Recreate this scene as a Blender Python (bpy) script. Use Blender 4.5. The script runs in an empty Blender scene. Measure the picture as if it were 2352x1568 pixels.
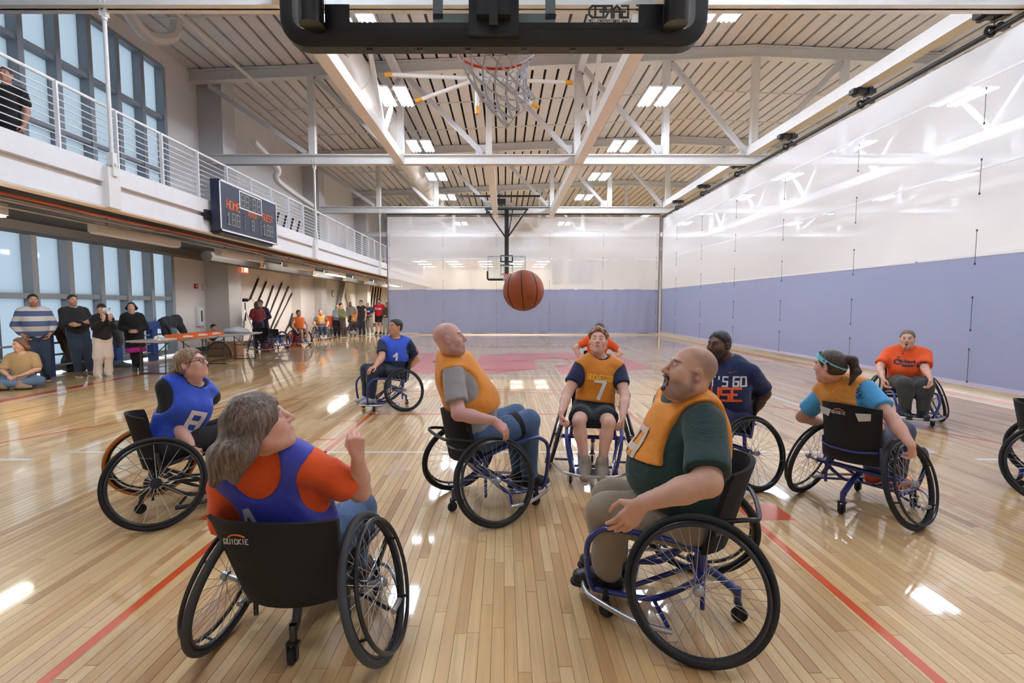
import bpy, math, random
import numpy as np
from mathutils import Vector, Matrix
from mathutils.bvhtree import BVHTree
random.seed(5); RNG = np.random.default_rng(5)
scene = bpy.context.scene
COL = scene.collection
PI = math.pi

# ------------------------------------------------------------------ camera, world, exposure
F_PX, CX, CY, CAM_H = 1150.0, 1158.0, 784.0, 1.51
PITCH = math.atan(83 / F_PX)
cam_d = bpy.data.cameras.new('camera'); cam = bpy.data.objects.new('camera', cam_d); COL.objects.link(cam)
cam_d.sensor_width = 36.0; cam_d.lens = 36.0 * F_PX / 2352; cam_d.shift_x = 18 / 2352
cam_d.clip_start = 0.05; cam_d.clip_end = 200
cam.location = (0, 0, CAM_H); cam.rotation_euler = (PI / 2 - PITCH, 0, 0)
scene.camera = cam
world = bpy.data.worlds.new('dusk_sky'); scene.world = world; world.use_nodes = True
bg = world.node_tree.nodes['Background']; bg.inputs[0].default_value = (0.65, 0.73, 0.83, 1); bg.inputs[1].default_value = 0.62
scene.view_settings.view_transform = 'Standard'; scene.view_settings.look = 'None'
scene.view_settings.gamma = 1.0; scene.view_settings.use_curve_mapping = False
scene.view_settings.exposure = 1.93
TUBE_E, STRIP_E = 30.0, 26.0          # emission of the ceiling tubes and of the strip lights under the balcony
scene.cycles.use_denoising = True
scene.cycles.use_adaptive_sampling = True; scene.cycles.adaptive_threshold = 0.025
scene.cycles.max_bounces = 7; scene.cycles.diffuse_bounces = 3; scene.cycles.glossy_bounces = 3
scene.cycles.transmission_bounces = 4; scene.cycles.transparent_max_bounces = 8
scene.cycles.sample_clamp_indirect = 6.0; scene.cycles.caustics_reflective = False; scene.cycles.caustics_refractive = False

# ------------------------------------------------------------------ measuring from the photograph
def ray(u, v):
    x = (u - CX) / F_PX; y = -(v - CY) / F_PX
    cp, sp = math.cos(PITCH), math.sin(PITCH)
    return np.array([x, cp + y * sp, -sp + y * cp])
CAMP = np.array([0, 0, CAM_H])
def fl(u, v, z=0.0):
    d = ray(u, v); return CAMP + d * ((z - CAM_H) / d[2])
def at(u, v, Y):
    d = ray(u, v); return CAMP + d * (Y / d[1])
def atx(u, v, X):
    d = ray(u, v); return CAMP + d * (X / d[0])
def reach(p, u, v, L, near=True):
    d = ray(u, v); d = d / np.linalg.norm(d); p = np.asarray(p, float)
    b = np.dot(p - CAMP, d); perp2 = np.dot(p - CAMP, p - CAMP) - b * b; h = L * L - perp2
    if h <= 0:
        q = CAMP + d * b; w = q - p; return p + w / np.linalg.norm(w) * L
    s = math.sqrt(h); return CAMP + d * (b - s if near else b + s)
def unit(v):
    v = np.asarray(v, float); return v / (np.linalg.norm(v) + 1e-12)

# ------------------------------------------------------------------ materials
def lin(c):
    def f(x):
        x = x / 255.0; return x / 12.92 if x <= 0.04045 else ((x + 0.055) / 1.055) ** 2.4
    return (f(c[0]), f(c[1]), f(c[2]), 1.0)
_mats = {}
def M(name, col=(200, 200, 200), rough=0.6, metal=0.0, spec=0.5, var=0.0, vscale=6.0, bump=0.0, bscale=200.0, coat=0.0, attr=None, sheen=0.0, alpha=1.0, emit=0.0):
    if name in _mats: return _mats[name]
    m = bpy.data.materials.new(name); m.use_nodes = True; nt = m.node_tree; b = nt.nodes['Principled BSDF']
    c = lin(col); b.inputs['Base Color'].default_value = c; b.inputs['Roughness'].default_value = rough
    b.inputs['Metallic'].default_value = metal; b.inputs['Specular IOR Level'].default_value = spec
    if coat: b.inputs['Coat Weight'].default_value = coat; b.inputs['Coat Roughness'].default_value = 0.08
    if sheen: b.inputs['Sheen Weight'].default_value = sheen
    if alpha < 1: b.inputs['Alpha'].default_value = alpha
    if emit: b.inputs['Emission Color'].default_value = c; b.inputs['Emission Strength'].default_value = emit
    src = None
    if attr:
        a = nt.nodes.new('ShaderNodeAttribute'); a.attribute_name = attr; src = a.outputs['Color']; nt.links.new(src, b.inputs['Base Color'])
    if var or bump:
        tc = nt.nodes.new('ShaderNodeTexCoord')
    if var:
        n = nt.nodes.new('ShaderNodeTexNoise'); n.inputs['Scale'].default_value = vscale; n.inputs['Detail'].default_value = 4
        nt.links.new(tc.outputs['Object'], n.inputs['Vector'])
        mr = nt.nodes.new('ShaderNodeMapRange'); mr.inputs[1].default_value = 0.3; mr.inputs[2].default_value = 0.7; mr.inputs[3].default_value = 1 - var; mr.inputs[4].default_value = 1 + var
        nt.links.new(n.outputs['Fac'], mr.inputs[0])
        mx = nt.nodes.new('ShaderNodeMix'); mx.data_type = 'RGBA'; mx.blend_type = 'MULTIPLY'; mx.inputs[0].default_value = 1
        if src is not None: nt.links.new(src, mx.inputs[6])
        else: mx.inputs[6].default_value = c
        cr = nt.nodes.new('ShaderNodeCombineColor')
        for i in range(3): nt.links.new(mr.outputs[0], cr.inputs[i])
        nt.links.new(cr.outputs[0], mx.inputs[7]); nt.links.new(mx.outputs[2], b.inputs['Base Color'])
    if bump:
        n2 = nt.nodes.new('ShaderNodeTexNoise'); n2.inputs['Scale'].default_value = bscale; n2.inputs['Detail'].default_value = 3
        nt.links.new(tc.outputs['Object'], n2.inputs['Vector'])
        bp = nt.nodes.new('ShaderNodeBump'); bp.inputs['Strength'].default_value = bump; bp.inputs['Distance'].default_value = 0.004
        nt.links.new(n2.outputs['Fac'], bp.inputs['Height']); nt.links.new(bp.outputs[0], b.inputs['Normal'])
    _mats[name] = m; return m
def emitter(name, col, strength):
    if name in _mats: return _mats[name]
    m = bpy.data.materials.new(name); m.use_nodes = True; nt = m.node_tree; nt.nodes.clear()
    e = nt.nodes.new('ShaderNodeEmission'); e.inputs[0].default_value = lin(col); e.inputs[1].default_value = strength
    o = nt.nodes.new('ShaderNodeOutputMaterial'); nt.links.new(e.outputs[0], o.inputs[0]); _mats[name] = m; return m

# ------------------------------------------------------------------ mesh building
class MB:
    def __init__(s): s.v = []; s.f = []; s.mi = []; s.n = 0
    def add(s, V, Fc, mi=0):
        V = np.asarray(V, float).reshape(-1, 3); k = s.n; s.v.append(V); s.n += len(V)
        for f in Fc: s.f.append(tuple(int(i) + k for i in f)); s.mi.append(mi)
        return s
    def box(s, c, size, R=None, mi=0):
        hx, hy, hz = [a / 2 for a in size]
        V = np.array([(x, y, z) for x in (-hx, hx) for y in (-hy, hy) for z in (-hz, hz)])
        if R is not None: V = V @ np.asarray(R).T
        return s.add(V + np.asarray(c), [(0, 1, 3, 2), (4, 6, 7, 5), (0, 4, 5, 1), (2, 3, 7, 6), (0, 2, 6, 4), (1, 5, 7, 3)], mi)
    def box2(s, lo, hi, mi=0):
        lo, hi = np.asarray(lo, float), np.asarray(hi, float); return s.box((lo + hi) / 2, hi - lo, None, mi)
    def bar(s, a, b, w, h, up=(0, 0, 1), mi=0):
        a, b = np.asarray(a, float), np.asarray(b, float); d = b - a; L = np.linalg.norm(d); d /= L
        if abs(np.dot(d, up)) > 0.98: up = (0, 1, 0)
        x = unit(np.cross(up, d)); z = np.cross(d, x)
        return s.box((a + b) / 2, (w, L, h), np.stack([x, d, z], 1), mi)
    def tube(s, pts, r, n=8, closed=False, smooth=0, mi=0, cap=True):
        P = np.asarray(pts, float)
        if smooth: P = catmull(P, smooth, closed)
        m = len(P); rr = np.broadcast_to(np.asarray(r, float), (m,)) if not np.isscalar(r) and len(np.atleast_1d(r)) == m else np.full(m, float(np.atleast_1d(r)[0]))
        if closed: T = np.roll(P, -1, 0) - np.roll(P, 1, 0)
        else: T = np.gradient(P, axis=0)
        T /= np.linalg.norm(T, axis=1)[:, None] + 1e-12
        ref = np.array([0, 0, 1.0]) if abs(T[0][2]) < 0.9 else np.array([1.0, 0, 0])
        N = unit(np.cross(T[0], ref)); V = []
        ang = np.arange(n) * 2 * PI / n
        for i in range(m):
            N = unit(N - T[i] * np.dot(N, T[i])); B = np.cross(T[i], N)
            V.append(P[i] + rr[i] * (np.cos(ang)[:, None] * N + np.sin(ang)[:, None] * B))
        Fc = []
        for i in range(m if closed else m - 1):
            j = (i + 1) % m
            for k in range(n): Fc.append((i * n + k, i * n + (k + 1) % n, j * n + (k + 1) % n, j * n + k))
        if not closed and cap: Fc.append(tuple(range(n - 1, -1, -1))); Fc.append(tuple((m - 1) * n + k for k in range(n)))
        return s.add(np.concatenate(V), Fc, mi)
    def lathe(s, prof, c=(0, 0, 0), axis=(0, 0, 1), n=16, mi=0):
        ax = unit(axis); x = unit(np.cross(ax, (0, 1, 0) if abs(ax[1]) < 0.9 else (1, 0, 0))); y = np.cross(ax, x)
        V = []; c = np.asarray(c, float); m = len(prof)
        for r, h in prof:
            for k in range(n):
                a = 2 * PI * k / n; V.append(c + ax * h + r * (math.cos(a) * x + math.sin(a) * y))
        Fc = [(i * n + k, i * n + (k + 1) % n, (i + 1) * n + (k + 1) % n, (i + 1) * n + k) for i in range(m - 1) for k in range(n)]
        Fc += [tuple(range(n - 1, -1, -1)), tuple((m - 1) * n + k for k in range(n))]
        return s.add(V, Fc, mi)
    def ring(s, c, axis, R, r, n=48, k=8, mi=0, flat=1.0):
        ax = unit(axis); x = unit(np.cross(ax, (0, 0, 1) if abs(ax[2]) < 0.9 else (1, 0, 0))); y = np.cross(ax, x); c = np.asarray(c, float)
        V = []
        for i in range(n):
            a = 2 * PI * i / n; d = math.cos(a) * x + math.sin(a) * y
            for j in range(k):
                b = 2 * PI * j / k; V.append(c + d * (R + r * math.cos(b)) + ax * r * flat * math.sin(b))
        Fc = [(i * k + j, ((i + 1) % n) * k + j, ((i + 1) % n) * k + (j + 1) % k, i * k + (j + 1) % k) for i in range(n) for j in range(k)]
        return s.add(V, Fc, mi)
    def ball(s, c, r, n=12, m=8, R=None, mi=0):
        r = np.broadcast_to(np.asarray(r, float), (3,)); V = [(0, 0, 1)]
        for i in range(1, m):
            t = PI * i / m
            for k in range(n): V.append((math.sin(t) * math.cos(2 * PI * k / n), math.sin(t) * math.sin(2 * PI * k / n), math.cos(t)))
        V.append((0, 0, -1)); V = np.array(V) * r
        if R is not None: V = V @ np.asarray(R).T
        Fc = [(0, 1 + k, 1 + (k + 1) % n) for k in range(n)]
        for i in range(m - 2):
            for k in range(n): Fc.append((1 + i * n + k, 1 + (i + 1) * n + k, 1 + (i + 1) * n + (k + 1) % n, 1 + i * n + (k + 1) % n))
        L = 1 + (m - 1) * n
        Fc += [(L, 1 + (m - 2) * n + (k + 1) % n, 1 + (m - 2) * n + k) for k in range(n)]
        return s.add(V + np.asarray(c), Fc, mi)
    def poly(s, pts, thick=0.0, mi=0):          # flat polygon in xy, extruded by thick along z
        P = np.asarray(pts, float); n = len(P)
        if not thick: return s.add(P, [tuple(range(n))], mi)
        Q = P + np.array([0, 0, thick])
        Fc = [tuple(range(n - 1, -1, -1)), tuple(range(n, 2 * n))] + [(i, (i + 1) % n, n + (i + 1) % n, n + i) for i in range(n)]
        return s.add(np.concatenate([P, Q]), Fc, mi)
    def mesh(s, name, mats, smooth=True):
        me = bpy.data.meshes.new(name); V = np.concatenate(s.v) if s.v else np.zeros((0, 3))
        me.from_pydata(V.tolist(), [], s.f)
        for m in (mats if isinstance(mats, (list, tuple)) else [mats]): me.materials.append(m)
        if any(s.mi): me.polygons.foreach_set('material_index', s.mi)
        if smooth:
            me.polygons.foreach_set('use_smooth', [True] * len(me.polygons))
            try: me.set_sharp_from_angle(angle=math.radians(42))
            except Exception: pass
        me.update(); return me
def catmull(P, k, closed=False):
    P = np.asarray(P, float); n = len(P); out = []
    for i in range(n if closed else n - 1):
        p0 = P[(i - 1) % n] if closed or i > 0 else 2 * P[0] - P[1]
        p1 = P[i]; p2 = P[(i + 1) % n]
        p3 = P[(i + 2) % n] if closed or i + 2 < n else 2 * P[-1] - P[-2]
        for t in np.arange(k) / k:
            out.append(0.5 * (2 * p1 + (p2 - p0) * t + (2 * p0 - 5 * p1 + 4 * p2 - p3) * t * t + (3 * p1 - p0 - 3 * p2 + p3) * t ** 3))
    if not closed: out.append(P[-1])
    return np.array(out)
def link(name, data, parent=None, loc=None, rot=None, label=None, cat=None, group=None, kind=None):
    o = bpy.data.objects.new(name, data); COL.objects.link(o)
    if parent is not None: o.parent = parent
    if loc is not None: o.location = [float(a) for a in loc]
    if rot is not None: o.rotation_euler = rot
    if label: o['label'] = label
    if cat: o['category'] = cat
    if group: o['group'] = group
    if kind: o['kind'] = kind
    return o
def obj(name, mb, mat, parent=None, smooth=True, **k): return link(name, mb.mesh(name, mat, smooth), parent, **k)
def empty(name, loc=(0, 0, 0), rz=0.0, **k):
    o = link(name, None, loc=loc, rot=(0, 0, rz), **k); o.empty_display_size = 0.1; return o

# stroke lettering: x 0..2, y 0..4
GL = {'A': '00-03-14-23-20 02-22', 'B': '00-04-14-23-12-02 12-21-10-00', 'C': '23-14-04-00-20-21', 'D': '00-04-14-23-21-10-00', 'E': '24-04-00-20 02-12',
      'F': '24-04-00 02-12', 'G': '24-04-00-20-22-12', 'H': '00-04 20-24 02-22', 'I': '10-14', 'K': '00-04 24-02-20', 'L': '04-00-20', 'M': '00-04-12-24-20',
      'N': '00-04-20-24', 'O': '00-04-24-20-00', 'P': '00-04-24-22-02', 'R': '00-04-24-22-02 12-20', 'S': '24-04-02-22-20-00', 'T': '04-24 14-10', 'U': '04-00-20-24',
      'V': '04-10-24', 'W': '04-00-12-20-24', 'X': '00-24 04-20', 'Y': '04-12-24 12-10', 'Q': '00-04-24-20-00 11-20', '0': '00-04-24-20-00', '1': '03-14-10 00-20', '2': '04-24-22-02-00-20',
      '3': '04-24-20-00 02-22', '4': '04-02-22 24-20', '5': '24-04-02-22-20-00', '7': '04-24-10', '8': '00-04-24-20-00 02-22', '9': '22-02-04-24-20-00', "'": '14-13', ':': '', '.': '10-11',
      'a': '02-22-20-00-01-21', 'd': '24-20-00-02-22', 'p': '0!-02-22-20-00', 't': '14-10-20 02-22', 'i': '10-12', 'v': '02-10-22', 'e': '20-00-02-22-21-01', 's': '22-02-01-21-20-00', 'o': '00-02-22-20-00', 'r': '00-02-22'}
def strokes(text, h, w=None, gap=0.35, bold=0.16, center=True):
    """text as a list of quads (4x2 arrays, x right, y up) made of short ribbon pieces"""
    w = w or h * 0.55; x = 0.0; Q = []
    for ch in text:
        if ch == ' ': x += w * 0.8; continue
        if ch == ':':
            for yy in (0.25, 0.7): Q.append(np.array([(x, yy * h), (x + bold * h, yy * h), (x + bold * h, (yy + .14) * h), (x, (yy + .14) * h)]))
            x += w * (gap + .4); continue
        for pl in GL.get(ch, '').split():
            P = [np.array([int(p[0]) / 2 * w, (-1 if p[1] == '!' else int(p[1])) / 4 * h]) for p in pl.split('-')]
            for a, b in zip(P[:-1], P[1:]):
                d = b - a; L = np.linalg.norm(d); d = d / L; nrm = np.array([-d[1], d[0]]) * bold * h / 2
                a2, b2 = a - d * bold * h / 2, b + d * bold * h / 2; k = max(1, int(np.linalg.norm(b2 - a2) / 0.025))
                for i in range(k):
                    p, q = a2 + (b2 - a2) * i / k, a2 + (b2 - a2) * (i + 1) / k
                    Q.append(np.array([p - nrm, q - nrm, q + nrm, p + nrm]) + (x, 0))
        x += w * (1 + gap)
    if Q and center:
        A = np.concatenate(Q); c = (A.min(0) + A.max(0)) / 2; Q = [q - c for q in Q]
    return Q
def text_mb(text, origin, right, up, h, off=0.0, **k):
    mb = MB(); o = np.asarray(origin, float); r, u = unit(right), unit(up); n = np.cross(r, u)
    for q in strokes(text, h, **k): mb.add([o + p[0] * r + p[1] * u + n * off for p in q], [(0, 1, 2, 3)])
    return mb
# ------------------------------------------------------------------ the hall
XL, XR, YB, YF, XRIDGE = -10.0, 25.7, -3.2, 45.0, 8.0
def roof_z(x): return 9.72 - 0.0424 * abs(x - XRIDGE)
WALL = M('wall_paint', (232, 227, 224), 0.75, var=0.03, vscale=1.2, bump=0.05, bscale=60)
WHITE_STEEL = M('white_steel', (232, 229, 224), 0.45, var=0.02)
GREY_STEEL = M('grey_steel', (214, 212, 210), 0.5, var=0.03)
DECK = M('roof_deck_paint', (234, 229, 225), 0.65, var=0.03, vscale=2)
DARK = M('dark_void', (44, 40, 38), 0.9)
FASCIA = M('balcony_white', (240, 241, 243), 0.5, var=0.02)
FASCIA_SHADE = M('balcony_ledge_shade', (224, 208, 192), 0.6)  # beige shadow on the white balcony put into this tan colour
BLACK_STEEL = M('black_steel', (22, 22, 24), 0.4)
RUBBER = M('black_rubber', (30, 30, 32), 0.65)
CHROME = M('chrome', (205, 205, 210), 0.2, metal=1.0)
ALU = M('aluminium_mullion', (150, 156, 164), 0.5)

def wood_mat(name, slab):
    m = bpy.data.materials.new(name); m.use_nodes = True; nt = m.node_tree; b = nt.nodes['Principled BSDF']; N = nt.nodes.new; Lk = nt.links.new
    g = N('ShaderNodeNewGeometry'); mp = N('ShaderNodeMapping'); mp.inputs['Scale'].default_value = (26, 1.3, 1); Lk(g.outputs['Position'], mp.inputs[0])
    tone = None
    if slab:
        sep = N('ShaderNodeSeparateXYZ'); Lk(g.outputs['Position'], sep.inputs[0])
        d = N('ShaderNodeMath'); d.operation = 'DIVIDE'; d.inputs[1].default_value = 0.057; Lk(sep.outputs[0], d.inputs[0])
        fx = N('ShaderNodeMath'); fx.operation = 'FLOOR'; Lk(d.outputs[0], fx.inputs[0])
        wn = N('ShaderNodeTexWhiteNoise'); wn.noise_dimensions = '1D'; Lk(fx.outputs[0], wn.inputs['W'])
        a = N('ShaderNodeMath'); a.operation = 'MULTIPLY_ADD'; a.inputs[1].default_value = 1 / 0.85; Lk(sep.outputs[1], a.inputs[0])
        s5 = N('ShaderNodeMath'); s5.operation = 'MULTIPLY'; s5.inputs[1].default_value = 7.0; Lk(wn.outputs['Value'], s5.inputs[0]); Lk(s5.outputs[0], a.inputs[2])
        fy = N('ShaderNodeMath'); fy.operation = 'FLOOR'; Lk(a.outputs[0], fy.inputs[0])
        cb = N('ShaderNodeCombineXYZ'); Lk(fx.outputs[0], cb.inputs[0]); Lk(fy.outputs[0], cb.inputs[1])
        w2 = N('ShaderNodeTexWhiteNoise'); w2.noise_dimensions = '2D'; Lk(cb.outputs[0], w2.inputs['Vector']); tn_ = N('ShaderNodeMath'); tn_.operation = 'MULTIPLY_ADD'; tn_.inputs[1].default_value = .35; tn_.inputs[2].default_value = .35; Lk(w2.outputs['Value'], tn_.inputs[0]); tone = tn_.outputs[0]
    else:
        at_ = N('ShaderNodeAttribute'); at_.attribute_name = 'tone'; tone = at_.outputs['Fac']
    off = N('ShaderNodeVectorMath'); off.operation = 'ADD'; Lk(mp.outputs[0], off.inputs[0])
    sc = N('ShaderNodeVectorMath'); sc.operation = 'SCALE'; sc.inputs[0].default_value = (13, 57, 31); Lk(tone, sc.inputs['Scale']); Lk(sc.outputs[0], off.inputs[1])
    n = N('ShaderNodeTexNoise'); n.inputs['Scale'].default_value = 1.0; n.inputs['Detail'].default_value = 5; n.inputs['Distortion'].default_value = 1.2; Lk(off.outputs[0], n.inputs['Vector'])
    cr = N('ShaderNodeValToRGB'); e = cr.color_ramp.elements
    e[0].position = 0.0; e[0].color = lin((182, 136, 84)); e[1].position = 1.0; e[1].color = lin((234, 200, 144))
    for p, c in ((0.07, (200, 156, 102)), (0.22, (215, 174, 118)), (0.6, (224, 187, 132))): x = e.new(p); x.color = lin(c)
    Lk(tone, cr.inputs[0])
    mr = N('ShaderNodeMapRange'); mr.inputs[1].default_value = 0.3; mr.inputs[2].default_value = 0.72; mr.inputs[3].default_value = 0.87; mr.inputs[4].default_value = 1.08; Lk(n.outputs['Fac'], mr.inputs[0])
    c3 = N('ShaderNodeCombineColor'); [Lk(mr.outputs[0], c3.inputs[i]) for i in range(3)]
    mx = N('ShaderNodeMix'); mx.data_type = 'RGBA'; mx.blend_type = 'MULTIPLY'; mx.inputs[0].default_value = 1; Lk(cr.outputs[0], mx.inputs[6]); Lk(c3.outputs[0], mx.inputs[7])
    Lk(mx.outputs[2], b.inputs['Base Color']); b.inputs['Roughness'].default_value = 0.42
    b.inputs['Coat Weight'].default_value = 1.0; b.inputs['Coat Roughness'].default_value = 0.045; b.inputs['Coat IOR'].default_value = 1.55
    n3 = N('ShaderNodeTexNoise'); n3.inputs['Scale'].default_value = 1.0; mp3 = N('ShaderNodeMapping'); mp3.inputs['Scale'].default_value = (9, 0.7, 1); Lk(g.outputs['Position'], mp3.inputs[0]); Lk(mp3.outputs[0], n3.inputs['Vector'])
    bp = N('ShaderNodeBump'); bp.inputs['Strength'].default_value = 0.018; bp.inputs['Distance'].default_value = 0.01; Lk(n3.outputs['Fac'], bp.inputs['Height']); Lk(bp.outputs[0], b.inputs['Coat Normal'])
    return m
PLANK, SLAB = wood_mat('maple_plank', False), wood_mat('maple_far', True)

floor = obj('floor', MB().box2((XL, YB, -0.3), (XR, YF, -0.004)), SLAB, smooth=False, kind='structure')
# maple strips: the 300 that show largest are parts, the rest of the near floor is one joined part
PW = 0.057
boards = []
for i in range(-230, 231):
    x0 = i * PW; y = 1.15 + random.random() * 0.5 - 0.6
    while y < 12.5:
        L = random.choice((0.45, 0.6, 0.75, 0.9, 1.2, 1.5)); yc = y + L / 2
        if abs(x0) < 1.06 * (y + L) + 0.3 and y + L > 1.2 and x0 > XL and x0 < 12: boards.append((x0, y, L, random.random()))
        y += L
def score(b): return -(b[1] + b[2] / 2) - 0.25 * abs(b[0])
def board_mb(bs):
    mb = MB(); t = []
    for x0, y, L, tn in bs:
        g, bv = 0.0005, 0.0011; x1, y1 = x0 + PW - g, y + L - g; xa, ya = x0 + g, y + g
        V = [(xa, ya, -0.0045), (x1, ya, -0.0045), (x1, y1, -0.0045), (xa, y1, -0.0045), (xa + bv, ya + bv, 0), (x1 - bv, ya + bv, 0), (x1 - bv, y1 - bv, 0), (xa + bv, y1 - bv, 0)]
        mb.add(V, [(4, 5, 6, 7), (0, 1, 5, 4), (1, 2, 6, 5), (2, 3, 7, 6), (3, 0, 4, 7)]); t += [tn] * 8
    return mb, t
def tone_mesh(bs, name):
    mb, t = board_mb(bs); me = mb.mesh(name, PLANK, False); a = me.attributes.new('tone', 'FLOAT', 'POINT'); a.data.foreach_set('value', t); return me
boards.sort(key=score, reverse=True)
for b in boards[:300]: link('plank', tone_mesh([b], 'plank'), floor)
link('far_planks', tone_mesh(boards[300:], 'far_planks'), floor, kind='stuff')

PAINT_O = M('court_paint_orange', (212, 78, 14), 0.35, coat=1.0)
PAINT_P = M('court_paint_pink', (238, 98, 62), 0.35, coat=1.0)
PAINT_W = M('court_paint_white', (238, 236, 230), 0.35, coat=1.0)
LZ = 0.0012
def line(p, q, w, mat, name='court_line'):
    p, q = np.array([p[0], p[1], 0.]), np.array([q[0], q[1], 0.]); d = unit(q - p); n = np.array([-d[1], d[0], 0]) * w / 2
    obj(name, MB().poly([p - n, q - n, q + n, p + n] if np.cross(d, n)[2] > 0 else [p + n, q + n, q - n, p - n], LZ), mat, floor, smooth=False)
def arc(c, r, a0, a1, w, mat, n=40):
    A = np.linspace(a0, a1, n); mb = MB()
    V = [(c[0] + (r + s) * math.cos(a), c[1] + (r + s) * math.sin(a), z) for a in A for s in (-w / 2, w / 2) for z in (0, LZ)]
    F = []
    for i in range(n - 1):
        k = 4 * i; F += [(k + 1, k + 3, k + 7, k + 5), (k, k + 1, k + 5, k + 4), (k + 2, k + 6, k + 7, k + 3)]
    obj('court_line', mb.add(V, F), mat, floor, smooth=False)
CXT = -0.05; YFT = float(fl(1158, 951)[1]); YBD = 2.5; YMID = 13.5
LX = 1.83
for s in (-1, 1):
    line((CXT + s * (LX - .025), 0.9), (CXT + s * (LX - .025), YFT), 0.05, PAINT_O, 'lane_line')
    line((CXT + s * (LX - .025), 27 - YFT), (CXT + s * (LX - .025), 25.9), 0.05, PAINT_O, 'lane_line')
    for yy in (fl(760, 1009)[1], fl(815, 966.5)[1]): line((CXT + s * (LX + .03), yy), (CXT + s * (LX + .25), yy), 0.05, PAINT_O, 'lane_mark')
    a, b = fl(1704, 1158), fl(1704, 1194)
    obj('lane_block', MB().poly([(CXT + s * (LX + .03), b[1], 0), (CXT + s * (LX + .28), b[1], 0), (CXT + s * (LX + .28), a[1], 0), (CXT + s * (LX + .03), a[1], 0)][::s], LZ), PAINT_O, floor, smooth=False)
line((CXT - LX, YFT), (CXT + LX, YFT), 0.05, PAINT_O, 'lane_line'); line((CXT - LX, 27 - YFT), (CXT + LX, 27 - YFT), 0.05, PAINT_O, 'lane_line')
arc((CXT, YFT), LX, 0, PI, 0.045, PAINT_O); arc((CXT, 27 - YFT), LX, PI, 2 * PI, 0.045, PAINT_O)
arc((CXT, YBD + .38), 6.05, math.radians(-5), math.radians(185), 0.05, PAINT_O, 80); arc((CXT, 27 - YBD - .38), 6.05, math.radians(175), math.radians(365), 0.05, PAINT_O, 80)
line((-7.9, 13.5), (7.7, 13.5), 0.045, PAINT_O); arc((CXT, 13.5), 1.83, 0, 2 * PI, 0.045, PAINT_O, 60)
line((-7.95, 0.5), (-7.95, 26.5), 0.22, PAINT_O, 'sideline'); line((7.75, 0.5), (7.75, 26.5), 0.22, PAINT_P, 'sideline')
yv0, yv1, yva = fl(1158, 1038)[1], 23.0, fl(1158, 863)[1]
xa, xb = fl(165, 1038)[0], fl(2150, 1038)[0]
line((xa, yv0), (xb, yv0), 0.05, PAINT_W); line((xa, yv0), (xa, yv1), 0.05, PAINT_W); line((xb, yv0), (xb, yv1), 0.05, PAINT_W)
for v in (863, 808): y = fl(1158, v)[1]; line((xa, y), (xb, y), 0.05, PAINT_W)
for s, x in ((-1, xa), (1, xb)): line((x + s * .18, yv0 - .25), (x + s * .52, yv0 - .25), 0.06, PAINT_W, 'serving_mark')
SP = [(20, 210), (440, 95), (620, 97), (600, 135), (535, 182), (865, 183), (900, 118), (1130, 98), (1620, 98), (1920, 118), (2150, 212), (1640, 248), (1490, 248), (1440, 185), (1600, 185), (1600, 140), (1290, 140), (1320, 212), (1040, 246), (250, 246)]
sp = [fl(820 + x / 3.178, 780 + y / 3.178) for x, y in SP]
obj('centre_court_logo', MB().poly([(p[0], p[1], 0) for p in sp][::-1], LZ), PAINT_P, floor, smooth=False)

# walls
w = MB(); WT = 0.35
w.box2((XL - WT, 15.25, 0), (XL, YF, 9.4)); w.box2((XL - WT, YB, 0), (XL, 3.1, 9.4)); w.box2((XL - WT, 3.1, 8.42), (XL, 15.25, 9.4)); w.box2((XL - WT, 3.1, 3.2), (XL, 15.25, 3.75))
obj('wall_left', w, WALL, smooth=False, kind='structure')
FARW = M('far_wall_paint', (240, 232, 218), 0.7)
obj('wall_back', MB().box2((XL, YB - .3, 0), (XR, YB, 9.8)), WALL, smooth=False, kind='structure')
obj('wall_right', MB().box2((XR, YB, 0), (XR + .3, YF, 9.8)), FARW, smooth=False, kind='structure')
wf = obj('wall_far', MB().box2((XL, YF, 0), (XR, YF + .3, 9.8)), FARW, smooth=False, kind='structure')
obj('baseboard_left', MB().box2((XL, 15.3, 0), (XL + .03, YF, 0.14)), M('rubber_base', (70, 66, 64), 0.6), smooth=False, kind='structure')

def glazing(name, y0, n, dy, z0, z1, trans):
    root = link(name, None, kind='structure'); root.location = (XL, y0, z0)
    for k in range(n + 1):
        obj('mullion', MB().box((-.06, k * dy, (z1 - z0) / 2), (.34, .13, z1 - z0)), ALU, root, smooth=False)
    zs = [0.0] + [t - z0 for t in trans] + [z1 - z0]
    for t in zs: obj('transom', MB().box((-.07, n * dy / 2, t), (.3, n * dy, .11)), ALU, root, smooth=False)
    for k in range(n):
        for a, b in zip(zs[:-1], zs[1:]): obj('pane', MB().box((-.13, (k + .5) * dy, (a + b) / 2), (.02, dy - .12, b - a - .1)), FROST, root, smooth=False)
FROST = bpy.data.materials.new('frosted_glass'); FROST.use_nodes = True; nt = FROST.node_tree; nt.nodes.clear()
tr = nt.nodes.new('ShaderNodeBsdfTranslucent'); tr.inputs[0].default_value = (0.86, 0.93, 0.96, 1)
gl = nt.nodes.new('ShaderNodeBsdfGlossy'); gl.inputs['Roughness'].default_value = 0.06; fr = nt.nodes.new('ShaderNodeFresnel'); fr.inputs[0].default_value = 1.45
mx = nt.nodes.new('ShaderNodeMixShader'); o_ = nt.nodes.new('ShaderNodeOutputMaterial')
nt.links.new(fr.outputs[0], mx.inputs[0]); nt.links.new(tr.outputs[0], mx.inputs[1]); nt.links.new(gl.outputs[0], mx.inputs[2]); nt.links.new(mx.outputs[0], o_.inputs[0])
DYM = 0.883; Y0M = 10.52 - 8 * DYM + .13
glazing('window_1', Y0M, 13, DYM, 0.12, 3.2, [1.71])
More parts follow.
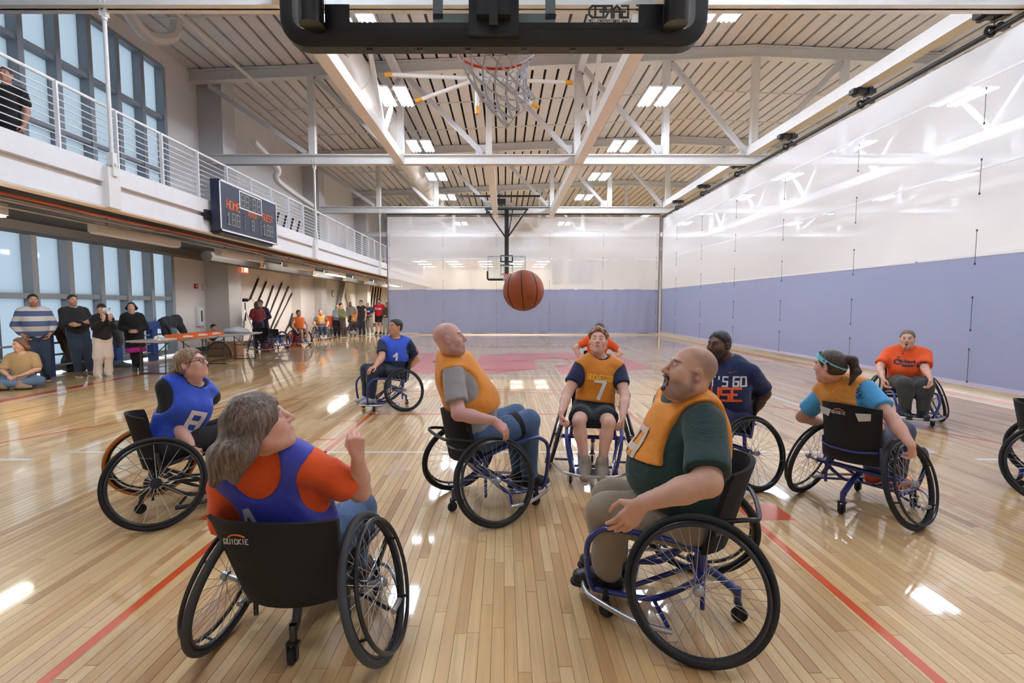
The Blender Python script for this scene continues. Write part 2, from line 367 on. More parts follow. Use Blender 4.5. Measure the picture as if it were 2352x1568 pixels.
glazing('window_2', Y0M, 13, DYM, 3.75, 8.42, [5.42, 6.95])

# columns on the left wall
for k, yc in enumerate((16.8, 25.3, 33.8)):
    obj('column_left' if k == 0 else 'column_left.%03d' % k, MB().box2((XL - .1, yc, 0), (-9.2, yc + .8, 9.0)), GREY_STEEL if False else M('column_paint', (208, 204, 202), 0.7, var=.03, vscale=1), smooth=False, kind='structure')
tb = empty('brace_left', (XL + .2, 31.0, 0)); tb['kind'] = 'structure'
for a, b in (((0, -1.9, .3), (0, -.1, 3.0)), ((0, .1, 3.0), (0, 1.9, .3))): obj('brace_bar', MB().bar(a, b, .25, .25), GREY_STEEL, tb, smooth=False)

# roof deck: long metal pans with dark joints between
ceil = link('ceiling', None, kind='structure')
up = MB()
up.add([(XL - .4, YB, roof_z(XL - .4) + .16), (XRIDGE, YB, roof_z(XRIDGE) + .16), (XRIDGE, YF, roof_z(XRIDGE) + .16), (XL - .4, YF, roof_z(XL - .4) + .16), (XR + .4, YB, roof_z(XR + .4) + .16), (XR + .4, YF, roof_z(XR + .4) + .16)], [(0, 3, 2, 1), (1, 2, 5, 4)])
obj('deck_backing', up, DARK, ceil, smooth=False)
PAN = 0.44
for side in (-1, 1):
    m = MB().box((0, 0, .045), (PAN - .085, YF - YB, .09)).mesh('roof_pan', DECK, False); ang = side * math.atan(0.0424)
    for k in range(41):
        x = XRIDGE + side * (k + .5) * PAN
        link('roof_pan', m, ceil, loc=(x, (YB + YF) / 2, roof_z(x)), rot=(0, ang, 0))

# trusses
TZ0, TZ1 = 6.02, 6.33
def truss(y):
    t = link('roof_truss', None, kind='structure'); t.location = (0, y, 0)
    obj('bottom_chord', MB().box2((XL + .6, -.12, TZ0), (XR, .12, TZ0 + .03)).box2((XL + .6, -.02, TZ0), (XR, .02, TZ1)).box2((XL + .6, -.12, TZ1 - .03), (XR, .12, TZ1)), WHITE_STEEL, t, smooth=False)
    tp = MB()
    for xa_, xb_ in ((XL, XRIDGE), (XRIDGE, XR)):
        for o1, o2, wd in ((-.03, 0, .26), (-.33, -.03, .05), (-.36, -.33, .26)):
            zc = (o1 + o2) / 2; tp.bar((xa_, 0, roof_z(xa_) - .03 + zc), (xb_, 0, roof_z(xb_) - .03 + zc), wd, o2 - o1)
    obj('top_chord', tp, WHITE_STEEL, t, smooth=False)
    xs = [XRIDGE + 2.83 * k for k in range(-5, 6)]
    for x in xs: obj('web_post', MB().box2((x - .1, -.1, TZ1), (x + .1, .1, roof_z(x) - .38)), WHITE_STEEL, t, smooth=False)
    for k in range(len(xs) - 1):
        if abs(k - 5.5) > 4.6 and False: continue
        lft = k < 5; a, b = (xs[k], xs[k + 1]) if lft else (xs[k + 1], xs[k])
        obj('web_diagonal', MB().bar((a + (.15 if lft else -.15), 0, roof_z(a) - .42), (b - (.2 if lft else -.2), 0, TZ1 + .05), .14, .14, up=(0, 1, 0)), GREY_STEEL, t, smooth=False)
        obj('gusset', MB().box((b - (.22 if lft else -.22), 0, TZ1 + .16), (.42, .02, .3)), GREY_STEEL, t, smooth=False)
    a = XL + .6; obj('web_diagonal', MB().bar((a, 0, roof_z(a) - .5), (xs[0] - .2, 0, TZ1 + .05), .14, .14, up=(0, 1, 0)), GREY_STEEL, t, smooth=False)
TY = (8.0, 16.5, 25.0, 33.5, 42.0)
for y in TY: truss(y)
# longitudinal lattice beams
def lattice(x, y0, y1, deep=True, zo=0.0):
    t = link('long_beam', None, kind='structure'); t.location = (x, 0, 0)
    m = MB().box2((-.13, y0, TZ0 + .02 + zo), (.13, y1, TZ0 + .3 + zo)); obj('bottom_beam', m, WHITE_STEEL, t, smooth=False)
    if deep:
        zt = roof_z(x) - .4; obj('upper_beam', MB().box2((-.1, y0, zt - .2), (.1, y1, zt)), WHITE_STEEL, t, smooth=False)
        n = max(2, round((y1 - y0) / 2.1)); ys = np.linspace(y0, y1, n + 1)
        for k in range(n):
            a, b = ((ys[k], zt - .15), (ys[k + 1], TZ1)) if k % 2 else ((ys[k], TZ1), (ys[k + 1], zt - .15))
            obj('web_bar', MB().bar((0, a[0], a[1]), (0, b[0], b[1]), .1, .1, up=(1, 0, 0)), WHITE_STEEL, t, smooth=False)
lattice(-3.34, -3, 16.5); lattice(2.4, -3, 16.5); lattice(-.45, 16.5, 33.5, False); lattice(2.4, 16.5, 33.5, False); lattice(7.9, -3, 33.5, False, .24); lattice(13.4, -3, 33.5); lattice(18.9, -3, 33.5, False)

# balcony along the left wall
XB = -6.2
bal = link('balcony_left', None, kind='structure'); bal.location = (XB, 0, 3.0)
obj('lower_beam', MB().box2((-.14, YB, .04), (0, YF, .34)), FASCIA, bal, smooth=False)
obj('ledge', MB().box2((-.2, YB, .34), (-.07, YF, .44)), FASCIA_SHADE, bal, smooth=False)
obj('beam_flange', MB().box2((-.14, YB, .01), (.04, YF, .04)), FASCIA_SHADE, bal, smooth=False)
obj('upper_band', MB().box2((-.12, YB, .42), (.02, YF, .7)), FASCIA, bal, smooth=False)
obj('slab', MB().box2((XL - XB, YB, .3), (-.1, YF, .5)), DARK, bal, smooth=False)
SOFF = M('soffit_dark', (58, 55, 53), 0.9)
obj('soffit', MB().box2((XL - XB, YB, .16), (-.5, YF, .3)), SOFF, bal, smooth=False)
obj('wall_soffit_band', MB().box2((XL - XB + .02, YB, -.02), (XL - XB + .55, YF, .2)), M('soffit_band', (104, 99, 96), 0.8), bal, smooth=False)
RAILW = M('rail_white', (242, 243, 245), 0.4)
rail = link('balcony_railing', None, label='white steel balcony railing with thin horizontal bars above the court', cat='railing'); rail.location = (XB, 0, 3.7)
obj('top_rail', MB().tube([(-.05, YB, .92), (-.05, YF, .92)], .024), RAILW, rail)
m = MB().tube([(0, YB, 0), (0, YF, 0)], .008, 6).mesh('rail_bar', RAILW)
for k in range(8): link('rail_bar', m, rail, loc=(-.05, 0, .1 + k * .098))
m = MB().box2((-.03, -.012, -.28), (0.03, .012, .92)).box((.0, 0, -.2), (.07, .07, .02)).mesh('post', RAILW, False)
for k in range(-2, 34): link('post', m, rail, loc=(-.03, 7.18 + 1.07 * k, 0))
HW = M('hanger_white', (236, 236, 234), 0.45)
for k, y in enumerate((8.0, 16.5, 25.0)):
    h = link('hanger_rod' , None, loc=(XB + .08, y, 3.2), label=('white steel hanger rod with clevis carrying the balcony, nearest one', 'white steel hanger rod beside the scoreboard', 'white steel hanger rod at the far curtain edge')[k], cat='hanger rod', group='balcony hanger rods')
    obj('rod', MB().tube([(0, 0, .62), (0, 0, 2.75)], .03, 10), HW, h)
    obj('clevis', MB().box((-.035, 0, .5), (.025, .09, .36)).box((.035, 0, .5), (.025, .09, .36)).tube([(-.07, 0, .5), (.07, 0, .5)], .028, 8).tube([(0, 0, .5), (0, 0, .66)], .042, 10), HW, h)
    obj('clevis', MB().box((-.035, 0, 2.86), (.025, .09, .3)).box((.035, 0, 2.86), (.025, .09, .3)).tube([(0, 0, 2.66), (0, 0, 2.8)], .042, 10), HW, h)
    obj('beam_end_plate', MB().box2((-.18, -.12, -.17), (.02, .12, .44)), HW, h, smooth=False)

# ceiling lights
TUBE = emitter('tube_light', (224, 236, 255), TUBE_E)
FIX = M('fixture_white', (235, 235, 232), 0.4)
def fixture_meshes():
    hous = MB(); tub = MB()
    for s in (-1, 1):
        c = s * .25
        hous.box((c, 0, .05), (.36, 1.26, .05)); [hous.box((c + e, 0, .03), (.012, 1.26, .05)) for e in (-.18, .18)]
        for e in (-.11, 0, .11): tub.tube([(c + e, -.6, -.0), (c + e, .6, -.0)], .018, 6)
    hous.box((0, -.35, .08), (.9, .05, .03)).box((0, .35, .08), (.9, .05, .03))
    return hous.mesh('housing', FIX, False), tub.mesh('tubes', TUBE)
hm, tm = fixture_meshes()
wm = MB().tube([(0, 0, .1), (0, 0, 1.0)], .006, 5).mesh('hanging_wire', GREY_STEEL)
ordl = ['nearest', 'second', 'third', 'fourth', 'fifth', 'sixth', 'seventh', 'eighth', 'ninth', 'tenth']
for rx, rown in ((-3.05, 'left row'), (4.3, 'right row'), (12.8, 'row beyond the side curtain'), (20.5, 'outer row past the side curtain')):
    for k in range(9):
        y = 1.4 + 4.35 * k
        vis = k >= 2
        t = empty('ceiling_light', (rx, y, 7.3), label='double fluorescent high-bay light, %s in the %s' % (ordl[max(0, k - 2)] if vis else 'out of view ' + ordl[k], rown), cat='ceiling light', group='high-bay lights')
        link('housing', hm, t); link('tubes', tm, t); [link('hanging_wire', wm, t, loc=(0, e, 0)) for e in (-.35, .35)]
# strip lights under the balcony
ADDED_WASH = emitter('added_wall_wash', (255, 250, 242), 7.0)  # added emitter, unseen from the court, to brighten the wall under the balcony
SL = emitter('strip_light', (255, 250, 240), STRIP_E)
for k in range(9):
    y = 5.1 + 3.9 * k; lit = k in (0, 4, 7)
    t = empty('strip_light', (-7.3, y, 2.83), label='long white strip light under the balcony, %s from the near end%s' % (ordl[k] if k else 'first', ', switched on' if lit else ''), cat='strip light', group='strip lights under the balcony')
    obj('housing', MB().box2((-.09, 0, -.02), (.09, 2.3, .14)).box2((-.02, .3, .14), (.02, .34, .34)).box2((-.02, 1.96, .14), (.02, 2.0, .34)), M('strip_housing', (224, 216, 208), .5), t, smooth=False)
    obj('added_wash_glow', MB().box2((-.1, .02, .0), (-.091, 2.28, .1)), ADDED_WASH, t, smooth=False)  # glow added on the hidden wall side of every housing
    obj('lens', MB().box2((-.07, .02, -.045), (.07, 2.28, -.02)), SL if lit else FIX, t, smooth=False)
# pipes and ducts under the balcony
def pipe(name, pts, r, mat, label, sm=0): obj(name, MB().tube(pts, r, 8, smooth=sm), mat, label=label, cat='pipe' if 'duct' not in name else 'duct')
pipe('copper_pipe', [(-6.6, YB, 2.98), (-6.6, YF, 2.98)], .022, M('copper', (190, 84, 48), .4), 'orange copper pipe running under the balcony edge')
CON = M('conduit_metal', (176, 172, 165), .4, metal=.4)
for k, (x, z) in enumerate(((-6.75, 2.93), (-6.95, 3.0), (-7.05, 2.9))): pipe('conduit', [(x, YB, z), (x, 9, z), (x - .06, 10, z + .03), (x, 14, z), (x + .05, 15, z - .04), (x, 20, z), (x, YF, z)], .018, CON, ('thin grey conduit nearest the copper pipe under the balcony', 'thin grey conduit in the middle under the balcony', 'thin grey conduit hung lowest under the balcony')[k], 3)
pipe('round_duct', [(-7.95, 13.5, 2.82), (-7.95, YF, 2.82)], .16, M('duct_dark', (86, 82, 80), .6), 'dark round duct hung under the balcony')
for k, y in enumerate((16.2, 20.6, 24.4, 28.0)):
    t = empty('sprinkler_hanger', (-7.76, y, 2.72), label='small yellow bracket under the balcony duct, %s from the camera' % ('first', 'second', 'third', 'last')[k], cat='bracket', group='yellow brackets')
    obj('bracket', MB().box((0, 0, 0), (.03, .4, .03)).box((0, -.1, .08), (.03, .03, .16)).box((0, .14, .05), (.03, .05, .1)).box((0, 0, .25), (.02, .02, .44)), M('safety_yellow', (226, 160, 40), .5), t, smooth=False)
# ducts and pipes at the roof
DUCTM = M('duct_white', (228, 221, 212), .5, var=.02)
d = empty('round_supply_duct', (-4.1, 0, 7.75), label='large white round air duct under the roof', cat='duct')
mb = MB().tube([(0, YB + .3, 0), (0, 33, 0)], .48, 24)
obj('duct_body', mb, DUCTM, d)
m = MB().ring((0, 0, 0), (0, 1, 0), .485, .02, 24, 6).mesh('duct_joint', DUCTM)
for k in range(14): link('duct_joint', m, d, loc=(0, 2 + 2.4 * k, 0))
m = MB().box((.42, 0, -.3), (.3, .5, .22), Matrix.Rotation(math.radians(40), 3, 'Y')).mesh('diffuser', M('diffuser', (200, 196, 190), .5), False)
for k in range(7): link('diffuser', m, d, loc=(0, 3.2 + 4.35 * k, 0))
pipe('roof_drain_pipe', [atx(275, -20, -8.6), atx(305, 45, -8.6), atx(345, 85, -8.6), atx(392, 86, -8.5), atx(404, 60, -8.5), atx(404, -20, -8.5)], .14, DUCTM, 'thick white drain pipe with two elbows by the tall window', 5)
pipe('roof_drain_pipe', [(-8.4, 17.2, 7.0), (-8.4, 18.2, 6.8), (-8.2, 18.6, 6.4), (-8.4, 19, 6.1), (-8.5, 22.5, 5.9)], .11, DUCTM, 'white drain pipe behind the second truss', 5)
pipe('sprinkler_pipe', [(-7.5, YB, 8.2), (-7.5, 40, 8.2)], .045, DUCTM, 'long white sprinkler pipe near the left wall under the roof')
for k, y in enumerate((10.4, 13.2, 19.2, 22.0, 28)): pipe('sprinkler_branch', [(XL + 1.2, y, roof_z(XL + 1.2) - .28), (XRIDGE, y, roof_z(XRIDGE) - .28), (XR - 1, y, roof_z(XR - 1) - .28)], .025, DUCTM, 'thin white sprinkler branch pipe crossing the roof, %s from the camera' % ordl[k].replace('nearest', 'first'))
# ------------------------------------------------------------------ divider curtains
def curtain_mat(name, col, transp, trans_col):
    m = bpy.data.materials.new(name); m.use_nodes = True; nt = m.node_tree; nt.nodes.clear(); N = nt.nodes.new; Lk = nt.links.new
    d = N('ShaderNodeBsdfDiffuse'); d.inputs[0].default_value = lin(col); t = N('ShaderNodeBsdfTranslucent'); t.inputs[0].default_value = lin(trans_col)
    a = N('ShaderNodeMixShader'); a.inputs[0].default_value = 0.35; Lk(d.outputs[0], a.inputs[1]); Lk(t.outputs[0], a.inputs[2]); o = N('ShaderNodeOutputMaterial')
    g = N('ShaderNodeBsdfGlossy'); g.inputs[1].default_value = .35; lw = N('ShaderNodeFresnel'); lw.inputs[0].default_value = 1.03
    e = N('ShaderNodeMixShader'); Lk(lw.outputs[0], e.inputs[0]); Lk(a.outputs[0], e.inputs[1]); Lk(g.outputs[0], e.inputs[2])
    if transp:
        tp = N('ShaderNodeBsdfTransparent'); b = N('ShaderNodeMixShader'); b.inputs[0].default_value = transp; Lk(a.outputs[0], b.inputs[1]); Lk(tp.outputs[0], b.inputs[2]); Lk(b.outputs[0], o.inputs[0])
    else: Lk(e.outputs[0], o.inputs[0])
    return m
MESHW = curtain_mat('curtain_mesh', (253, 253, 255), 0.27, (250, 250, 253))
VINYL = curtain_mat('curtain_vinyl', (168, 176, 206), 0.0, (150, 158, 194))
SEAM = M('curtain_seam', (244, 244, 246), 0.6); EDGE = M('curtain_edge', (120, 120, 140), 0.7); CORD = M('cord_grey', (84, 84, 94), 0.8)
CORDM = MB().tube([(0, 0, -.01), (0, 0, .02), (0, 0, .03), (0, 0, .54), (0, 0, .55), (0, 0, .58)], [.014, .014, .0045, .0045, .014, .014], 6).mesh('lift_cord', CORD)
def curtain(p, q, ztop, zmid, zhem, label, fold, ncord, cord0, dcord):
    p, q = np.array(p, float), np.array(q, float); L = np.linalg.norm(q - p); d = (q - p) / L; n = np.array([-d[1], d[0]])
    t = link('divider_curtain', None, loc=(p[0], p[1], 0), rot=(0, 0, math.atan2(d[1], d[0])), label=label, cat='curtain')
    def sheet(z0, z1, nx, nz, amp):
        xs = np.linspace(0, L, nx); zs = np.linspace(z0, z1, nz); V = []
        for z in zs:
            k = amp * (ztop - z) / ztop
            for x in xs: V.append((x, k * (math.sin(x * 2.3 + .6 * z) + .6 * math.sin(x * 5.1 + 1 + .9 * z) + .35 * math.sin(11 * x - 1.4 * z)), z))
        return MB().add(V, [(i * nx + j, i * nx + j + 1, (i + 1) * nx + j + 1, (i + 1) * nx + j) for i in range(nz - 1) for j in range(nx - 1)])
    nx = int(L / .12)
    obj('mesh_panel', sheet(zmid, ztop, nx, 12, fold), MESHW, t)
    obj('vinyl_panel', sheet(zhem, zmid, nx, 12, fold), VINYL, t)
    for z in (3.8, 5.25, zmid): obj('seam', MB().box((L / 2, 0, z), (L, .012, .045)), SEAM, t)
    obj('hem', MB().box((L / 2, 0, zhem), (L, .05, .07)), M('hem_vinyl', (200, 200, 220), .6), t)
    for x in (0.0, L): obj('edge_strip', MB().box((x, 0, (zhem + ztop) / 2), (.05, .03, ztop - zhem)), EDGE, t)
    for k in range(ncord):
        for z in (0.2, 1.08, 2.2, 3.36, 4.5): link('lift_cord', CORDM, t, loc=(cord0 + dcord * k, sgn * .06, z))
    return t
sgn = -1
pA, pB = at(890, 600, 25.6), at(1514, 600, 25.6)
curtain((pA[0], 25.6), (pB[0], 25.6), 5.95, 2.32, .08, 'far divider curtain, white mesh above grey-blue vinyl behind the far hoop', .05, 6, .12, 2.7)
XC = 7.98; sgn = 1
curtain((XC, -1.0), (XC, 25.5), 5.85, 2.35, .16, 'side divider curtain along the right of the court, white mesh over lavender vinyl', .006, 9, .65, 2.95)
t = empty('curtain_hoist', (XC - .05, 0, 5.93), label='black curtain hoist pipe with pulleys along the right side curtain', cat='hoist')
obj('drum_pipe', MB().tube([(0, -2, 0), (0, 25.5, 0)], .045, 10), BLACK_STEEL, t)
m = MB().box((0, 0, .29), (.5, .16, .1)).box((-.12, 0, .29), (.08, .22, .15)).box((.12, 0, .29), (.08, .22, .15)).mesh('beam_clamp', BLACK_STEEL, False)
m2 = MB().box((0, 0, .14), (.012, .012, .28)).box((.1, 0, .06), (.22, .12, .06)).ring((-.06, 0, 0), (0, 1, 0), .07, .03, 14, 6).ball((.1, 0, .1), (.06, .06, .05), 8, 6).mesh('pulley', BLACK_STEEL)
for k in range(8): y = 2.6 + 2.95 * k + .0; link('beam_clamp', m, t, loc=(0, y, 0)); link('pulley', m2, t, loc=(0, y - .05, 0))
t = empty('curtain_hoist', (0, 25.6, 6.1), label='black curtain pipe hung above the far divider curtain', cat='hoist')
obj('drum_pipe', MB().tube([(pA[0], 0, 0), (pB[0], 0, 0)], .05, 10).tube([(1 - 4, .2, -.16), (4.4, .2, -.16)], .03), BLACK_STEEL, t)
m = MB().tube([(0, 0, 0), (0, 0, .5)], .02, 6).box((0, 0, .4), (.08, .1, .2)).ring((0, 0, 0), (1, 0, 0), .06, .02, 12, 6).mesh('hanger', BLACK_STEEL)
for k in range(6): link('hanger', m, t, loc=(pA[0] + .7 + 2.55 * k, 0, 0))

# ------------------------------------------------------------------ hoops
GLASS = bpy.data.materials.new('backboard_glass'); GLASS.use_nodes = True; nt = GLASS.node_tree; nt.nodes.clear()
tp = nt.nodes.new('ShaderNodeBsdfTransparent'); tp.inputs[0].default_value = (.93, .96, .96, 1); gs = nt.nodes.new('ShaderNodeBsdfGlossy'); gs.inputs[1].default_value = .02
fr = nt.nodes.new('ShaderNodeFresnel'); fr.inputs[0].default_value = 1.5; mx = nt.nodes.new('ShaderNodeMixShader'); oo = nt.nodes.new('ShaderNodeOutputMaterial')
nt.links.new(fr.outputs[0], mx.inputs[0]); nt.links.new(tp.outputs[0], mx.inputs[1]); nt.links.new(gs.outputs[0], mx.inputs[2]); nt.links.new(mx.outputs[0], oo.inputs[0])
PAD = M('edge_padding', (11, 12, 14), 0.45, bump=.05, bscale=150)
RIMR = M('rim_red', (206, 52, 28), 0.35); NETM = M('net_cord', (212, 214, 222), 0.8)
BPAINT = M('board_target_white', (186, 204, 210), 0.5)
def hoop(loc, rz, label, near):
    """local: y towards the court, origin on the floor under the middle of the glass"""
    t = empty('basketball_hoop', loc, rz, label=label, cat='basketball hoop'); zb = 2.88 if near else 2.80; RY = .47 if near else .38
    obj('glass', MB().box((0, 0, zb + .535), (1.80, .012, 1.05)), GLASS, t, smooth=False)
    fr = MB()
    for x in (-.9, .9): fr.box((x, -.01, zb + .535), (.03, .05, 1.1))
    for z in (zb, zb + 1.07): fr.box((0, -.01, z), (1.83, .05, .03))
    obj('board_frame', fr, ALU if not near else BLACK_STEEL, t, smooth=False)
    tg = MB()
    for x in (-.28, .28): tg.box((x, .008, zb + (.28 if near else .38)), (.05, .004, .46))
    for z in ((zb + .055, zb + .5) if near else (zb + .175, zb + .6)): tg.box((0, .008, z), (.61, .004, .05))
    obj('target_square', tg, BPAINT, t, smooth=False)
    # padding: rounded U along the bottom edge and up the sides
    R = .07; x1, zt, zl = (.985 if near else .905), zb + .36, zb - .035; P = []
    for a in np.linspace(0, PI / 2, 7): P.append((-x1 + R - R * math.cos(a) , zl + R - R * math.sin(a)))
    U = [(-x1, zt)] + P + [(-a, b) for a, b in P[::-1]] + [(x1, zt)]
    prof = [(-.065, -.02), (-.06, .055), (-.035, .062), (.035, .062), (.05, .05), (.055, -.02)] if not near else [(-.06, -.005), (-.05, .05), (-.035, .065), (.035, .065), (.05, .05), (.05, -.005)]
    V = []; nU = len(U); k = len(prof)
    for i, (x, z) in enumerate(U):
        a = np.array(U[max(0, i - 1)]); b = np.array(U[min(nU - 1, i + 1)]); d = unit(b - a); nrm = np.array([d[1], -d[0]])
        nrm = -nrm if np.dot(nrm, np.array([x, z - zb - .5])) < 0 and False else nrm
        for (py, pn) in prof: V.append((x - nrm[0] * -pn * 1.0, py, z + nrm[1] * pn))
    Fc = [(i * k + j, i * k + (j + 1) % k, (i + 1) * k + (j + 1) % k, (i + 1) * k + j) for i in range(nU - 1) for j in range(k)] + [tuple(range(k - 1, -1, -1)), tuple((nU - 1) * k + j for j in range(k))]
    pd = obj('edge_pad', MB().add(V, Fc), PAD, t)
    for x in (-.62, -.37, -.13, .15, .39, .63): obj('pad_clip', MB().box((x, 0.0, zl - .066), (.028, .03, .006)).box((x, .0, zl - .064), (.04, .045, .004)), M('clip_black', (8, 8, 9), .3), pd, smooth=False)
    # rim
    rc = np.array([0, RY, 3.0 if not near else 3.01]); 
    obj('rim', MB().ring(rc, (0, 0, 1), .232, .0095, 40, 8).tube([(-.09, .02, 2.965), (-.14, .2, 2.97), (-.17, .24, 2.995)], .011).tube([(.09, .02, 2.965), (.14, .2, 2.97), (.17, .24, 2.995)], .011).box((0, .08, 2.98), (.2, .16, .014)).box((0, .02, 2.94), (.24, .03, .2)), RIMR, t)
    net = MB(); n = 12; sx, sy = (.15 if near else 0, .02)
    def np_(lv, a):
        f = lv / 6; rad = .225 * (1 - .66 * f ** .9 if near else 1 - .45 * f); z = 2.985 - (.31 if near else .42) * f
        sk = (f ** 1.3) * (-.01 if near else 0)
        if near: z += .10 * f * math.cos(a - .3) * 1.0
        return rc * (1, 1, 0) + np.array([rad * math.cos(a) + sx * f * f + sk, rad * math.sin(a) + sy * f, z])
    for lv in range(6):
        for i in range(n):
            a0 = 2 * PI * (i + .5 * (lv % 2)) / n
            for s in (-.5, .5):
                p, q = np_(lv, a0), np_(lv + 1, a0 + s * 2 * PI / n); md = (p + q) / 2 + (0, 0, -.008); net.tube([p, md, q], .0058 if near else .006, 5, smooth=2)
    if near:
        for k in range(5):
            a = 2 * PI * k / 5; p = np_(6, a); net.tube([p, p + (.02 * math.cos(a), .0, -.03), np_(6, a + .9)], .004, 5, smooth=3)
    obj('net', net, NETM, t)
    # mast behind the glass
    BS = BLACK_STEEL
    if near:
        obj('rim_bracket', MB().box((0, -.06, zb + .07), (.24, .07, .28)).box((0, -.1, zb + .2), (.16, .1, .42)).box((0, -.15, zb + .2), (.04, .03, .5)).bar((-.03, -.16, zb + .1), (-.07, -.16, zb + .6), .02, .03).bar((.03, -.16, zb + .1), (.07, -.16, zb + .6), .02, .03), M('bracket_dark', (44, 48, 54), .45, metal=.3), t, smooth=False)
        for x in (-.09, .09): obj('bolt', MB().lathe([(.014, 0), (.014, .02), (.008, .022)], (x * .8, -.097, zb + .15), (0, -1, 0), 6), CHROME, t)
        for x in (-.86, .86):
            obj('lift_tube', MB().tube([(x, -.13, zb - .05), (x, -.13, zb + 3.2)], .056, 16), M('tube_black', (28, 28, 30), .25), t)
            obj('corner_bracket', MB().box((x - .09 * np.sign(x), -.03, zb + .04), (.12, .012, .12)).box((x, -.06, zb + .12), (.05, .07, .06)), BS, t, smooth=False)
        obj('mast', MB().box((0, -.3, zb + 2.0), (.12, .12, 2.6)).box((0, -.2, zb + .9), (.9, .06, .06)), BS, t, smooth=False)
        # maker lettering on the glass, read from the court side
        o = (.57, .009, zb + .09)
        obj('glass_lettering', text_mb('GARED', o, (-1, 0, 0), (0, 0, 1), .055, bold=.2), M('ink_black', (20, 20, 24), .5), t, smooth=False)
        obj('glass_lettering', text_mb('WWW.GAREDSPORTS.COM', (.57, .009, zb + .045), (-1, 0, 0), (0, 0, 1), .014, bold=.2), M('ink_black'), t, smooth=False)
        obj('glass_emblem', MB().box((.74, .009, zb + .1), (.06, .002, .012)).box((.73, .009, zb + .12), (.045, .002, .01)).box((.755, .009, zb + .08), (.03, .002, .01)), M('ink_black'), t, smooth=False)
    else:
        obj('mast', MB().box((0, -.25, 4.3), (.2, .2, 3.6)), BS, t, smooth=False)
        obj('brace', MB().bar((-1.0, -.25, 6.15), (-.05, -.25, 4.8), .07, .07).bar((1.0, -.25, 6.15), (.05, -.25, 4.8), .07, .07).bar((-.3, -.25, 6.15), (-.08, -.25, 4.9), .05, .05).box((0, -.25, 6.15), (2.1, .08, .08)), BS, t, smooth=False)
        obj('winch', MB().box((.3, -.25, 6.5), (.5, .3, .25)).tube([(.5, -.25, 6.5), (.75, -.25, 6.5)], .09, 10).box((.9, -.25, 5.95), (.2, .2, .2)), BS, t, smooth=False)
        obj('hanger_bar', MB().box((.35, 0, 6.72), (3.9, .08, .09)), BS, t, smooth=False); obj('hanger_bar', MB().box((.1, -.6, 6.32), (4.4, .08, .09)), BS, t, smooth=False)
        b = MB(); [b.box((x, -.1, z), (.06, .12, h)) for x in (-.28, .28) for z, h in ((3.75, .3), (3.3, .35))]; [b.box((0, -.1, z), (.6, .12, .06)) for z in (3.9, 3.62, 3.45)]
        obj('height_adjuster', b, BS, t, smooth=False)
        for x in (-.8, .8): obj('corner_bracket', MB().bar((x, .012, zb + 1.0), (x - .12 * np.sign(x), .012, zb + 1.04), .05, .01), BS, t, smooth=False)
        obj('glass_lettering', text_mb('GARED', (-.62, .01, zb + .1), (1, 0, 0), (0, 0, 1), .05), M('ink_black', (20, 20, 24), .5), t, smooth=False)
hoop((CXT, 2.6, 0), 0, 'near basketball hoop seen from behind its glass backboard at the top', True)
hoop((.12, 24.4, 0), PI, 'far basketball hoop on a black mast before the white mesh curtain', False)
hoop((17.0, 13.0, 0), PI / 2, 'faint basketball hoop behind the side curtain', False)
t = empty('fold_brace', (0, 12.5, 7.6), label='white folding hoist brace with yellow padded ends above the net', cat='brace')
YP = M('yellow_pad', (222, 158, 44), .5); a0 = lambda u, v: at(u, v, 12.5) - np.array([0, 12.5, 7.6])
for k, (p, q) in enumerate((((888, 171), (1312, 190)), ((1130, 170), (957, 232)), ((1096, 200), (1096, 258)), ((1190, 222), (1234, 245)))):
    A, B = a0(*p), a0(*q); b = obj('brace_pipe', MB().tube([A, B], .05, 8), WHITE_STEEL, t); obj('padded_end', MB().tube([B - unit(B - A) * .14, B + unit(B - A) * .04], .055, 8), YP, b)
    if k == 0: obj('padded_end', MB().tube([A - unit(B - A) * .04, A + unit(B - A) * .14], .055, 8), YP, b)

obj('hanger_wire', MB().tube([a0(1130, 178), np.array([a0(1130, 178)[0], 0, 1.8])], .01, 6), WHITE_STEEL, t)
# basketball
BALLM = M('ball_leather', (172, 84, 44), .5, var=.08, vscale=10, bump=.25, bscale=700)
bc = at(1202, 667, 3.0); Rb = .12
bl = obj('basketball', MB().ball((0, 0, 0), Rb, 48, 32), BALLM, loc=bc, label='worn orange-brown basketball in mid air below the net', cat='basketball')
SM = M('seam_black', (26, 22, 20), .6)
def seam(pts, closed=True): obj('seam', MB().tube(pts, .0026, 6, closed=closed), SM, bl)
A = np.linspace(0, 2 * PI, 64, endpoint=False); rt = Matrix.Rotation(math.radians(-4), 3, 'Y') @ Matrix.Rotation(math.radians(-6), 3, 'Z'); rt = np.array(rt)
seam(np.stack([0 * A, np.cos(A), np.sin(A)], 1) * (Rb - .0006) @ rt.T)
seam((np.stack([np.cos(A), np.sin(A) * math.cos(.1), np.sin(A) * math.sin(.1)], 1) * (Rb - .0006)) @ np.array(Matrix.Rotation(math.radians(80), 3, 'X')).T @ rt.T)
for s in (-1, 1): 
    c = np.stack([s * (.62 + .18 * np.cos(2 * A)), .8 * np.cos(A), .8 * np.sin(A)], 1); c /= np.linalg.norm(c, axis=1)[:, None]; seam(c * (Rb - .0006) @ rt.T)
obj('ball_print', MB().add([(x, -math.sqrt(max(0, Rb**2 - x*x - z*z)) - .0005, z) for x0 in (.018, .03, .042) for (x, z) in ((x0, -.055), (x0 + .006, -.055), (x0 + .006, -.03), (x0, -.03))], [(0, 1, 2, 3), (4, 5, 6, 7), (8, 9, 10, 11)]), M('faded_print', (110, 70, 44), .6), bl)

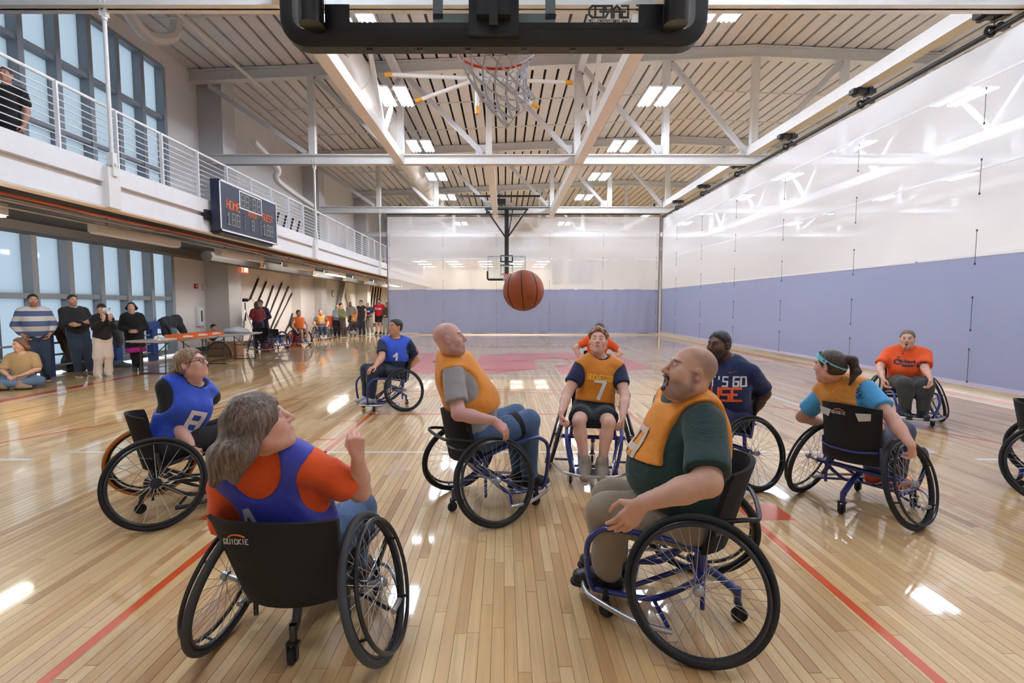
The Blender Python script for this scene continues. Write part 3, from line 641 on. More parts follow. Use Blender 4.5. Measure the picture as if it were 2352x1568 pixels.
# ------------------------------------------------------------------ scoreboard on the balcony front
NAVY = M('scoreboard_navy', (32, 40, 66), .45); OR = M('lettering_orange', (238, 112, 40), .5); SEG = M('segment_grey', (150, 160, 165), .5); PANEL = M('display_black', (14, 15, 18), .35)
sb = empty('scoreboard', (-6.12, 10.62, 3.08), label='navy scoreboard with orange HOME, PERIOD and GUEST lettering on the balcony front', cat='scoreboard')
obj('cabinet', MB().box2((0, 0, 0), (.19, 2.62, 1.06)), NAVY, sb, smooth=False)
fr = MB(); X = .197
for a, b in (((0, 0), (2.62, .035)), ((0, 1.025), (2.62, 1.06)), ((0, 0), (.035, 1.06)), ((2.585, 0), (2.62, 1.06))): fr.box2((.185, a[0], a[1]), (X, b[0], b[1]))
obj('border', fr, RAILW, sb, smooth=False)
def disp(y, z, w, h, txt, dh, dw, border=False):
    p = obj('display_panel', MB().box2((.188, y - w / 2, z - h / 2), (.194, y + w / 2, z + h / 2)), PANEL, sb, smooth=False)
    if border:
        b = MB()
        for a, c in (((-w/2-.03, -h/2-.03), (w/2+.03, -h/2)), ((-w/2-.03, h/2), (w/2+.03, h/2+.03)), ((-w/2-.03, -h/2), (-w/2, h/2)), ((w/2, -h/2), (w/2+.03, h/2))): b.box2((.188, y + a[0], z + a[1]), (.198, y + c[0], z + c[1]))
        obj('panel_border', b, RAILW, sb, smooth=False)
    obj('digit', text_mb(txt, (.196, y, z), (0, 1, 0), (0, 0, 1), dh, w=dw, gap=.55, bold=.085), SEG, p, smooth=False)
disp(1.30, .80, .98, .34, '88:88', .25, .13, True); disp(.52, .30, .52, .36, '188', .25, .12); disp(2.12, .30, .5, .36, '188', .25, .12); disp(1.37, .30, .2, .32, '8', .22, .11)
for y in (1.0, 1.75):
    p = obj('display_panel', MB().box2((.188, y - .05, .12), (.194, y + .05, .5)), PANEL, sb, smooth=False)
    obj('digit', text_mb('B', (.196, y, .44), (0, 1, 0), (0, 0, 1), .05), SEG, p, smooth=False)
    for z in (.18, .26, .34): obj('digit', text_mb('8', (.196, y, z), (0, 1, 0), (0, 0, 1), .05), SEG, p, smooth=False)
for s, y, z, h, w in (('HOME', .52, .6, .17, .11), ('GUEST', 2.12, .6, .15, .085), ('PERIOD', 1.37, .54, .1, .055)): obj('lettering', text_mb(s, (.1945, y, z), (0, 1, 0), (0, 0, 1), h, w=w, gap=.3, bold=.17), OR, sb, smooth=False)
obj('mounting_bracket', MB().box2((-.1, .1, -.06), (.12, 2.5, 0)).box2((-.06, -.16, .2), (0, 0, .4)), BLACK_STEEL, sb, smooth=False)

# ------------------------------------------------------------------ things on the left wall
def exit_sign(loc, label):
    t = empty('exit_sign', loc, label=label, cat='exit sign')
    obj('housing', MB().box((0, 0, 0), (.08, .34, .24)).box((-.45, 0, .0), (.84, .06, .06)), FIX, t, smooth=False)
    obj('lit_face', MB().box((.042, 0, 0), (.006, .3, .2)).box((0, -.172, 0), (.06, .006, .2)), emitter('exit_red', (255, 84, 60), 1.4), t, smooth=False)
    obj('lettering', text_mb('EXIT', (.047, 0, 0), (0, 1, 0), (0, 0, 1), .12, w=.045), emitter('exit_letters', (255, 200, 180), 1.2), t, smooth=False)
XW = XL
exit_sign((-9.15, 17.8, 2.76), 'lit red EXIT sign beside the first wall column'); exit_sign((-8.9, 37.5, 3.05), 'small lit red EXIT sign by the curtain edge')
t = empty('fire_alarm', atx(450, 657, XW + .02), label='red fire alarm pull box on the wall beside the tall window', cat='fire alarm')
obj('box', MB().box((0, 0, 0), (.06, .14, .15)), M('alarm_red', (196, 40, 34), .4), t, smooth=False); obj('lettering', MB().box((.032, 0, .0), (.004, .05, .07)), RAILW, t, smooth=False)
t = empty('thermostat', atx(467, 660, XW + .02), label='small grey sensor box beside the red fire alarm', cat='sensor box'); obj('box', MB().box((0, 0, 0), (.07, .13, .2)), M('plastic_grey', (208, 204, 198), .5), t, smooth=False); obj('cover', MB().box((.04, .02, 0), (.02, .07, .15)), FIX, t, smooth=False)
t = empty('extinguisher_cabinet', atx(457, 727, XW + .02), label='white fire extinguisher cabinet with a narrow window on the left wall', cat='cabinet')
obj('frame', MB().box((0, 0, 0), (.12, .34, .62)), M('cabinet_white', (226, 224, 220), .4), t, smooth=False); obj('door', MB().box((.065, .02, 0), (.02, .24, .54)), RAILW, t, smooth=False); obj('window', MB().box((.078, .03, .02), (.006, .08, .36)), M('glass_dark', (90, 96, 104), .15), t, smooth=False)
t = empty('wall_clock', atx(765, 674, -9.5), label='round black-rimmed clock on the far column', cat='clock')
obj('rim', MB().ring((0, 0, 0), (1, 0, 0), .17, .025, 28, 8), BLACK_STEEL, t); obj('dial', MB().lathe([(.16, -.02), (.16, .01)], (0, 0, 0), (1, 0, 0), 28), RAILW, t); obj('hands', MB().bar((.016, 0, 0), (.016, .03, .1), .012, .004).bar((.016, 0, 0), (.016, -.07, .02), .012, .004), BLACK_STEEL, t)
obj('column_left.004', MB().box2((XL, 23.6, 0), (-9.55, 25.3, 3.0)), WALL, smooth=False, kind='structure')
# slanted acoustic panels: raised slats with dark reveals
ap = empty('acoustic_panel_wall', (XL, 17.5, 0), label='wall of slanted raised acoustic panels with dark slots', cat='wall panels')
SL_ = [(592, 640, 572, 688), (610, 647, 590, 695), (626, 656, 590, 760), (646, 650, 608, 742), (661, 658, 617, 762), (679, 654, 627, 755), (694, 651, 681, 693), (707, 657, 652, 765), (720, 659, 668, 765), (727, 678, 690, 745), (676, 702, 660, 752)]
for u0, v0, u1, v1 in SL_:
    a, b = atx(u0, v0, XL) - (XL, 17.5, 0), atx(u1, v1, XL) - (XL, 17.5, 0); 
    obj('slot', MB().bar(a + (.012, 0, 0), b + (.012, 0, 0), .05, .1, up=(1, 0, 0)), M('slot_dark', (72, 62, 56), .9), ap, smooth=False)
    obj('raised_panel', MB().bar(a + (.01, .27, .0), b + (.01, .27, 0), .34, .035, up=(1, 0, 0)), WALL, ap, smooth=False)
for k in range(5):
    y = 36.5 + .8 * k; obj('slot', MB().bar((.03, y - 17.5 + 1.0, 3.0), (.03, y - 17.5, 1.2), .06, .14, up=(1, 0, 0)), M('slot_dark'), ap, smooth=False)
ap2 = empty('upper_panel_wall', (XL, 17.5, 3.7), label='slanted dark wall slots seen behind the balcony railing', cat='wall panels')
for k in range(11):
    y = 1.0 + .75 * k; obj('slot', MB().bar((.02, y + 1.0, 1.9), (.02, y, .2), .05, .1, up=(1, 0, 0)), M('slot_dark'), ap2, smooth=False)

# guard rail in front of the windows
BLUE = M('blue_pad', (44, 74, 140), .5, var=.05)
g = empty('guard_railing', (-9.68, 0, 0), label='grey guard railing with blue padded posts in front of the tall windows', cat='railing')
for z in (.22, .45, .7): obj('rail_pipe', MB().tube([(0, 7.6, z), (0, 14.6, z)], .022), ALU, g)
for y in (8.2, 9.3, 10.55, 12.45, 13.75): obj('padded_post', MB().box((0, y, .5), (.16, .2, 1.0)), BLUE, g, smooth=False)
for y0, y1 in ((7.6, 9.4), (12.2, 14.5)): obj('top_pad', MB().box2((-.09, y0, .86), (.11, y1, 1.06)), BLUE, g, smooth=False)
obj('red_pad', MB().box2((-.08, 8.0, 1.062), (.1, 9.0, 1.1)), M('red_pad', (190, 50, 44), .5), g, smooth=False)

# folding tables and what lies on them
TG = M('table_grey', (190, 190, 186), .5); DST = M('table_steel', (66, 68, 72), .4)
for k, (y0, lab) in enumerate(((10.7, 'grey folding table under the orange boxes'), (12.55, 'grey folding table with a white plastic bag, farther one'))):
    t = empty('folding_table', (-7.65 + .25 * k, y0 + .9, 0), -.12, label=lab, cat='table', group='folding tables')
    obj('tabletop', MB().box((0, 0, .735), (.76, 1.83, .035)).box((0, 0, .715), (.7, 1.7, .03)), TG, t, smooth=False)
    for y in (-.62, .62):
        m = MB().tube([(-.3, y, .7), (-.3, y * 1.05, .02), (-.3, y * 1.1, .02)], .014, 6).tube([(.3, y, .7), (.3, y * 1.05, .02)], .014, 6).tube([(-.3, y, .4), (.3, y, .4)], .011, 6).tube([(0, y * .2, .7), (0, y, .4)], .01, 6).tube([(-.34, y, .015), (.34, y, .015)], .014, 6)
        obj('leg', m, DST, t)
ORB = M('orange_card', (240, 108, 36), .55)
for k, y in enumerate((11.35, 11.95, 12.55)):
    t = empty('orange_box', (-7.35 - .02 * k, y, .755), -.12, label='flat orange printed box on the folding table, %s of three' % ('nearest', 'middle', 'farthest')[k], cat='box', group='orange boxes on the table')
    obj('tray', MB().box((0, 0, .05), (.36, .52, .1)), ORB, t, smooth=False); obj('white_print', MB().box((.182, 0, .05), (.004, .3, .03)).box((.182, -.04, .075), (.004, .2, .012)), RAILW, t, smooth=False)
t = empty('paper_stack', (-7.4, 10.95, .755), label='stack of white papers at the near end of the table', cat='papers'); obj('sheets', MB().box((0, 0, .015), (.3, .42, .03)), RAILW, t, smooth=False); obj('top_sheet', MB().box((.02, .03, .033), (.28, .4, .004), Matrix.Rotation(.15, 3, 'Z')), RAILW, t, smooth=False)
t = empty('tape_roll', (-7.45, 10.72, .755), label='white tape roll beside the papers on the table', cat='tape roll'); obj('roll', MB().ring((0, 0, .05), (1, 0, 0), .04, .018, 16, 6, flat=2), RAILW, t)
# box and cushion by the wall
cb = fl(520, 817); t = empty('cardboard_box', (cb[0] - .15, cb[1] + .3, 0), .1, label='brown cardboard box on the floor under the table end', cat='box')
KR = M('cardboard', (172, 136, 100), .8); obj('carton', MB().box2((-.4, -.25, 0), (.4, .25, .42)), KR, t, smooth=False); obj('flap', MB().bar((-.4, -.25, .42), (-.55, -.25, .52), .5, .01, up=(0, 0, 1)), KR, t, smooth=False); obj('paper_filling', MB().ball((0, 0, .44), (.32, .2, .12), 14, 8), RAILW, t)
t = empty('round_bag', (cb[0] - .1, cb[1] - .15, 0), 0, label='brown half-round wheel bag with a black rim leaning on the box', cat='bag')
V = [(.36 * math.cos(a), 0, .02 + .42 * math.sin(a)) for a in np.linspace(0, PI, 20)]
mbb = MB(); mbb.add([(x, y, z) for y in (-.06, .06) for x, _, z in V], [tuple(range(20)), tuple(range(39, 19, -1))] + [(i, 20 + i, 21 + i, 1 + i) for i in range(19)] + [(0, 19, 39, 20)])
obj('bag_body', mbb, M('bag_brown', (128, 104, 84), .8), t, smooth=False); obj('rim', MB().tube([(x, -.06, z) for x, _, z in V], .018, 6), BLACK_STEEL, t)

# tripod with camera
tpb = fl(567, 806); t = empty('camera_tripod', (tpb[0], tpb[1], 0), label='tall silver tripod with a small camera beside the empty wheelchair', cat='tripod')
for a in (.3, 2.4, 4.5): obj('leg', MB().tube([(0, 0, 1.35), (.45 * math.cos(a), .45 * math.sin(a), .02)], .02, 7), CHROME, t)
obj('centre_post', MB().tube([(0, 0, 1.0), (0, 0, 1.6)], .018, 8), BLACK_STEEL, t); obj('camera', MB().box((0, 0, 1.68), (.1, .16, .11)).tube([(.05, 0, 1.68), (.13, 0, 1.68)], .035, 10), BLACK_STEEL, t, smooth=False)

# hall beyond the far curtain
t = empty('wall_display', (-4.0, 44.9, 5.25), label='amber digital clock reading 79 41 on the far wall', cat='clock')
obj('case', MB().box((0, 0, 0), (1.0, .1, .42)), PANEL, t, smooth=False); obj('digit', text_mb('79:41', (0, -.06, 0), (1, 0, 0), (0, 0, 1), .28, w=.13), emitter('amber_led', (255, 170, 30), 2.5), t, smooth=False)
DG = M('dark_glazing', (70, 72, 78), .1)
for k, (x0, x1) in enumerate(((4.3, 5.2), (5.8, 8.0))):
    wn = link('window_%d' % (3 + k), None, loc=(x0, YF - .02, 3.4), kind='structure'); obj('pane', MB().box2((0, -.03, 0), (x1 - x0, 0, 2.0)), DG, wn, smooth=False)
    for j in range(6): obj('slat', MB().box2((0, -.08, .1 + .15 * j), (x1 - x0, -.05, .13 + .15 * j)), RAILW, wn, smooth=False)
sf = obj('trim_1', MB().box2((XL, 38, 4.9), (3.6, YF, 5.05)), FARW, smooth=False, kind='structure')
PL = emitter('panel_light', (255, 250, 240), 6)
n = 0
for x in (-6.5, -4, -1.5, 1, 3):
    for y in (39, 41.5, 44):
        n += 1; tt = empty('panel_light', (x, y, 4.88), label='small square ceiling panel light beyond the far curtain, %s of column %s' % (('front', 'middle', 'back')[(n - 1) % 3], ('one', 'two', 'three', 'four', 'five')[(n - 1) // 3]), cat='ceiling light', group='panel lights beyond the curtain'); obj('diffuser', MB().box((0, 0, 0), (1.0, .5, .03)), PL, tt, smooth=False); obj('frame', MB().box((0, 0, .012), (1.06, .56, .02)), FIX, tt, smooth=False)
rr = link('balcony_railing', None, loc=(24.5, 0, 3.7), label='white railing on the far right balcony behind the side curtain', cat='railing')
for k in range(8): obj('rail_bar', MB().tube([(0, 4, .1 + .11 * k), (0, 40, .1 + .11 * k)], .012, 5), RAILW, rr)
for k in range(16): obj('post', MB().tube([(0, 4 + 2.4 * k, -.2), (0, 4 + 2.4 * k, .95)], .02, 5), RAILW, rr)
obj('balcony_right', MB().box2((24.4, YB, 3.0), (XR, YF, 3.7)), FASCIA, smooth=False, kind='structure')
# ------------------------------------------------------------------ sports wheelchairs
BLUEF = M('frame_blue', (30, 44, 120), .3, coat=.6, var=.04); BLACKF = M('frame_black', (24, 24, 28), .35, coat=.5); TYRE = M('tyre_black', (30, 31, 34), .7); TYREG = M('tyre_grey', (62, 64, 68), .75)
RIMM = M('rim_black', (26, 26, 30), .35); SPOKE = M('spoke_steel', (190, 190, 196), .3, metal=.8); HUBM = M('hub_silver', (170, 172, 178), .3, metal=.8)
ORANGE_RIM = M('handrim_orange', (186, 112, 34), .5); UPH = M('upholstery_black', (15, 15, 17), .85, bump=.3, bscale=350); STRAP = M('strap_black', (18, 18, 20), .8)
YELC = M('caster_amber', (190, 150, 70), .5); LOGO_O = M('logo_orange', (232, 100, 36), .5); LOGO_W = M('logo_white', (214, 214, 214), .6)
WR, CAMB = .295, math.radians(15)
def wheel_meshes():
    d = {}
    d['tyre'] = MB().ring((0, 0, 0), (0, 1, 0), WR, .0155, 72, 10).mesh('wheel', TYRE)
    d['tyreg'] = MB().ring((0, 0, 0), (0, 1, 0), WR, .0165, 72, 10).mesh('wheel', TYREG)
    d['tyreo'] = d['tyre']; d['side'] = MB().ring((0, -.008, 0), (0, 1, 0), WR + .003, .0135, 72, 10).mesh('tyre_sidewall', ORANGE_RIM)
    d['rim'] = MB().ring((0, 0, 0), (0, 1, 0), WR - .022, .0085, 72, 8, flat=1.3).mesh('rim', RIMM)
    hb = MB().lathe([(.012, -.04), (.02, -.038), (.02, -.03), (.012, -.026), (.012, .026), (.024, .03), (.024, .04), (.017, .046), (.017, .056), (.008, .06)], (0, 0, 0), (0, 1, 0), 18)
    d['hub'] = hb.mesh('hub', HUBM)
    d['hubk'] = MB().lathe([(.014, -.04), (.03, -.036), (.03, -.02), (.02, -.016), (.02, .016), (.036, .02), (.036, .045), (.01, .05)], (0, 0, 0), (0, 1, 0), 18).mesh('hub', RIMM)
    for nm, n, r in (('spokes', 36, .0013), ('spokes_bold', 20, .0022)):
        sp = MB()
        for k in range(n):
            a = 2 * PI * k / n; s = 1 if k % 2 else -1; tw = (1 if (k // 2) % 2 else -1) * (.7 if nm == 'spokes' else .25)
            sp.tube([(.02 * math.cos(a + tw), s * .034, .02 * math.sin(a + tw)), ((WR - .028) * math.cos(a), 0, (WR - .028) * math.sin(a))], r, 5)
        d[nm] = sp.mesh('spokes', SPOKE)
    def hr(mat):
        h = MB().ring((0, .045, 0), (0, 1, 0), WR - .028, .0095, 64, 8)
        for k in range(6):
            a = 2 * PI * (k + .3) / 6; h.tube([((WR - .024) * math.cos(a), .0, (WR - .024) * math.sin(a)), ((WR - .03) * math.cos(a), .045, (WR - .03) * math.sin(a))], .006, 6)
        return h.mesh('hand_rim', mat)
    d['hr_k'] = hr(M('handrim_black', (36, 36, 40), .3)); d['hr_o'] = hr(ORANGE_RIM)
    d['cw'] = MB().ring((0, 0, 0), (0, 1, 0), .026, .012, 20, 8).lathe([(.018, -.01), (.018, .01)], (0, 0, 0), (0, 1, 0), 12).mesh('caster_wheel', RUBBER)
    d['cwy'] = MB().ring((0, 0, 0), (0, 1, 0), .026, .012, 20, 8).mesh('caster_wheel', YELC)
    return d
WM = wheel_meshes()
class Chair: pass
def wheelchair(x, y, heading, label, frame=None, sf=.46, sb=.40, bt=.76, hr='hr_k', tyre='tyre', hub='hub', spokes='spokes', casters='cw', bumper=True, pushbar=False, back_w=.38, fx=0.0, bx=.11, flare=.06, group='sports wheelchairs', logo=None, track=.40, backang=.07, antitip=True, ATX=-.18):
    frame = frame or BLUEF; rz = math.atan2(heading[1], heading[0]); c = Chair()
    t = empty('sports_wheelchair', (x, y, 0), rz, label=label, cat='wheelchair', group=group)
    R = np.array([[math.cos(rz), -math.sin(rz), 0], [math.sin(rz), math.cos(rz), 0], [0, 0, 1]])
    c.root = t; c.L = lambda a, b, z: np.array([x, y, 0]) + R @ np.array([a, b, z]); c.R = R; c.fwd = R[:, 0]; c.left = R[:, 1]
    zt = (WR + .0155); zc = zt * math.cos(CAMB); yc = track - zt * math.sin(CAMB); c.yc, c.zc = yc, zc
    for s in (1, -1):
        # local wheel y axis is outboard; camber leans the top inwards
        w = link('wheel', WM[tyre], t, loc=(0, s * yc, zc), rot=(s * CAMB, 0, 0)); w.scale = (1, s, 1)
        link('rim', WM['rim'], w); link('tyre_sidewall', WM['side'], w) if tyre == 'tyreo' else None; link('hub', WM[hub], w); link('spokes', WM[spokes], w, kind='stuff'); link('hand_rim', WM[hr], w)
    hw = .19
    fm = MB()
    for s in (1, -1):
        fm.tube([(bx - .2, s * hw, sb - .02), (.1, s * hw, (sb + sf) / 2), (.34 + fx, s * .222, sf + .01), (.44 + fx, s * .225, sf - .005), (.50 + fx, s * .22, sf - .09), (.50 + fx, s * .19, .2), (.48 + fx, s * .165, .115)], .0145, 9, smooth=5)
        fm.tube([(-.02, s * .2, zc), (-.02, s * hw, (sb + sf) / 2 - .03)], .016, 8)
        fm.tube([(0, s * .24, zc), (.1, s * .2, .2), (.22, s * .18, .13), (.48 + fx, s * .165, .115)], .014, 8, smooth=4)
        fm.tube([(-.02, s * .21, zc + .02), (-.02, s * .21, .15)], .011, 8)
        fm.tube([(bx - .2, s * hw, sb - .02), (bx - .22, s * hw, sb + .12)], .013, 8)
    fm.tube([(0, -yc + .03, zc), (0, yc - .03, zc)], .019, 12); fm.tube([(.2, -hw, (sb + sf) / 2 + .02), (.2, hw, (sb + sf) / 2 + .02)], .012, 8); fm.tube([(bx - .2, -hw, sb - .03), (bx - .2, hw, sb - .03)], .012, 8)
    fm.tube([(.3, -.16, .12), (.3, .16, .12)], .012, 8); fm.tube([(.02, -.12, zc), (.32, -.12, .13)], .012, 8); fm.tube([(.02, .12, zc), (.32, .12, .13)], .012, 8)
    if antitip:
        fm.tube([(.05, 0, zc - .02), (-.04, 0, zc - .06), (ATX + .03, 0, .17), (ATX, 0, .14)], [.02] , 9, smooth=4); fm.tube([(ATX, 0, .17), (ATX, 0, .09)], .017, 8)
    obj('frame', fm, frame, t)
    obj('footplate', MB().box((.42 + fx, 0, .105), (.16, .28, .012)), RIMM, t, smooth=False)
    if bumper:
        z = .115; B = [(.10, .37, z), (.24, .36, z), (.42 + fx, .27, z), (.52 + fx, .18, z), (.55 + fx, 0, z)]; B = B + [(a, -b, q) for a, b, q in B[-2::-1]]
        obj('bumper', MB().tube(B, .013, 9, smooth=5), bumper if bumper is not True else M('bumper_chrome', (190, 190, 196), .28, metal=.85), t)
        [obj('bumper_stay', MB().tube(pq, .01, 7), frame, t) for pq in ([(.12, .34, .115), (.2, .17, .14)], [(.12, -.34, .115), (.2, -.17, .14)], [(.52 + fx, .12, .115), (.4 + fx, .12, .115)], [(.52 + fx, -.12, .115), (.4 + fx, -.12, .115)])]
    cs = [(.41 + fx, .19, .07), (.41 + fx, -.19, .07)] + ([(ATX - .01, 0, .07)] if antitip else [])
    for a, b, z in cs:
        f = obj('caster', MB().box((a, b - .02, .055), (.022, .005, .07)).box((a, b + .02, .055), (.022, .005, .07)).box((a + .005, b, .09), (.03, .05, .012)).lathe([(.013, 0), (.013, .05)], (a + .008, b, .09), (0, 0, 1), 10), RIMM, t)
        link('caster_wheel', WM[casters], f, loc=(a, b, .038))
    # seat and back
    s_ = MB().bar((bx - .2, 0, sb + .02), (.3 + fx, 0, sf + .02), .36, .05); obj('seat_cushion', s_, UPH, t, smooth=False)
    V = []; n = 9; mlev = 8; th = .022; bw = back_w / 2
    for side in (0, 1):
        for j in range(mlev):
            f = j / (mlev - 1); z = sb - .02 + (bt - sb + .02) * f
            for i in range(n):
                g = -1 + 2 * i / (n - 1); wd = bw * (1.0 + flare * f); xx = bx - .235 - backang * f * .9 - .05 * (1 - g * g) + (-th if side == 0 else 0) + .05 * abs(g) ** 3
                V.append((xx, g * wd, z - .02 * g * g * (1 if j == mlev - 1 else 0)))
    F = []; K = n * mlev
    for j in range(mlev - 1):
        for i in range(n - 1):
            q = (j * n + i, j * n + i + 1, (j + 1) * n + i + 1, (j + 1) * n + i); F.append(q[::-1]); F.append(tuple(K + a for a in q))
    for j in range(mlev - 1):
        for i in (0, n - 1): q = (j * n + i, (j + 1) * n + i, K + (j + 1) * n + i, K + j * n + i); F.append(q if i == 0 else q[::-1])
    for i in range(n - 1):
        for j in (0, mlev - 1): q = (j * n + i, j * n + i + 1, K + j * n + i + 1, K + j * n + i); F.append(q if j else q[::-1])
    bk = obj('backrest', MB().add(V, F), UPH, t)
    obj('back_strap', MB().tube([(bx-.24, bw, sb + .08), (bx-.3, bw * .5, sb + .07), (bx-.32, 0, sb + .07), (bx-.3, -bw * .5, sb + .07), (bx-.24, -bw, sb + .08)], .009, 6, smooth=4), frame if pushbar is False else RIMM, bk)
    if pushbar: obj('push_bar', MB().tube([(bx-.15, bw + .02, sb + .13), (bx-.36, bw + .01, sb + .17), (bx-.42, bw - .05, sb + .17), (bx-.42, -bw + .05, sb + .17), (bx-.36, -bw - .01, sb + .17), (bx-.15, -bw - .02, sb + .13)], .011, 8, smooth=5), RIMM, t)
    if logo:
        o = np.array([bx - .295 - backang * .85, .0 + logo, bt - .065]); ob = obj('back_lettering', text_mb('QUICKIE', o + (-.026, 0, 0), (0, -1, 0), (-.1, 0, 1), .019, w=.0095, gap=.45, bold=.18), LOGO_W, bk, smooth=False)
        obj('back_emblem', MB().tube([o + (-.026, .03, .014), o + (-.028, .018, .024), o + (-.028, -.008, .026), o + (-.026, -.034, .017)], .003, 5, smooth=3), LOGO_O, bk)
    return c
# ------------------------------------------------------------------ bodies and clothes from blended distance fields
def smin(a, b, k):
    h = np.maximum(k - np.abs(a - b), 0) / k; return np.minimum(a, b) - h * h * k * .25
class Sdf:
    """list of ops; each op = (kind, lo, hi, fn, k)"""
    def __init__(s): s.ops = []
    def cap(s, a, b, ra, rb=None, k=.02, kind='u', flat=None, fl_=1.0, cut=None):
        a, b = np.asarray(a, float), np.asarray(b, float); rb = ra if rb is None else rb; ba = b - a; L2 = max(float(ba @ ba), 1e-12); m = max(ra, rb) * max(1, fl_)
        n = None if flat is None else unit(flat)
        if cut is not None: cp, cn = np.asarray(cut[0], float), unit(cut[1])
        def fn(X, Y, Z, o=0.0):
            x, y, z = X - a[0], Y - a[1], Z - a[2]; t = np.clip((x * ba[0] + y * ba[1] + z * ba[2]) / L2, 0, 1)
            x, y, z = x - t * ba[0], y - t * ba[1], z - t * ba[2]; r = ra + (rb - ra) * t
            q = x * x + y * y + z * z
            if n is not None: e = x * n[0] + y * n[1] + z * n[2]; q = q + e * e * (1 / fl_ ** 2 - 1)
            q = np.sqrt(q) - r - o
            return q if cut is None else np.maximum(q, (X - cp[0]) * cn[0] + (Y - cp[1]) * cn[1] + (Z - cp[2]) * cn[2])
        s.ops.append((kind, np.minimum(a, b) - m, np.maximum(a, b) + m, fn, k)); return s
    def ell(s, c, r, R=None, k=.02, kind='u'):
        c = np.asarray(c, float); r = np.broadcast_to(np.asarray(r, float), (3,)); R = np.eye(3) if R is None else np.asarray(R, float); m = r.max()
        def fn(X, Y, Z, o=0.0):
            x, y, z = X - c[0], Y - c[1], Z - c[2]; ro = r + o
            p = [(x * R[0, i] + y * R[1, i] + z * R[2, i]) for i in range(3)]
            k0 = np.sqrt((p[0] / ro[0]) ** 2 + (p[1] / ro[1]) ** 2 + (p[2] / ro[2]) ** 2); k1 = np.sqrt((p[0] / ro[0] ** 2) ** 2 + (p[1] / ro[1] ** 2) ** 2 + (p[2] / ro[2] ** 2) ** 2) + 1e-9
            return k0 * (k0 - 1) / k1
        s.ops.append((kind, c - m, c + m, fn, k)); return s
    def plane(s, p, n, k=.004):        # keeps the side the normal points away from
        p, n = np.asarray(p, float), unit(n)
        s.ops.append(('p', None, None, lambda X, Y, Z, o=0.0: (X - p[0]) * n[0] + (Y - p[1]) * n[1] + (Z - p[2]) * n[2], k)); return s
    def noise(s, amp, freq, seed=0, stretch=(1, 1, 1)):
        r = np.random.default_rng(seed); D = [(unit(r.normal(size=3)) * freq * f * np.array(stretch), r.random() * 6.28) for f in (1, 1, 1.7, 1.7, 2.6)]
        def fn(X, Y, Z, o=0.0):
            v = 0
            for i, (d, ph) in enumerate(D): v = v + np.sin(X * d[0] + Y * d[1] + Z * d[2] + ph + (1.3 * np.sin(Y * d[0] + Z * d[1] + ph) if i < 3 else 0)) * (1 if i < 2 else .6)
            return amp * v / 2.2
        s.ops.append(('n', None, None, fn, 0)); return s
    def join(s, other, o=0.0):
        for op in other.ops: s.ops.append((op[0], None if op[1] is None else op[1] - o, None if op[2] is None else op[2] + o, (lambda X, Y, Z, oo=0.0, f=op[3]: f(X, Y, Z, oo + o)), op[4]))
        return s
    def bounds(s):
        lo = np.min([o[1] for o in s.ops if o[0] == 'u'], 0); hi = np.max([o[2] for o in s.ops if o[0] == 'u'], 0); return lo, hi
    def mesh(s, h, lo=None, hi=None, it=0):
        l, u = s.bounds(); l, u = l - 2.5 * h, u + 2.5 * h
        if lo is not None: l = np.maximum(l, lo)
        if hi is not None: u = np.minimum(u, hi)
        ax = [l[i] + h * np.arange(max(4, int(math.ceil((u[i] - l[i]) / h)) + 1)) for i in range(3)]
        F = np.full([len(a) for a in ax], .3)
        for kind, a, b, fn, k in s.ops:
            if kind in 'us':
                mg = k + 2.2 * h; sl = []
                for i in range(3):
                    i0 = int(np.searchsorted(ax[i], a[i] - mg)); i1 = int(np.searchsorted(ax[i], b[i] + mg)); sl.append(slice(i0, i1))
                if any(q.stop <= q.start for q in sl): continue
                sl = tuple(sl); X, Y, Z = np.ix_(ax[0][sl[0]], ax[1][sl[1]], ax[2][sl[2]]); d = fn(X, Y, Z)
                if kind == 'u': F[sl] = smin(F[sl], d, k)
                else: F[sl] = -smin(-F[sl], d, k)
            else:
                X, Y, Z = np.ix_(*ax); d = fn(X, Y, Z)
                if kind == 'p': F = -smin(-F, -d + 0 * F, k)
                else: F = F + d
        F[0] = F[-1] = 1; F[:, 0] = F[:, -1] = 1; F[:, :, 0] = F[:, :, -1] = 1
        V, Q = nets(F, ax)
        for _ in range(it):
            A = np.concatenate([Q[:, 0], Q[:, 1], Q[:, 2], Q[:, 3]]); Bq = np.concatenate([Q[:, 1], Q[:, 2], Q[:, 3], Q[:, 0]]); n = len(V); c = np.bincount(A, minlength=n) + np.bincount(Bq, minlength=n)
            V = V * .5 + .5 * np.stack([(np.bincount(A, V[Bq, i], n) + np.bincount(Bq, V[A, i], n)) / np.maximum(c, 1) for i in range(3)], 1)
        return V, Q
_C = np.array([(i, j, k) for i in (0, 1) for j in (0, 1) for k in (0, 1)])
_E = [(a, b) for a in range(8) for b in range(a + 1, 8) if np.abs(_C[a] - _C[b]).sum() == 1]
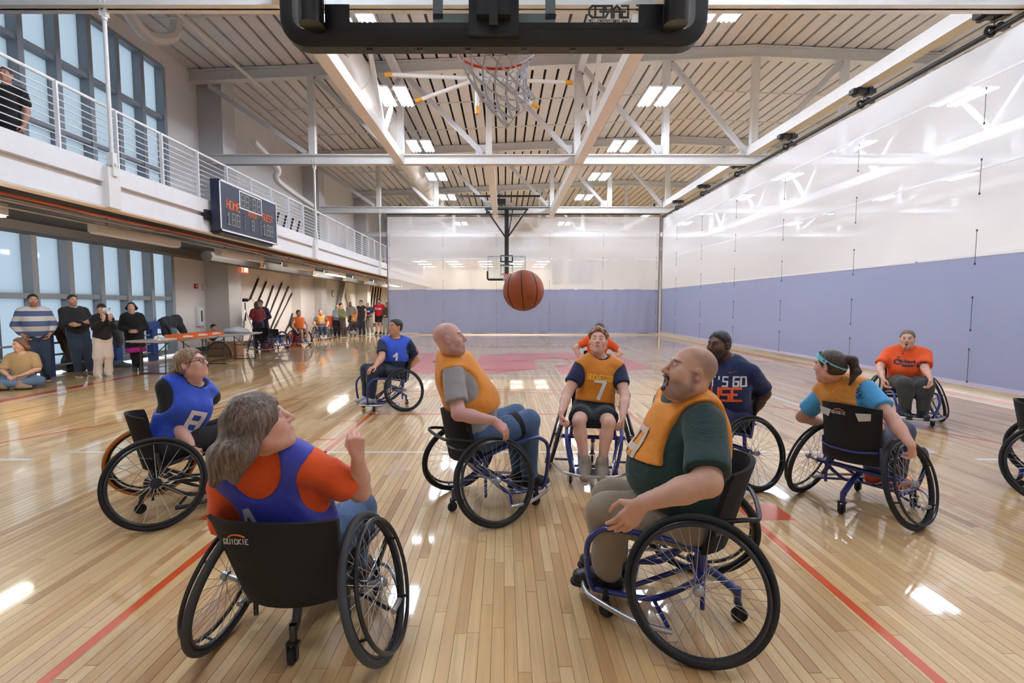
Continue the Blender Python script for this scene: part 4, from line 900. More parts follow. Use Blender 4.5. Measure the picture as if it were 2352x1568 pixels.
def nets(F, ax):
    S = F < 0; c = np.zeros([n - 1 for n in F.shape], np.int8)
    for i, j, k in _C: c += S[i:i + c.shape[0], j:j + c.shape[1], k:k + c.shape[2]]
    act = np.argwhere((c > 0) & (c < 8)); idx = np.full(c.shape, -1, np.int64); idx[tuple(act.T)] = np.arange(len(act))
    f = np.stack([F[act[:, 0] + i, act[:, 1] + j, act[:, 2] + k] for i, j, k in _C], 1); P = np.zeros((len(act), 3)); n = np.zeros(len(act))
    for a, b in _E:
        m = (f[:, a] < 0) != (f[:, b] < 0); t = np.where(m, f[:, a] / np.where(m, f[:, a] - f[:, b], 1), 0)
        P += m[:, None] * (_C[a] + t[:, None] * (_C[b] - _C[a])); n += m
    P /= np.maximum(n, 1)[:, None]; V = np.stack([ax[i][0] + (act[:, i] + P[:, i]) * (ax[i][1] - ax[i][0]) for i in range(3)], 1); Q = []
    for d in range(3):
        e1, e2 = (d + 1) % 3, (d + 2) % 3; s0 = [slice(None)] * 3; s1 = [slice(None)] * 3; s0[d] = slice(0, -1); s1[d] = slice(1, None)
        E = np.argwhere(S[tuple(s0)] != S[tuple(s1)]); E = E[(E[:, e1] > 0) & (E[:, e2] > 0) & (E[:, e1] < c.shape[e1]) & (E[:, e2] < c.shape[e2])]
        if not len(E): continue
        ins = S[tuple(E.T)]; q = []
        for o1, o2 in ((-1, -1), (0, -1), (0, 0), (-1, 0)): g = E.copy(); g[:, e1] += o1; g[:, e2] += o2; q.append(idx[tuple(g.T)])
        q = np.stack(q, 1); q[~ins] = q[~ins][:, ::-1]; Q.append(q)
    return V, (np.concatenate(Q) if Q else np.zeros((0, 4), int))
def quad_mesh(name, parts, mats, cols=None):
    V = np.concatenate([p[0] for p in parts]); o = 0; Q = []
    for p in parts: Q.append(p[1] + o); o += len(p[0])
    Q = np.concatenate(Q); me = bpy.data.meshes.new(name); me.vertices.add(len(V)); me.vertices.foreach_set('co', V.ravel()); me.loops.add(Q.size); me.loops.foreach_set('vertex_index', Q.ravel().astype(np.int32))
    me.polygons.add(len(Q)); me.polygons.foreach_set('loop_start', np.arange(0, Q.size, 4, dtype=np.int32)); me.polygons.foreach_set('loop_total', np.full(len(Q), 4, np.int32)); me.polygons.foreach_set('use_smooth', np.ones(len(Q), bool))
    for m in (mats if isinstance(mats, list) else [mats]): me.materials.append(m)
    if cols is not None: a = me.color_attributes.new('Col', 'FLOAT_COLOR', 'POINT'); a.data.foreach_set('color', np.concatenate([cols, np.ones((len(cols), 1))], 1).ravel().astype(np.float32))
    me.update(calc_edges=True); me.validate(); return me

SKIN = M('skin', (220, 170, 145), .48, attr='Col', var=.05, vscale=30, bump=.06, bscale=120)
SKIN.node_tree.nodes['Principled BSDF'].inputs['Subsurface Weight'].default_value = .08
SKIN.node_tree.nodes['Principled BSDF'].inputs['Subsurface Radius'].default_value = (.02, .008, .004)
def cloth(name, col, rough=.85, var=.05):
    n = 'cloth_' + name
    if n in _mats: return _mats[n]
    m = M(n, col, rough, var=var, vscale=5, bump=.25, bscale=260, sheen=.15); nt = m.node_tree; N = nt.nodes.new; Lk = nt.links.new; b = nt.nodes['Principled BSDF']
    tc = N('ShaderNodeTexCoord'); w = N('ShaderNodeTexNoise'); w.inputs['Scale'].default_value = 5.5; w.inputs['Detail'].default_value = 2.5; w.inputs['Distortion'].default_value = 1.6; Lk(tc.outputs['Object'], w.inputs['Vector'])
    rd = N('ShaderNodeMath'); rd.operation = 'ABSOLUTE'; sb_ = N('ShaderNodeMath'); sb_.operation = 'SUBTRACT'; sb_.inputs[1].default_value = .5; Lk(w.outputs['Fac'], sb_.inputs[0]); Lk(sb_.outputs[0], rd.inputs[0])
    bp = N('ShaderNodeBump'); bp.inputs['Strength'].default_value = .32; bp.inputs['Distance'].default_value = .045; Lk(rd.outputs[0], bp.inputs['Height']); old = b.inputs['Normal'].links[0].from_node; Lk(bp.outputs[0], old.inputs['Normal']); return m
def hairm(name, col, col2=None):
    n = 'hair_' + name
    if n in _mats: return _mats[n]
    m = M(n, col, .42); nt = m.node_tree; N = nt.nodes.new; Lk = nt.links.new; b = nt.nodes['Principled BSDF']; tc = N('ShaderNodeTexCoord'); mp = N('ShaderNodeMapping'); mp.inputs['Scale'].default_value = (95, 95, 9); Lk(tc.outputs['Object'], mp.inputs[0])
    w = N('ShaderNodeTexNoise'); w.inputs['Scale'].default_value = 1; w.inputs['Detail'].default_value = 4; w.inputs['Distortion'].default_value = .8; Lk(mp.outputs[0], w.inputs['Vector']); cr = N('ShaderNodeValToRGB'); e = cr.color_ramp.elements; c = np.array(col)
    e[0].position = .32; e[0].color = lin(c * .55); e[1].position = .72; e[1].color = lin(np.clip(c * 1.35 + 8, 0, 255)); x = e.new(.5); x.color = lin(c); Lk(w.outputs['Fac'], cr.inputs[0]); Lk(cr.outputs[0], b.inputs['Base Color'])
    bp = N('ShaderNodeBump'); bp.inputs['Strength'].default_value = .8; bp.inputs['Distance'].default_value = .006; Lk(w.outputs['Fac'], bp.inputs['Height']); Lk(bp.outputs[0], b.inputs['Normal']); return m

EYEW, IRISB, IRISK = M('eye_white', (206, 198, 192), .3), M('iris_blue', (72, 96, 120), .15), M('iris_brown', (50, 32, 22), .15)

def head_frame(fwd, roll=0.0):
    f = unit(fwd); r = unit(np.cross(f, (0, 0, 1))); u = np.cross(r, f)
    if roll: c, s = math.cos(roll), math.sin(roll); r, u = r * c + u * s, u * c - r * s
    return np.stack([r, f, u], 1)          # columns: right, forward, up
def head_sdf(S, C, R, s, nb, o):
    """C head centre, R frame, s scale, nb neck base, o options"""
    P = lambda x, y, z: C + R @ (np.array([x, y, z]) * s)
    fat = o.get('fat', 0.0)
    S.ell(P(0, -.014, .034), np.array([.0745, .097, .085]) * s, R, k=.02)
    S.ell(P(0, .022, -.03), np.array([.062 + fat * .6, .070, .086]) * s, R, k=.03)
    for sx in (-1, 1):
        S.cap(P(sx * (.05 + fat), .0, -.058), P(sx * .014, .066, -.096), (.022 + fat * .4) * s, .018 * s, k=.03)
        S.ell(P(sx * (.041 + fat * .4), .055, -.022), np.array([.024, .026, .026]) * s, R, k=.03)
    S.ell(P(0, .073, -.098), np.array([.022, .019, .017]) * s, R, k=.022)
    if fat: S.ell(P(0, .035, -.11), np.array([.045 + fat, .045, .03]) * s, R, k=.04)
    S.cap(P(-.034, .079, .031), P(.034, .079, .031), .011 * s, k=.018)
    for sx in (-1, 1): S.ell(P(sx * .031, .098, .010), np.array([.018, .018, .0135]) * s, R, k=.014, kind='s')
    S.cap(P(0, .088, .022), P(0, .111, -.018), .0085 * s, .0118 * s, k=.012); S.ell(P(0, .1125, -.0225), np.array([.0115, .0115, .0105]) * s, R, k=.008)
    for sx in (-1, 1):
        S.ell(P(sx * .0125, .1005, -.0265), np.array([.0085, .0105, .0085]) * s, R, k=.007); S.ell(P(sx * .006, .109, -.034), np.array([.0035, .005, .004]) * s, R, k=.003, kind='s')
    op = o.get('mouth', 0.0)
    S.ell(P(0, .083, -.058), np.array([.028, .016, .022]) * s, R, k=.02)
    S.cap(P(-.017, .0905, -.0555), P(.017, .0905, -.0555), .0062 * s, k=.008); S.cap(P(-.015, .0895, -.0655 - op), P(.015, .0895, -.0655 - op), .0072 * s, k=.008)
    if op: S.ell(P(0, .097, -.0605 - op / 2), np.array([.017, .02, .004 + op * .55]) * s, R, k=.004, kind='s')
    else: S.cap(P(-.021, .0985, -.0603), P(.021, .0985, -.0603), .0026 * s, k=.004, kind='s')
    for sx in (-1, 1):
        S.ell(P(sx * .031, .0775, .0105), np.array([.0142, .0132, .0132]) * s, R, k=.004)
        E = R @ np.array(Matrix.Rotation(sx * .35, 3, 'Z')) @ np.array(Matrix.Rotation(-.15, 3, 'X'))
        S.ell(P(sx * (.077 + fat * .4), -.012, .0), np.array([.0085, .019, .032]) * s, E, k=.006); S.ell(P(sx * (.087 + fat * .4), -.009, .002), np.array([.007, .0105, .019]) * s, E, k=.005, kind='s')
        S.ell(P(sx * (.081 + fat * .4), -.006, -.022), np.array([.007, .009, .011]) * s, E, k=.006)
    nk = o.get('neck', 1.0)
    S.cap(P(0, -.022, -.045), nb, .052 * s * nk, .060 * s * nk, k=.035); S.cap(P(0, .03, -.09), nb + R[:, 1] * .03, .03 * s * nk, .045 * s * nk, k=.04)
def head_colors(V, C, R, s, skin, o):
    q = ((V - C) @ R) / s; base = np.tile(np.array(lin(skin)[:3]), (len(V), 1)); G = lambda c, r: np.exp(-(((q - np.array(c)) / np.array(r)) ** 2).sum(1))
    def blend(w, col): nonlocal base; w = np.clip(w, 0, 1)[:, None]; base = base * (1 - w) + np.array(lin(col)[:3]) * w
    sk = np.array(skin)
    blend(.35 * (G((.045, .06, -.022), (.025,) * 3) + G((-.045, .06, -.022), (.025,) * 3) + G((0, .112, -.02), (.016,) * 3)), tuple(np.clip(sk * (1.0, .78, .74), 0, 255)))
    blend(.3 * (G((.085, -.01, 0), (.02, .03, .04)) + G((-.085, -.01, 0), (.02, .03, .04))), tuple(sk * (1.0, .78, .72)))
    lipc = o.get('lip', tuple(sk * (.82, .58, .55)))
    op = o.get('mouth', 0)
    blend(1.1 * np.clip(G((0, .096, -.0555), (.021, .012, .0055)) + G((0, .096, -.0665 - op), (.018, .012, .0065)), 0, 1), lipc)
    if op: blend(1.3 * G((0, .086, -.0605 - op / 2), (.016, .011, .004 + op * .5)), (58, 26, 24))
    bc = o.get('brow')
    if bc:
        for sx in (-1, 1): blend(1.15 * np.exp(-((np.abs(q[:, 0] * sx - .033) / .019) ** 4)) * np.exp(-(((q[:, 2] - .0325 - .004 * np.cos((q[:, 0] * sx - .03) * 70)) / .0042) ** 2)) * (q[:, 1] > .05), bc)
    for sx in (-1, 1):
        blend(.8 * np.exp(-((np.abs(q[:, 0] * sx - .031) / .0155) ** 4)) * np.exp(-(((q[:, 2] - (.0175 if not o.get('closed') else .005)) / .0022) ** 2)) * (q[:, 1] > .07), (70, 46, 40))
    if o.get('stubble'):
        w, col = o['stubble']; jaw = (1 / (1 + np.exp((q[:, 2] + .048 + .35 * np.abs(q[:, 0]) * 0) / .006))) * (1 / (1 + np.exp(-(q[:, 1] - .0) / .01))) * (q[:, 2] > -.135)
        side = np.exp(-((q[:, 1] - .004) / .016) ** 2) * (np.abs(q[:, 0]) > .045) * (q[:, 2] < .01) * (q[:, 2] > -.08)
        must = G((0, .1, -.0445), (.026, .02, .006)); lipm = np.clip(1 - 1.2 * (G((0, .096, -.0555), (.018, .02, .005)) + G((0, .096, -.0665), (.016, .02, .006))), 0, 1)
        blend(w * np.clip(np.maximum(np.maximum(jaw, side), must), 0, 1) * lipm, col)
    if o.get('scalp'):
        w, col = o['scalp']; hl = (q[:, 2] - .02) + (q[:, 1] - (-.03)) * -1.0; back = 1 / (1 + np.exp(-(hl - .0) / .01)) * (q[:, 2] > -.075); top = np.clip(1 - np.exp(-((q[:, 2] - .12) / .03) ** 2) * .8, 0, 1)
        blend(w * back * top, col)
    return base

def hand_sdf(S, wr, d, n, side, curl=.35, s=1.0, elbow=None, spread=.1):
    """d wrist->knuckles, n palm normal, side +1 right hand / -1 left"""
    d = unit(d); n = unit(np.asarray(n) - d * np.dot(n, d)); t = np.cross(d, n) * side
    if elbow is not None: S.cap(wr + unit(elbow - wr) * .07, wr, .0255 * s, .0255 * s, k=.02)
    for off, ln, fl_, r in ((.030, .086, (.043, .026, .02), .0095), (.010, .090, (.047, .030, .022), .0098), (-.010, .086, (.043, .027, .021), .0093), (-.029, .078, (.034, .021, .018), .0083)):
        K = wr + (d * ln + t * off * (1.0)) * s; S.cap(wr + (d * .012 + t * off * .55) * s, K, .0145 * s, .0125 * s, k=.014)
        a = .12; p = K; dd = unit(d + t * off * spread * 14)
        for i, L in enumerate(fl_):
            a += curl * (1.15, 1.45, .9)[i]; v = dd * math.cos(a) + n * math.sin(a); q = p + v * L * s; S.cap(p, q, r * s * (1 - .08 * i), r * s * (1 - .08 * (i + 1)), k=.0035 if i else .006); p = q
    b = wr + (d * .028 + t * .022 + n * .006) * s; c = curl
    p1 = b + unit(d * .55 + t * (.8 - .35 * c) + n * (.25 + .35 * c)) * .044 * s; p2 = p1 + unit(d * .85 + t * (.25 - .55 * c) + n * (.2 + .3 * c)) * .034 * s; p3 = p2 + unit(d * .9 + t * (.0 - .7 * c) + n * (.15 + .2 * c)) * .026 * s
    S.cap(b, p1, .0155 * s, .0115 * s, k=.014); S.cap(p1, p2, .0108 * s, .0098 * s, k=.004); S.cap(p2, p3, .0098 * s, .0078 * s, k=.003)

class Fig: pass
def torso(J, B, o=0.0):
    S = Sdf(); P, N, r, f, u = J.pel, J.nb, J.r, J.f, J.u; w, dp, be = B.get('w', 1), B.get('d', 1), B.get('belly', 0); R = np.stack([r, f, u], 1); L = np.linalg.norm(N - P); a = L / .52
    S.ell(P + u * .02 * a, (.165 * w + o, .125 * dp + o, .12 * a + o), R, k=.07); S.ell(P + u * .2 * a + f * (.015 + be * .55), (.148 * w + be * .35 + o, .108 * dp + be * .75 + o, .17 * a + o), R, k=.08)
    S.ell(N - u * .17 * a + f * .012, (.160 * w + o, .118 * dp + be * .2 + o, .19 * a + o), R, k=.07)
    for sh in (J.sr, J.sl):
        S.cap(N - u * .055 * a, sh, .062 * w + o, .053 * w + o, k=.05); S.cap(N + u * .012, N + (sh - N) * .62 + u * .012, .05 * w + o, .048 * w + o, k=.05)
    if B.get('bust'):
        for s in (-1, 1): S.ell(N - u * .19 * a + f * (.105 * dp) + r * s * .075, (.068 * w + o, .062 * B['bust'] + o, .068 + o), R, k=.05)
    return S
def arms(S, J, B, o=0.0, frac=None, both=(1, 1)):
    a = B.get('arm', 1)
    for on, sh, el, wr in ((both[0], J.sr, J.er, J.wr), (both[1], J.sl, J.el, J.wl)):
        if not on: continue
        S.cap(sh, sh + (el - sh) * .5, .056 * a + o, .052 * a + o, k=.04); S.cap(sh + (el - sh) * .4, el, .052 * a + o, .042 * a + o, k=.03)
        if frac is None or frac > 1: S.cap(el, el + (wr - el) * .4, .043 * a + o, .043 * a + o, k=.03); S.cap(el + (wr - el) * .35, wr, .043 * a + o, .028 * a + o, k=.02, )
def legs(S, J, B, o=0.0, lower=True):
    l = B.get('leg', 1)
    for h, k, a in ((J.hr, J.kr, J.ar), (J.hl, J.kl, J.al)):
        S.cap(h, h + (k - h) * .55, .088 * l + o, .076 * l + o, k=.05); S.cap(h + (k - h) * .5, k, .078 * l + o, .058 * l + o, k=.03)
        if lower: b = k + (a - k) * .32 - J.f * .012; S.cap(k, b, .055 * l + o, .056 * l + o, k=.03); S.cap(b, a, .056 * l + o, .037 * l + o, k=.03)
def shoe(name, ank, fwd, s, mat, sole, parent, org, h=.009):
    f = unit(np.array([fwd[0], fwd[1], 0]) if np.ndim(fwd) and abs(fwd[2]) < .02 else fwd); up = unit(np.array([0, 0, 1]) - f * f[2]); r = np.cross(f, up); R = np.stack([r, f, up], 1); A = ank - up * .0
    S = Sdf(); b = A - up * .055 * s
    S.cap(A + up * .02, A - up * .03, .046 * s, .048 * s, k=.03); S.ell(b - f * .02 * s, np.array([.042, .055, .045]) * s, R, k=.03); S.cap(b + f * .02 * s, b + f * .135 * s - up * .008 * s, .047 * s, .039 * s, k=.03, flat=up, fl_=.9); S.cap(A - up * .012 * s, b + f * .07 * s + up * .004 * s, .047 * s, .043 * s, k=.03); S.plane(b - up * .034 * s, -up)
    V, Q = S.mesh(h); o = link(name, quad_mesh(name, [(V - org, Q)], mat), parent)
    S2 = Sdf(); S2.cap(b - f * .03 * s - up * .035 * s, b + f * .03 * s - up * .035 * s, .047 * s, .044 * s, k=.03); S2.cap(b + f * .02 * s - up * .035 * s, b + f * .145 * s - up * .035 * s, .044 * s, .04 * s, k=.03); S2.plane(b - up * .025 * s, up); S2.plane(b - up * .05 * s, -up)
    V, Q = S2.mesh(h); link('sole', quad_mesh('sole', [(V - org, Q)], sole), o)
    return o
def project_text(V, Q, org, n, quads, right, up, off, name, mat, parent, base):
    """lay flat lettering onto a garment surface along -n"""
    bv = BVHTree.FromPolygons([tuple(map(float, v)) for v in V], [tuple(map(int, q)) for q in Q]); mb = MB(); n = unit(n)
    for q in quads:
        pts = []
        for p in q:
            o = org + p[0] * right + p[1] * up + n * .4; hit = bv.ray_cast(Vector(o), Vector(-n), .8)
            if hit[0] is None: break
            pts.append(np.array(hit[0]) + n * off)
        else: mb.add([p - base for p in pts], [(0, 1, 2, 3)])
    if mb.n: obj(name, mb, mat, parent)

def person(label, J, B, skin, H, clothes, hair=None, head=None, group=None, q=1.0, base=None, hands=True):
    """J joints, B build, H head options, q detail (cell size factor)"""
    hs = B.get('head', .98); base = np.array([J.pel[0], J.pel[1], 0.0]) if base is None else np.asarray(base, float); o = Fig(); o.base = base
    R = head_frame(H['fwd'], H.get('roll', 0)); C = J.hc; J.R = R; J.C = C; J.hs = hs
    T = torso(J, B); body = Sdf().join(T); arms(body, J, B); legs(body, J, B)
    for a, t in ((J.ar, J.tr), (J.al, J.tl)): body.cap(a - (0, 0, .03), a + (t - a) * .55 - (0, 0, .03), .028, .018, k=.02)
    body.cap(J.nb, C - R[:, 2] * .06, .05, .045, k=.03)
    hd = Sdf(); head_sdf(hd, C, R, hs, J.nb, H); hd.cap(J.nb - J.u * .05, J.nb + J.u * .01, .07, .06, k=.04)
    parts, cols = [], []; sk = np.array(lin(skin)[:3])
    V, Q = body.mesh(.016 * max(1, q * .9)); parts.append((V - base, Q)); cols.append(np.tile(sk, (len(V), 1)))
    V, Q = hd.mesh(.0042 * q); parts.append((V - base, Q)); hc = head_colors(V, C, R, hs, skin, H); cols.append(hc)
    if hands:
        for sd, wr, el, hk in ((1, J.wr, J.er, J.hkr), (-1, J.wl, J.el, J.hkl)):
            if hk is None: continue
            hS = Sdf(); hand_sdf(hS, wr, hk[0], hk[1], sd, hk[2] if len(hk) > 2 else .35, B.get('hand', 1.0) * (hk[3] if len(hk) > 3 else 1), el); V, Q = hS.mesh(.0042 * min(q, 2.2)); parts.append((V - base, Q)); cols.append(np.tile(sk * np.array([1.0, .93, .92]), (len(V), 1)))
    me = quad_mesh('person', parts, SKIN, np.concatenate(cols)); root = link('person', me, loc=base, label=label, cat='person', group=group); o.root = root
    P = lambda x, y, z: C + R @ (np.array([x, y, z]) * hs)
    if q < 2.6:
        for sx in (-1, 1):
            if H.get('closed'): continue
            lk = H.get('look', (0, 1, 0)); g = unit(R @ np.array(lk)); c = P(sx * .031, .0785, .0095); mb = MB().ball((0, 0, 0), .0124 * hs, 14, 10); e = obj('eye', MB().ball(c - base, .0121 * hs, 14, 10), EYEW, root)
            x = unit(np.cross(g, R[:, 2])); y = np.cross(x, g); ang = np.linspace(0, 2 * PI, 14, endpoint=False); rr = .0121 * hs
            ring = [c - base + (g * math.cos(.52) + (x * math.cos(a) + y * math.sin(a)) * math.sin(.52)) * rr * 1.02 for a in ang]; ctr = c - base + g * rr * 1.04
            obj('iris', MB().add(ring + [ctr], [(i, (i + 1) % 14, 14) for i in range(14)]), H.get('iris', IRISK), e)
            lid = Sdf().ell(c, np.array([.0148, .0146, .0142]) * hs, R, k=.002); lid.plane(P(0, .0, .0095 + H.get('lid', .0005)), -unit(R @ np.array([0, -.25, 1]))); lid.plane(P(0, .066, 0), -R[:, 1])
            V, Q = lid.mesh(.0021 * max(1, q)); 
            if len(Q): link('eyelid', quad_mesh('eyelid', [(V - base, Q)], SKIN, np.tile(sk * .86, (len(V), 1))), root)
    for nm, S, h, mat in clothes(J, B, T) if clothes else []:
        V, Q = S.mesh(h * q, it=3)
        if not len(Q): continue
        ob = link(nm, quad_mesh(nm, [(V - base, Q)], mat), root); setattr(o, nm, (V, Q, ob))
    if hair:
        for nm, S, h, mat in hair(J, P, R, hs):
            V, Q = S.mesh(h * min(q, 3), it=1);
            if len(Q): ob = link(nm, quad_mesh(nm, [(V - base, Q)], mat), root); setattr(o, nm, (V, Q, ob))
    o.P = P; o.R = R; o.J = J
    return o

# ---- garments
def shirt(J, B, T, frac=.62, infl=.014, hem=-.05, neck=.075, seed=1, collar=False, folds=.004, sleeves=(1, 1)):
    S = Sdf().join(T, infl); a = B.get('arm', 1)
    L = np.linalg.norm(J.nb - J.pel)
    for on, sh, el, wr in ((sleeves[0], J.sr, J.er, J.wr), (sleeves[1], J.sl, J.el, J.wl)):
        if not on: continue
        if frac <= 1:
            c = sh + (el - sh) * frac; d = unit(el - sh); S.cap(sh, c + d * .06, .057 * a + infl, .057 * a + infl * 1.5, k=.02, cut=(c, d))
        else:
            S.cap(sh, el, .058 * a + infl, .047 * a + infl, k=.03); c = el + (wr - el) * min(frac - 1, 1); d = unit(wr - el); S.cap(el, c + d * .05, .047 * a + infl, .034 * a + infl, k=.02, cut=(c, d))
    S.noise(folds, 26, seed, (1, 1, .7))
    S.plane(J.pel + J.u * hem, -J.u)
    if not collar: S.ell(J.nb + J.u * .045 + J.f * .02, (neck, neck * 1.05, .07), np.stack([J.r, J.f, J.u], 1), k=.01, kind='s')
    else: S.cap(J.nb + J.u * .005, J.nb + unit(J.C - J.nb) * .045 if hasattr(J, 'C') else J.nb + J.u * .04, .072 * collar, .068 * collar, k=.012); S.cap(J.nb + J.f * .07 + J.u * .09, J.nb + J.f * .085 - J.u * .03, .03, .01, k=.01, kind='s')
    return S
def bib(J, B, T, infl=.03, hem=.1, neck=.085, vneck=.04, arm=.105, seed=3, folds=.005, low=0.0, scoop=0):
    S = Sdf().join(T, infl); R = np.stack([J.r, J.f, J.u], 1); a = B.get('arm', 1); w = B.get('w', 1)
    S.noise(folds, 20, seed, (1, 1, .45))
    for sh in (J.sr, J.sl):
        out = unit(sh - J.nb); S.ell(sh + out * .075 - J.u * (.06 + low), (arm * .95, .34, arm * 1.3 + low), R, k=.01, kind='s')
    S.ell(J.nb + J.u * .05 + J.f * .03, (neck, neck * 1.15, .085), R, k=.008, kind='s')
    if scoop: S.ell(J.nb - J.f * .10 - J.u * .01, (scoop * .85, .11, scoop * 1.1), R, k=.01, kind='s')
    if vneck: S.cap(J.nb + J.f * .17 * B.get('d', 1), J.nb + J.f * .19 - J.u * vneck * 1.6, .045, .008, k=.01, kind='s')
    S.plane(J.pel + J.u * hem, -J.u); return S
def trousers(J, B, T, infl=.012, waist=.1, seed=5, folds=.005, frac=1.0, cuff=.0):
    S = Sdf(); R = np.stack([J.r, J.f, J.u], 1); w, dp = B.get('w', 1), B.get('d', 1); l = B.get('leg', 1)
    S.ell(J.pel + J.u * .02, (.165 * w + infl, .125 * dp + infl, .13 + infl), R, k=.06)
    for h, k, a in ((J.hr, J.kr, J.ar), (J.hl, J.kl, J.al)):
        S.cap(h, h + (k - h) * .55, .09 * l + infl, .078 * l + infl, k=.05); e = h + (k - h) * min(1, frac); S.cap(h + (k - h) * .5, e, .08 * l + infl, .068 * l + infl + cuff, k=.04, cut=None if frac >= 1 else (h + (k - h) * (frac - .05), k - h))
        if frac >= 1: b = k + (a - k) * .3; S.cap(k, b, .067 * l + infl, .064 * l + infl, k=.03); S.cap(b, k + (a - k) * .97, .062 * l + infl, .045 * l + infl + cuff, k=.03)
    S.noise(folds, 22, seed); S.cap(J.pel + J.u * (waist + .2) - J.f * .04, J.pel + J.u * (waist + .5), .2, .22, k=.01, kind='s')
    return S
# ---- hair
def hair_short(J, P, R, hs, mat, t=.012, line=(.062, .066), curl=0, seed=2, side=-.03, back=-.06):
    S = Sdf(); S.ell(P(0, -.016, .036), np.array([.0745 + t, .097 + t, .085 + t]) * hs, R, k=.02); S.ell(P(0, -.05, -.015), np.array([.06 + t, .05 + t, .06]) * hs, R, k=.03)
    if curl:
        r = np.random.default_rng(seed)
        for i in range(46):
            a, b = r.random() * 6.28, r.random() * .5 * PI * .95; d = np.array([math.sin(b) * math.cos(a), math.sin(b) * math.sin(a), math.cos(b)]); p = d * np.array([.08, .103, .094]) + (0, -.012, .036)
            if p[2] > .045 or p[1] < -.02: S.ell(P(*p), (np.array([.016, .016, .014]) + r.random() * .006) * hs * curl, R, k=.008)
    else: S.noise(.0022, 90, seed, (1, 1, .5))
    S.plane(P(0, line[0], line[1]), R @ unit((0, .8, -.62))); S.plane(P(0, .0, side) if False else P(0, .012, side), R @ unit((0, .35, -1.0))); S.plane(P(0, -.05, back), -R[:, 2])
    for sx in (-1, 1): S.ell(P(sx * .083, -.006, -.008), np.array([.022, .024, .034]) * hs, R, k=.005, kind='s')
    S.ell(P(0, .085, .005), np.array([.062, .05, .062]) * hs, R, k=.01, kind='s')
    return [('hair', S, .0055, mat)]
def hair_long(J, P, R, hs, mat, length=.2, t=.02, part=0, down=(0, 0, -1), seed=4, flare=.03, face=.058, sweep=0.0):
    S = Sdf(); S.ell(P(0, -.018, .038), np.array([.0745 + t, .097 + t, .086 + t * .8]) * hs, R, k=.02); dn = unit(down)
    for x, y in ((-.066, .0), (.066, .0), (-.06, -.045), (.06, -.045), (-.03, -.08), (.03, -.08), (0, -.085)):
        p = P(x * 1.08, y, .02); e = p + dn * length * (.92 + .12 * math.cos(x * 90 + y * 50)) + R @ np.array([x * flare * 8, y * flare * 4 - .01, 0]); m = (p + e) / 2 + R @ np.array([x * .25, y * .25, 0]); S.cap(p, m, .034 * hs, .037 * hs, k=.03); S.cap(m, e, .037 * hs, .02 * hs, k=.03)
    S.noise(.0045, 60, seed, (1, 1, .25)); S.ell(P(0, .095, -.015), np.array([.054, .07, .085]) * hs, R, k=.012, kind='s'); S.plane(P(0, face, .07), R @ unit((0, .86, -.5)), k=.02) if not sweep else None
    return [('hair', S, .0065, mat)]
def hair_pony(J, P, R, hs, mat, length=.2, t=.013, at_=(0, -.1, .04), tail=None, seed=6, line=(.07, .075)):
    S = Sdf(); S.ell(P(0, -.016, .036), np.array([.0745 + t, .097 + t, .085 + t]) * hs, R, k=.02); S.ell(P(0, -.045, -.02), np.array([.058 + t, .052 + t, .055]) * hs, R, k=.03)
    S.noise(.002, 80, seed, (1, 1, .4)); S.plane(P(0, line[0], line[1]), R @ unit((0, .85, -.5))); S.ell(P(0, .08, .0), np.array([.066, .058, .07]) * hs, R, k=.01, kind='s'); S.plane(P(0, 0, -.06), -R[:, 2])
    for sx in (-1, 1): S.ell(P(sx * .086, -.004, -.006), np.array([.018, .022, .034]) * hs, R, k=.005, kind='s')
    T = Sdf(); p = P(*at_); pts = [p] + [p + np.asarray(x) for x in (tail or [(0, 0, -.08), (0, 0, -.2)])]; n = len(pts) - 1
    for i in range(n): r = (.024, .03, .03, .02)[min(i, 3)]; r2 = (.03, .03, .02, .008)[min(i, 3)] if i < n - 1 else .008; T.cap(pts[i], pts[i + 1], r, r2, k=.02)
    T.noise(.004, 70, seed + 1, (1, 1, .3)); band = Sdf().ell(p, (.022,) * 3)
    return [('hair', S, .0055, mat), ('ponytail', T, .006, mat), ('hair_tie', band, .006, M('hair_tie', (60, 60, 66), .7))]
def cap_hat(J, P, R, hs, mat, brim=1):
    S = Sdf(); S.ell(P(0, -.016, .045), np.array([.084, .108, .09]) * hs, R); S.plane(P(0, 0, .04), R @ unit((0, .12, -1))); b = Sdf()
    f = brim; b.ell(P(0, f * .105, .045), np.array([.068, .075, .008]) * hs, R @ np.array(Matrix.Rotation(-.2 * f, 3, 'X')))
    return [('cap', S, .006, mat), ('brim', b, .005, mat)]
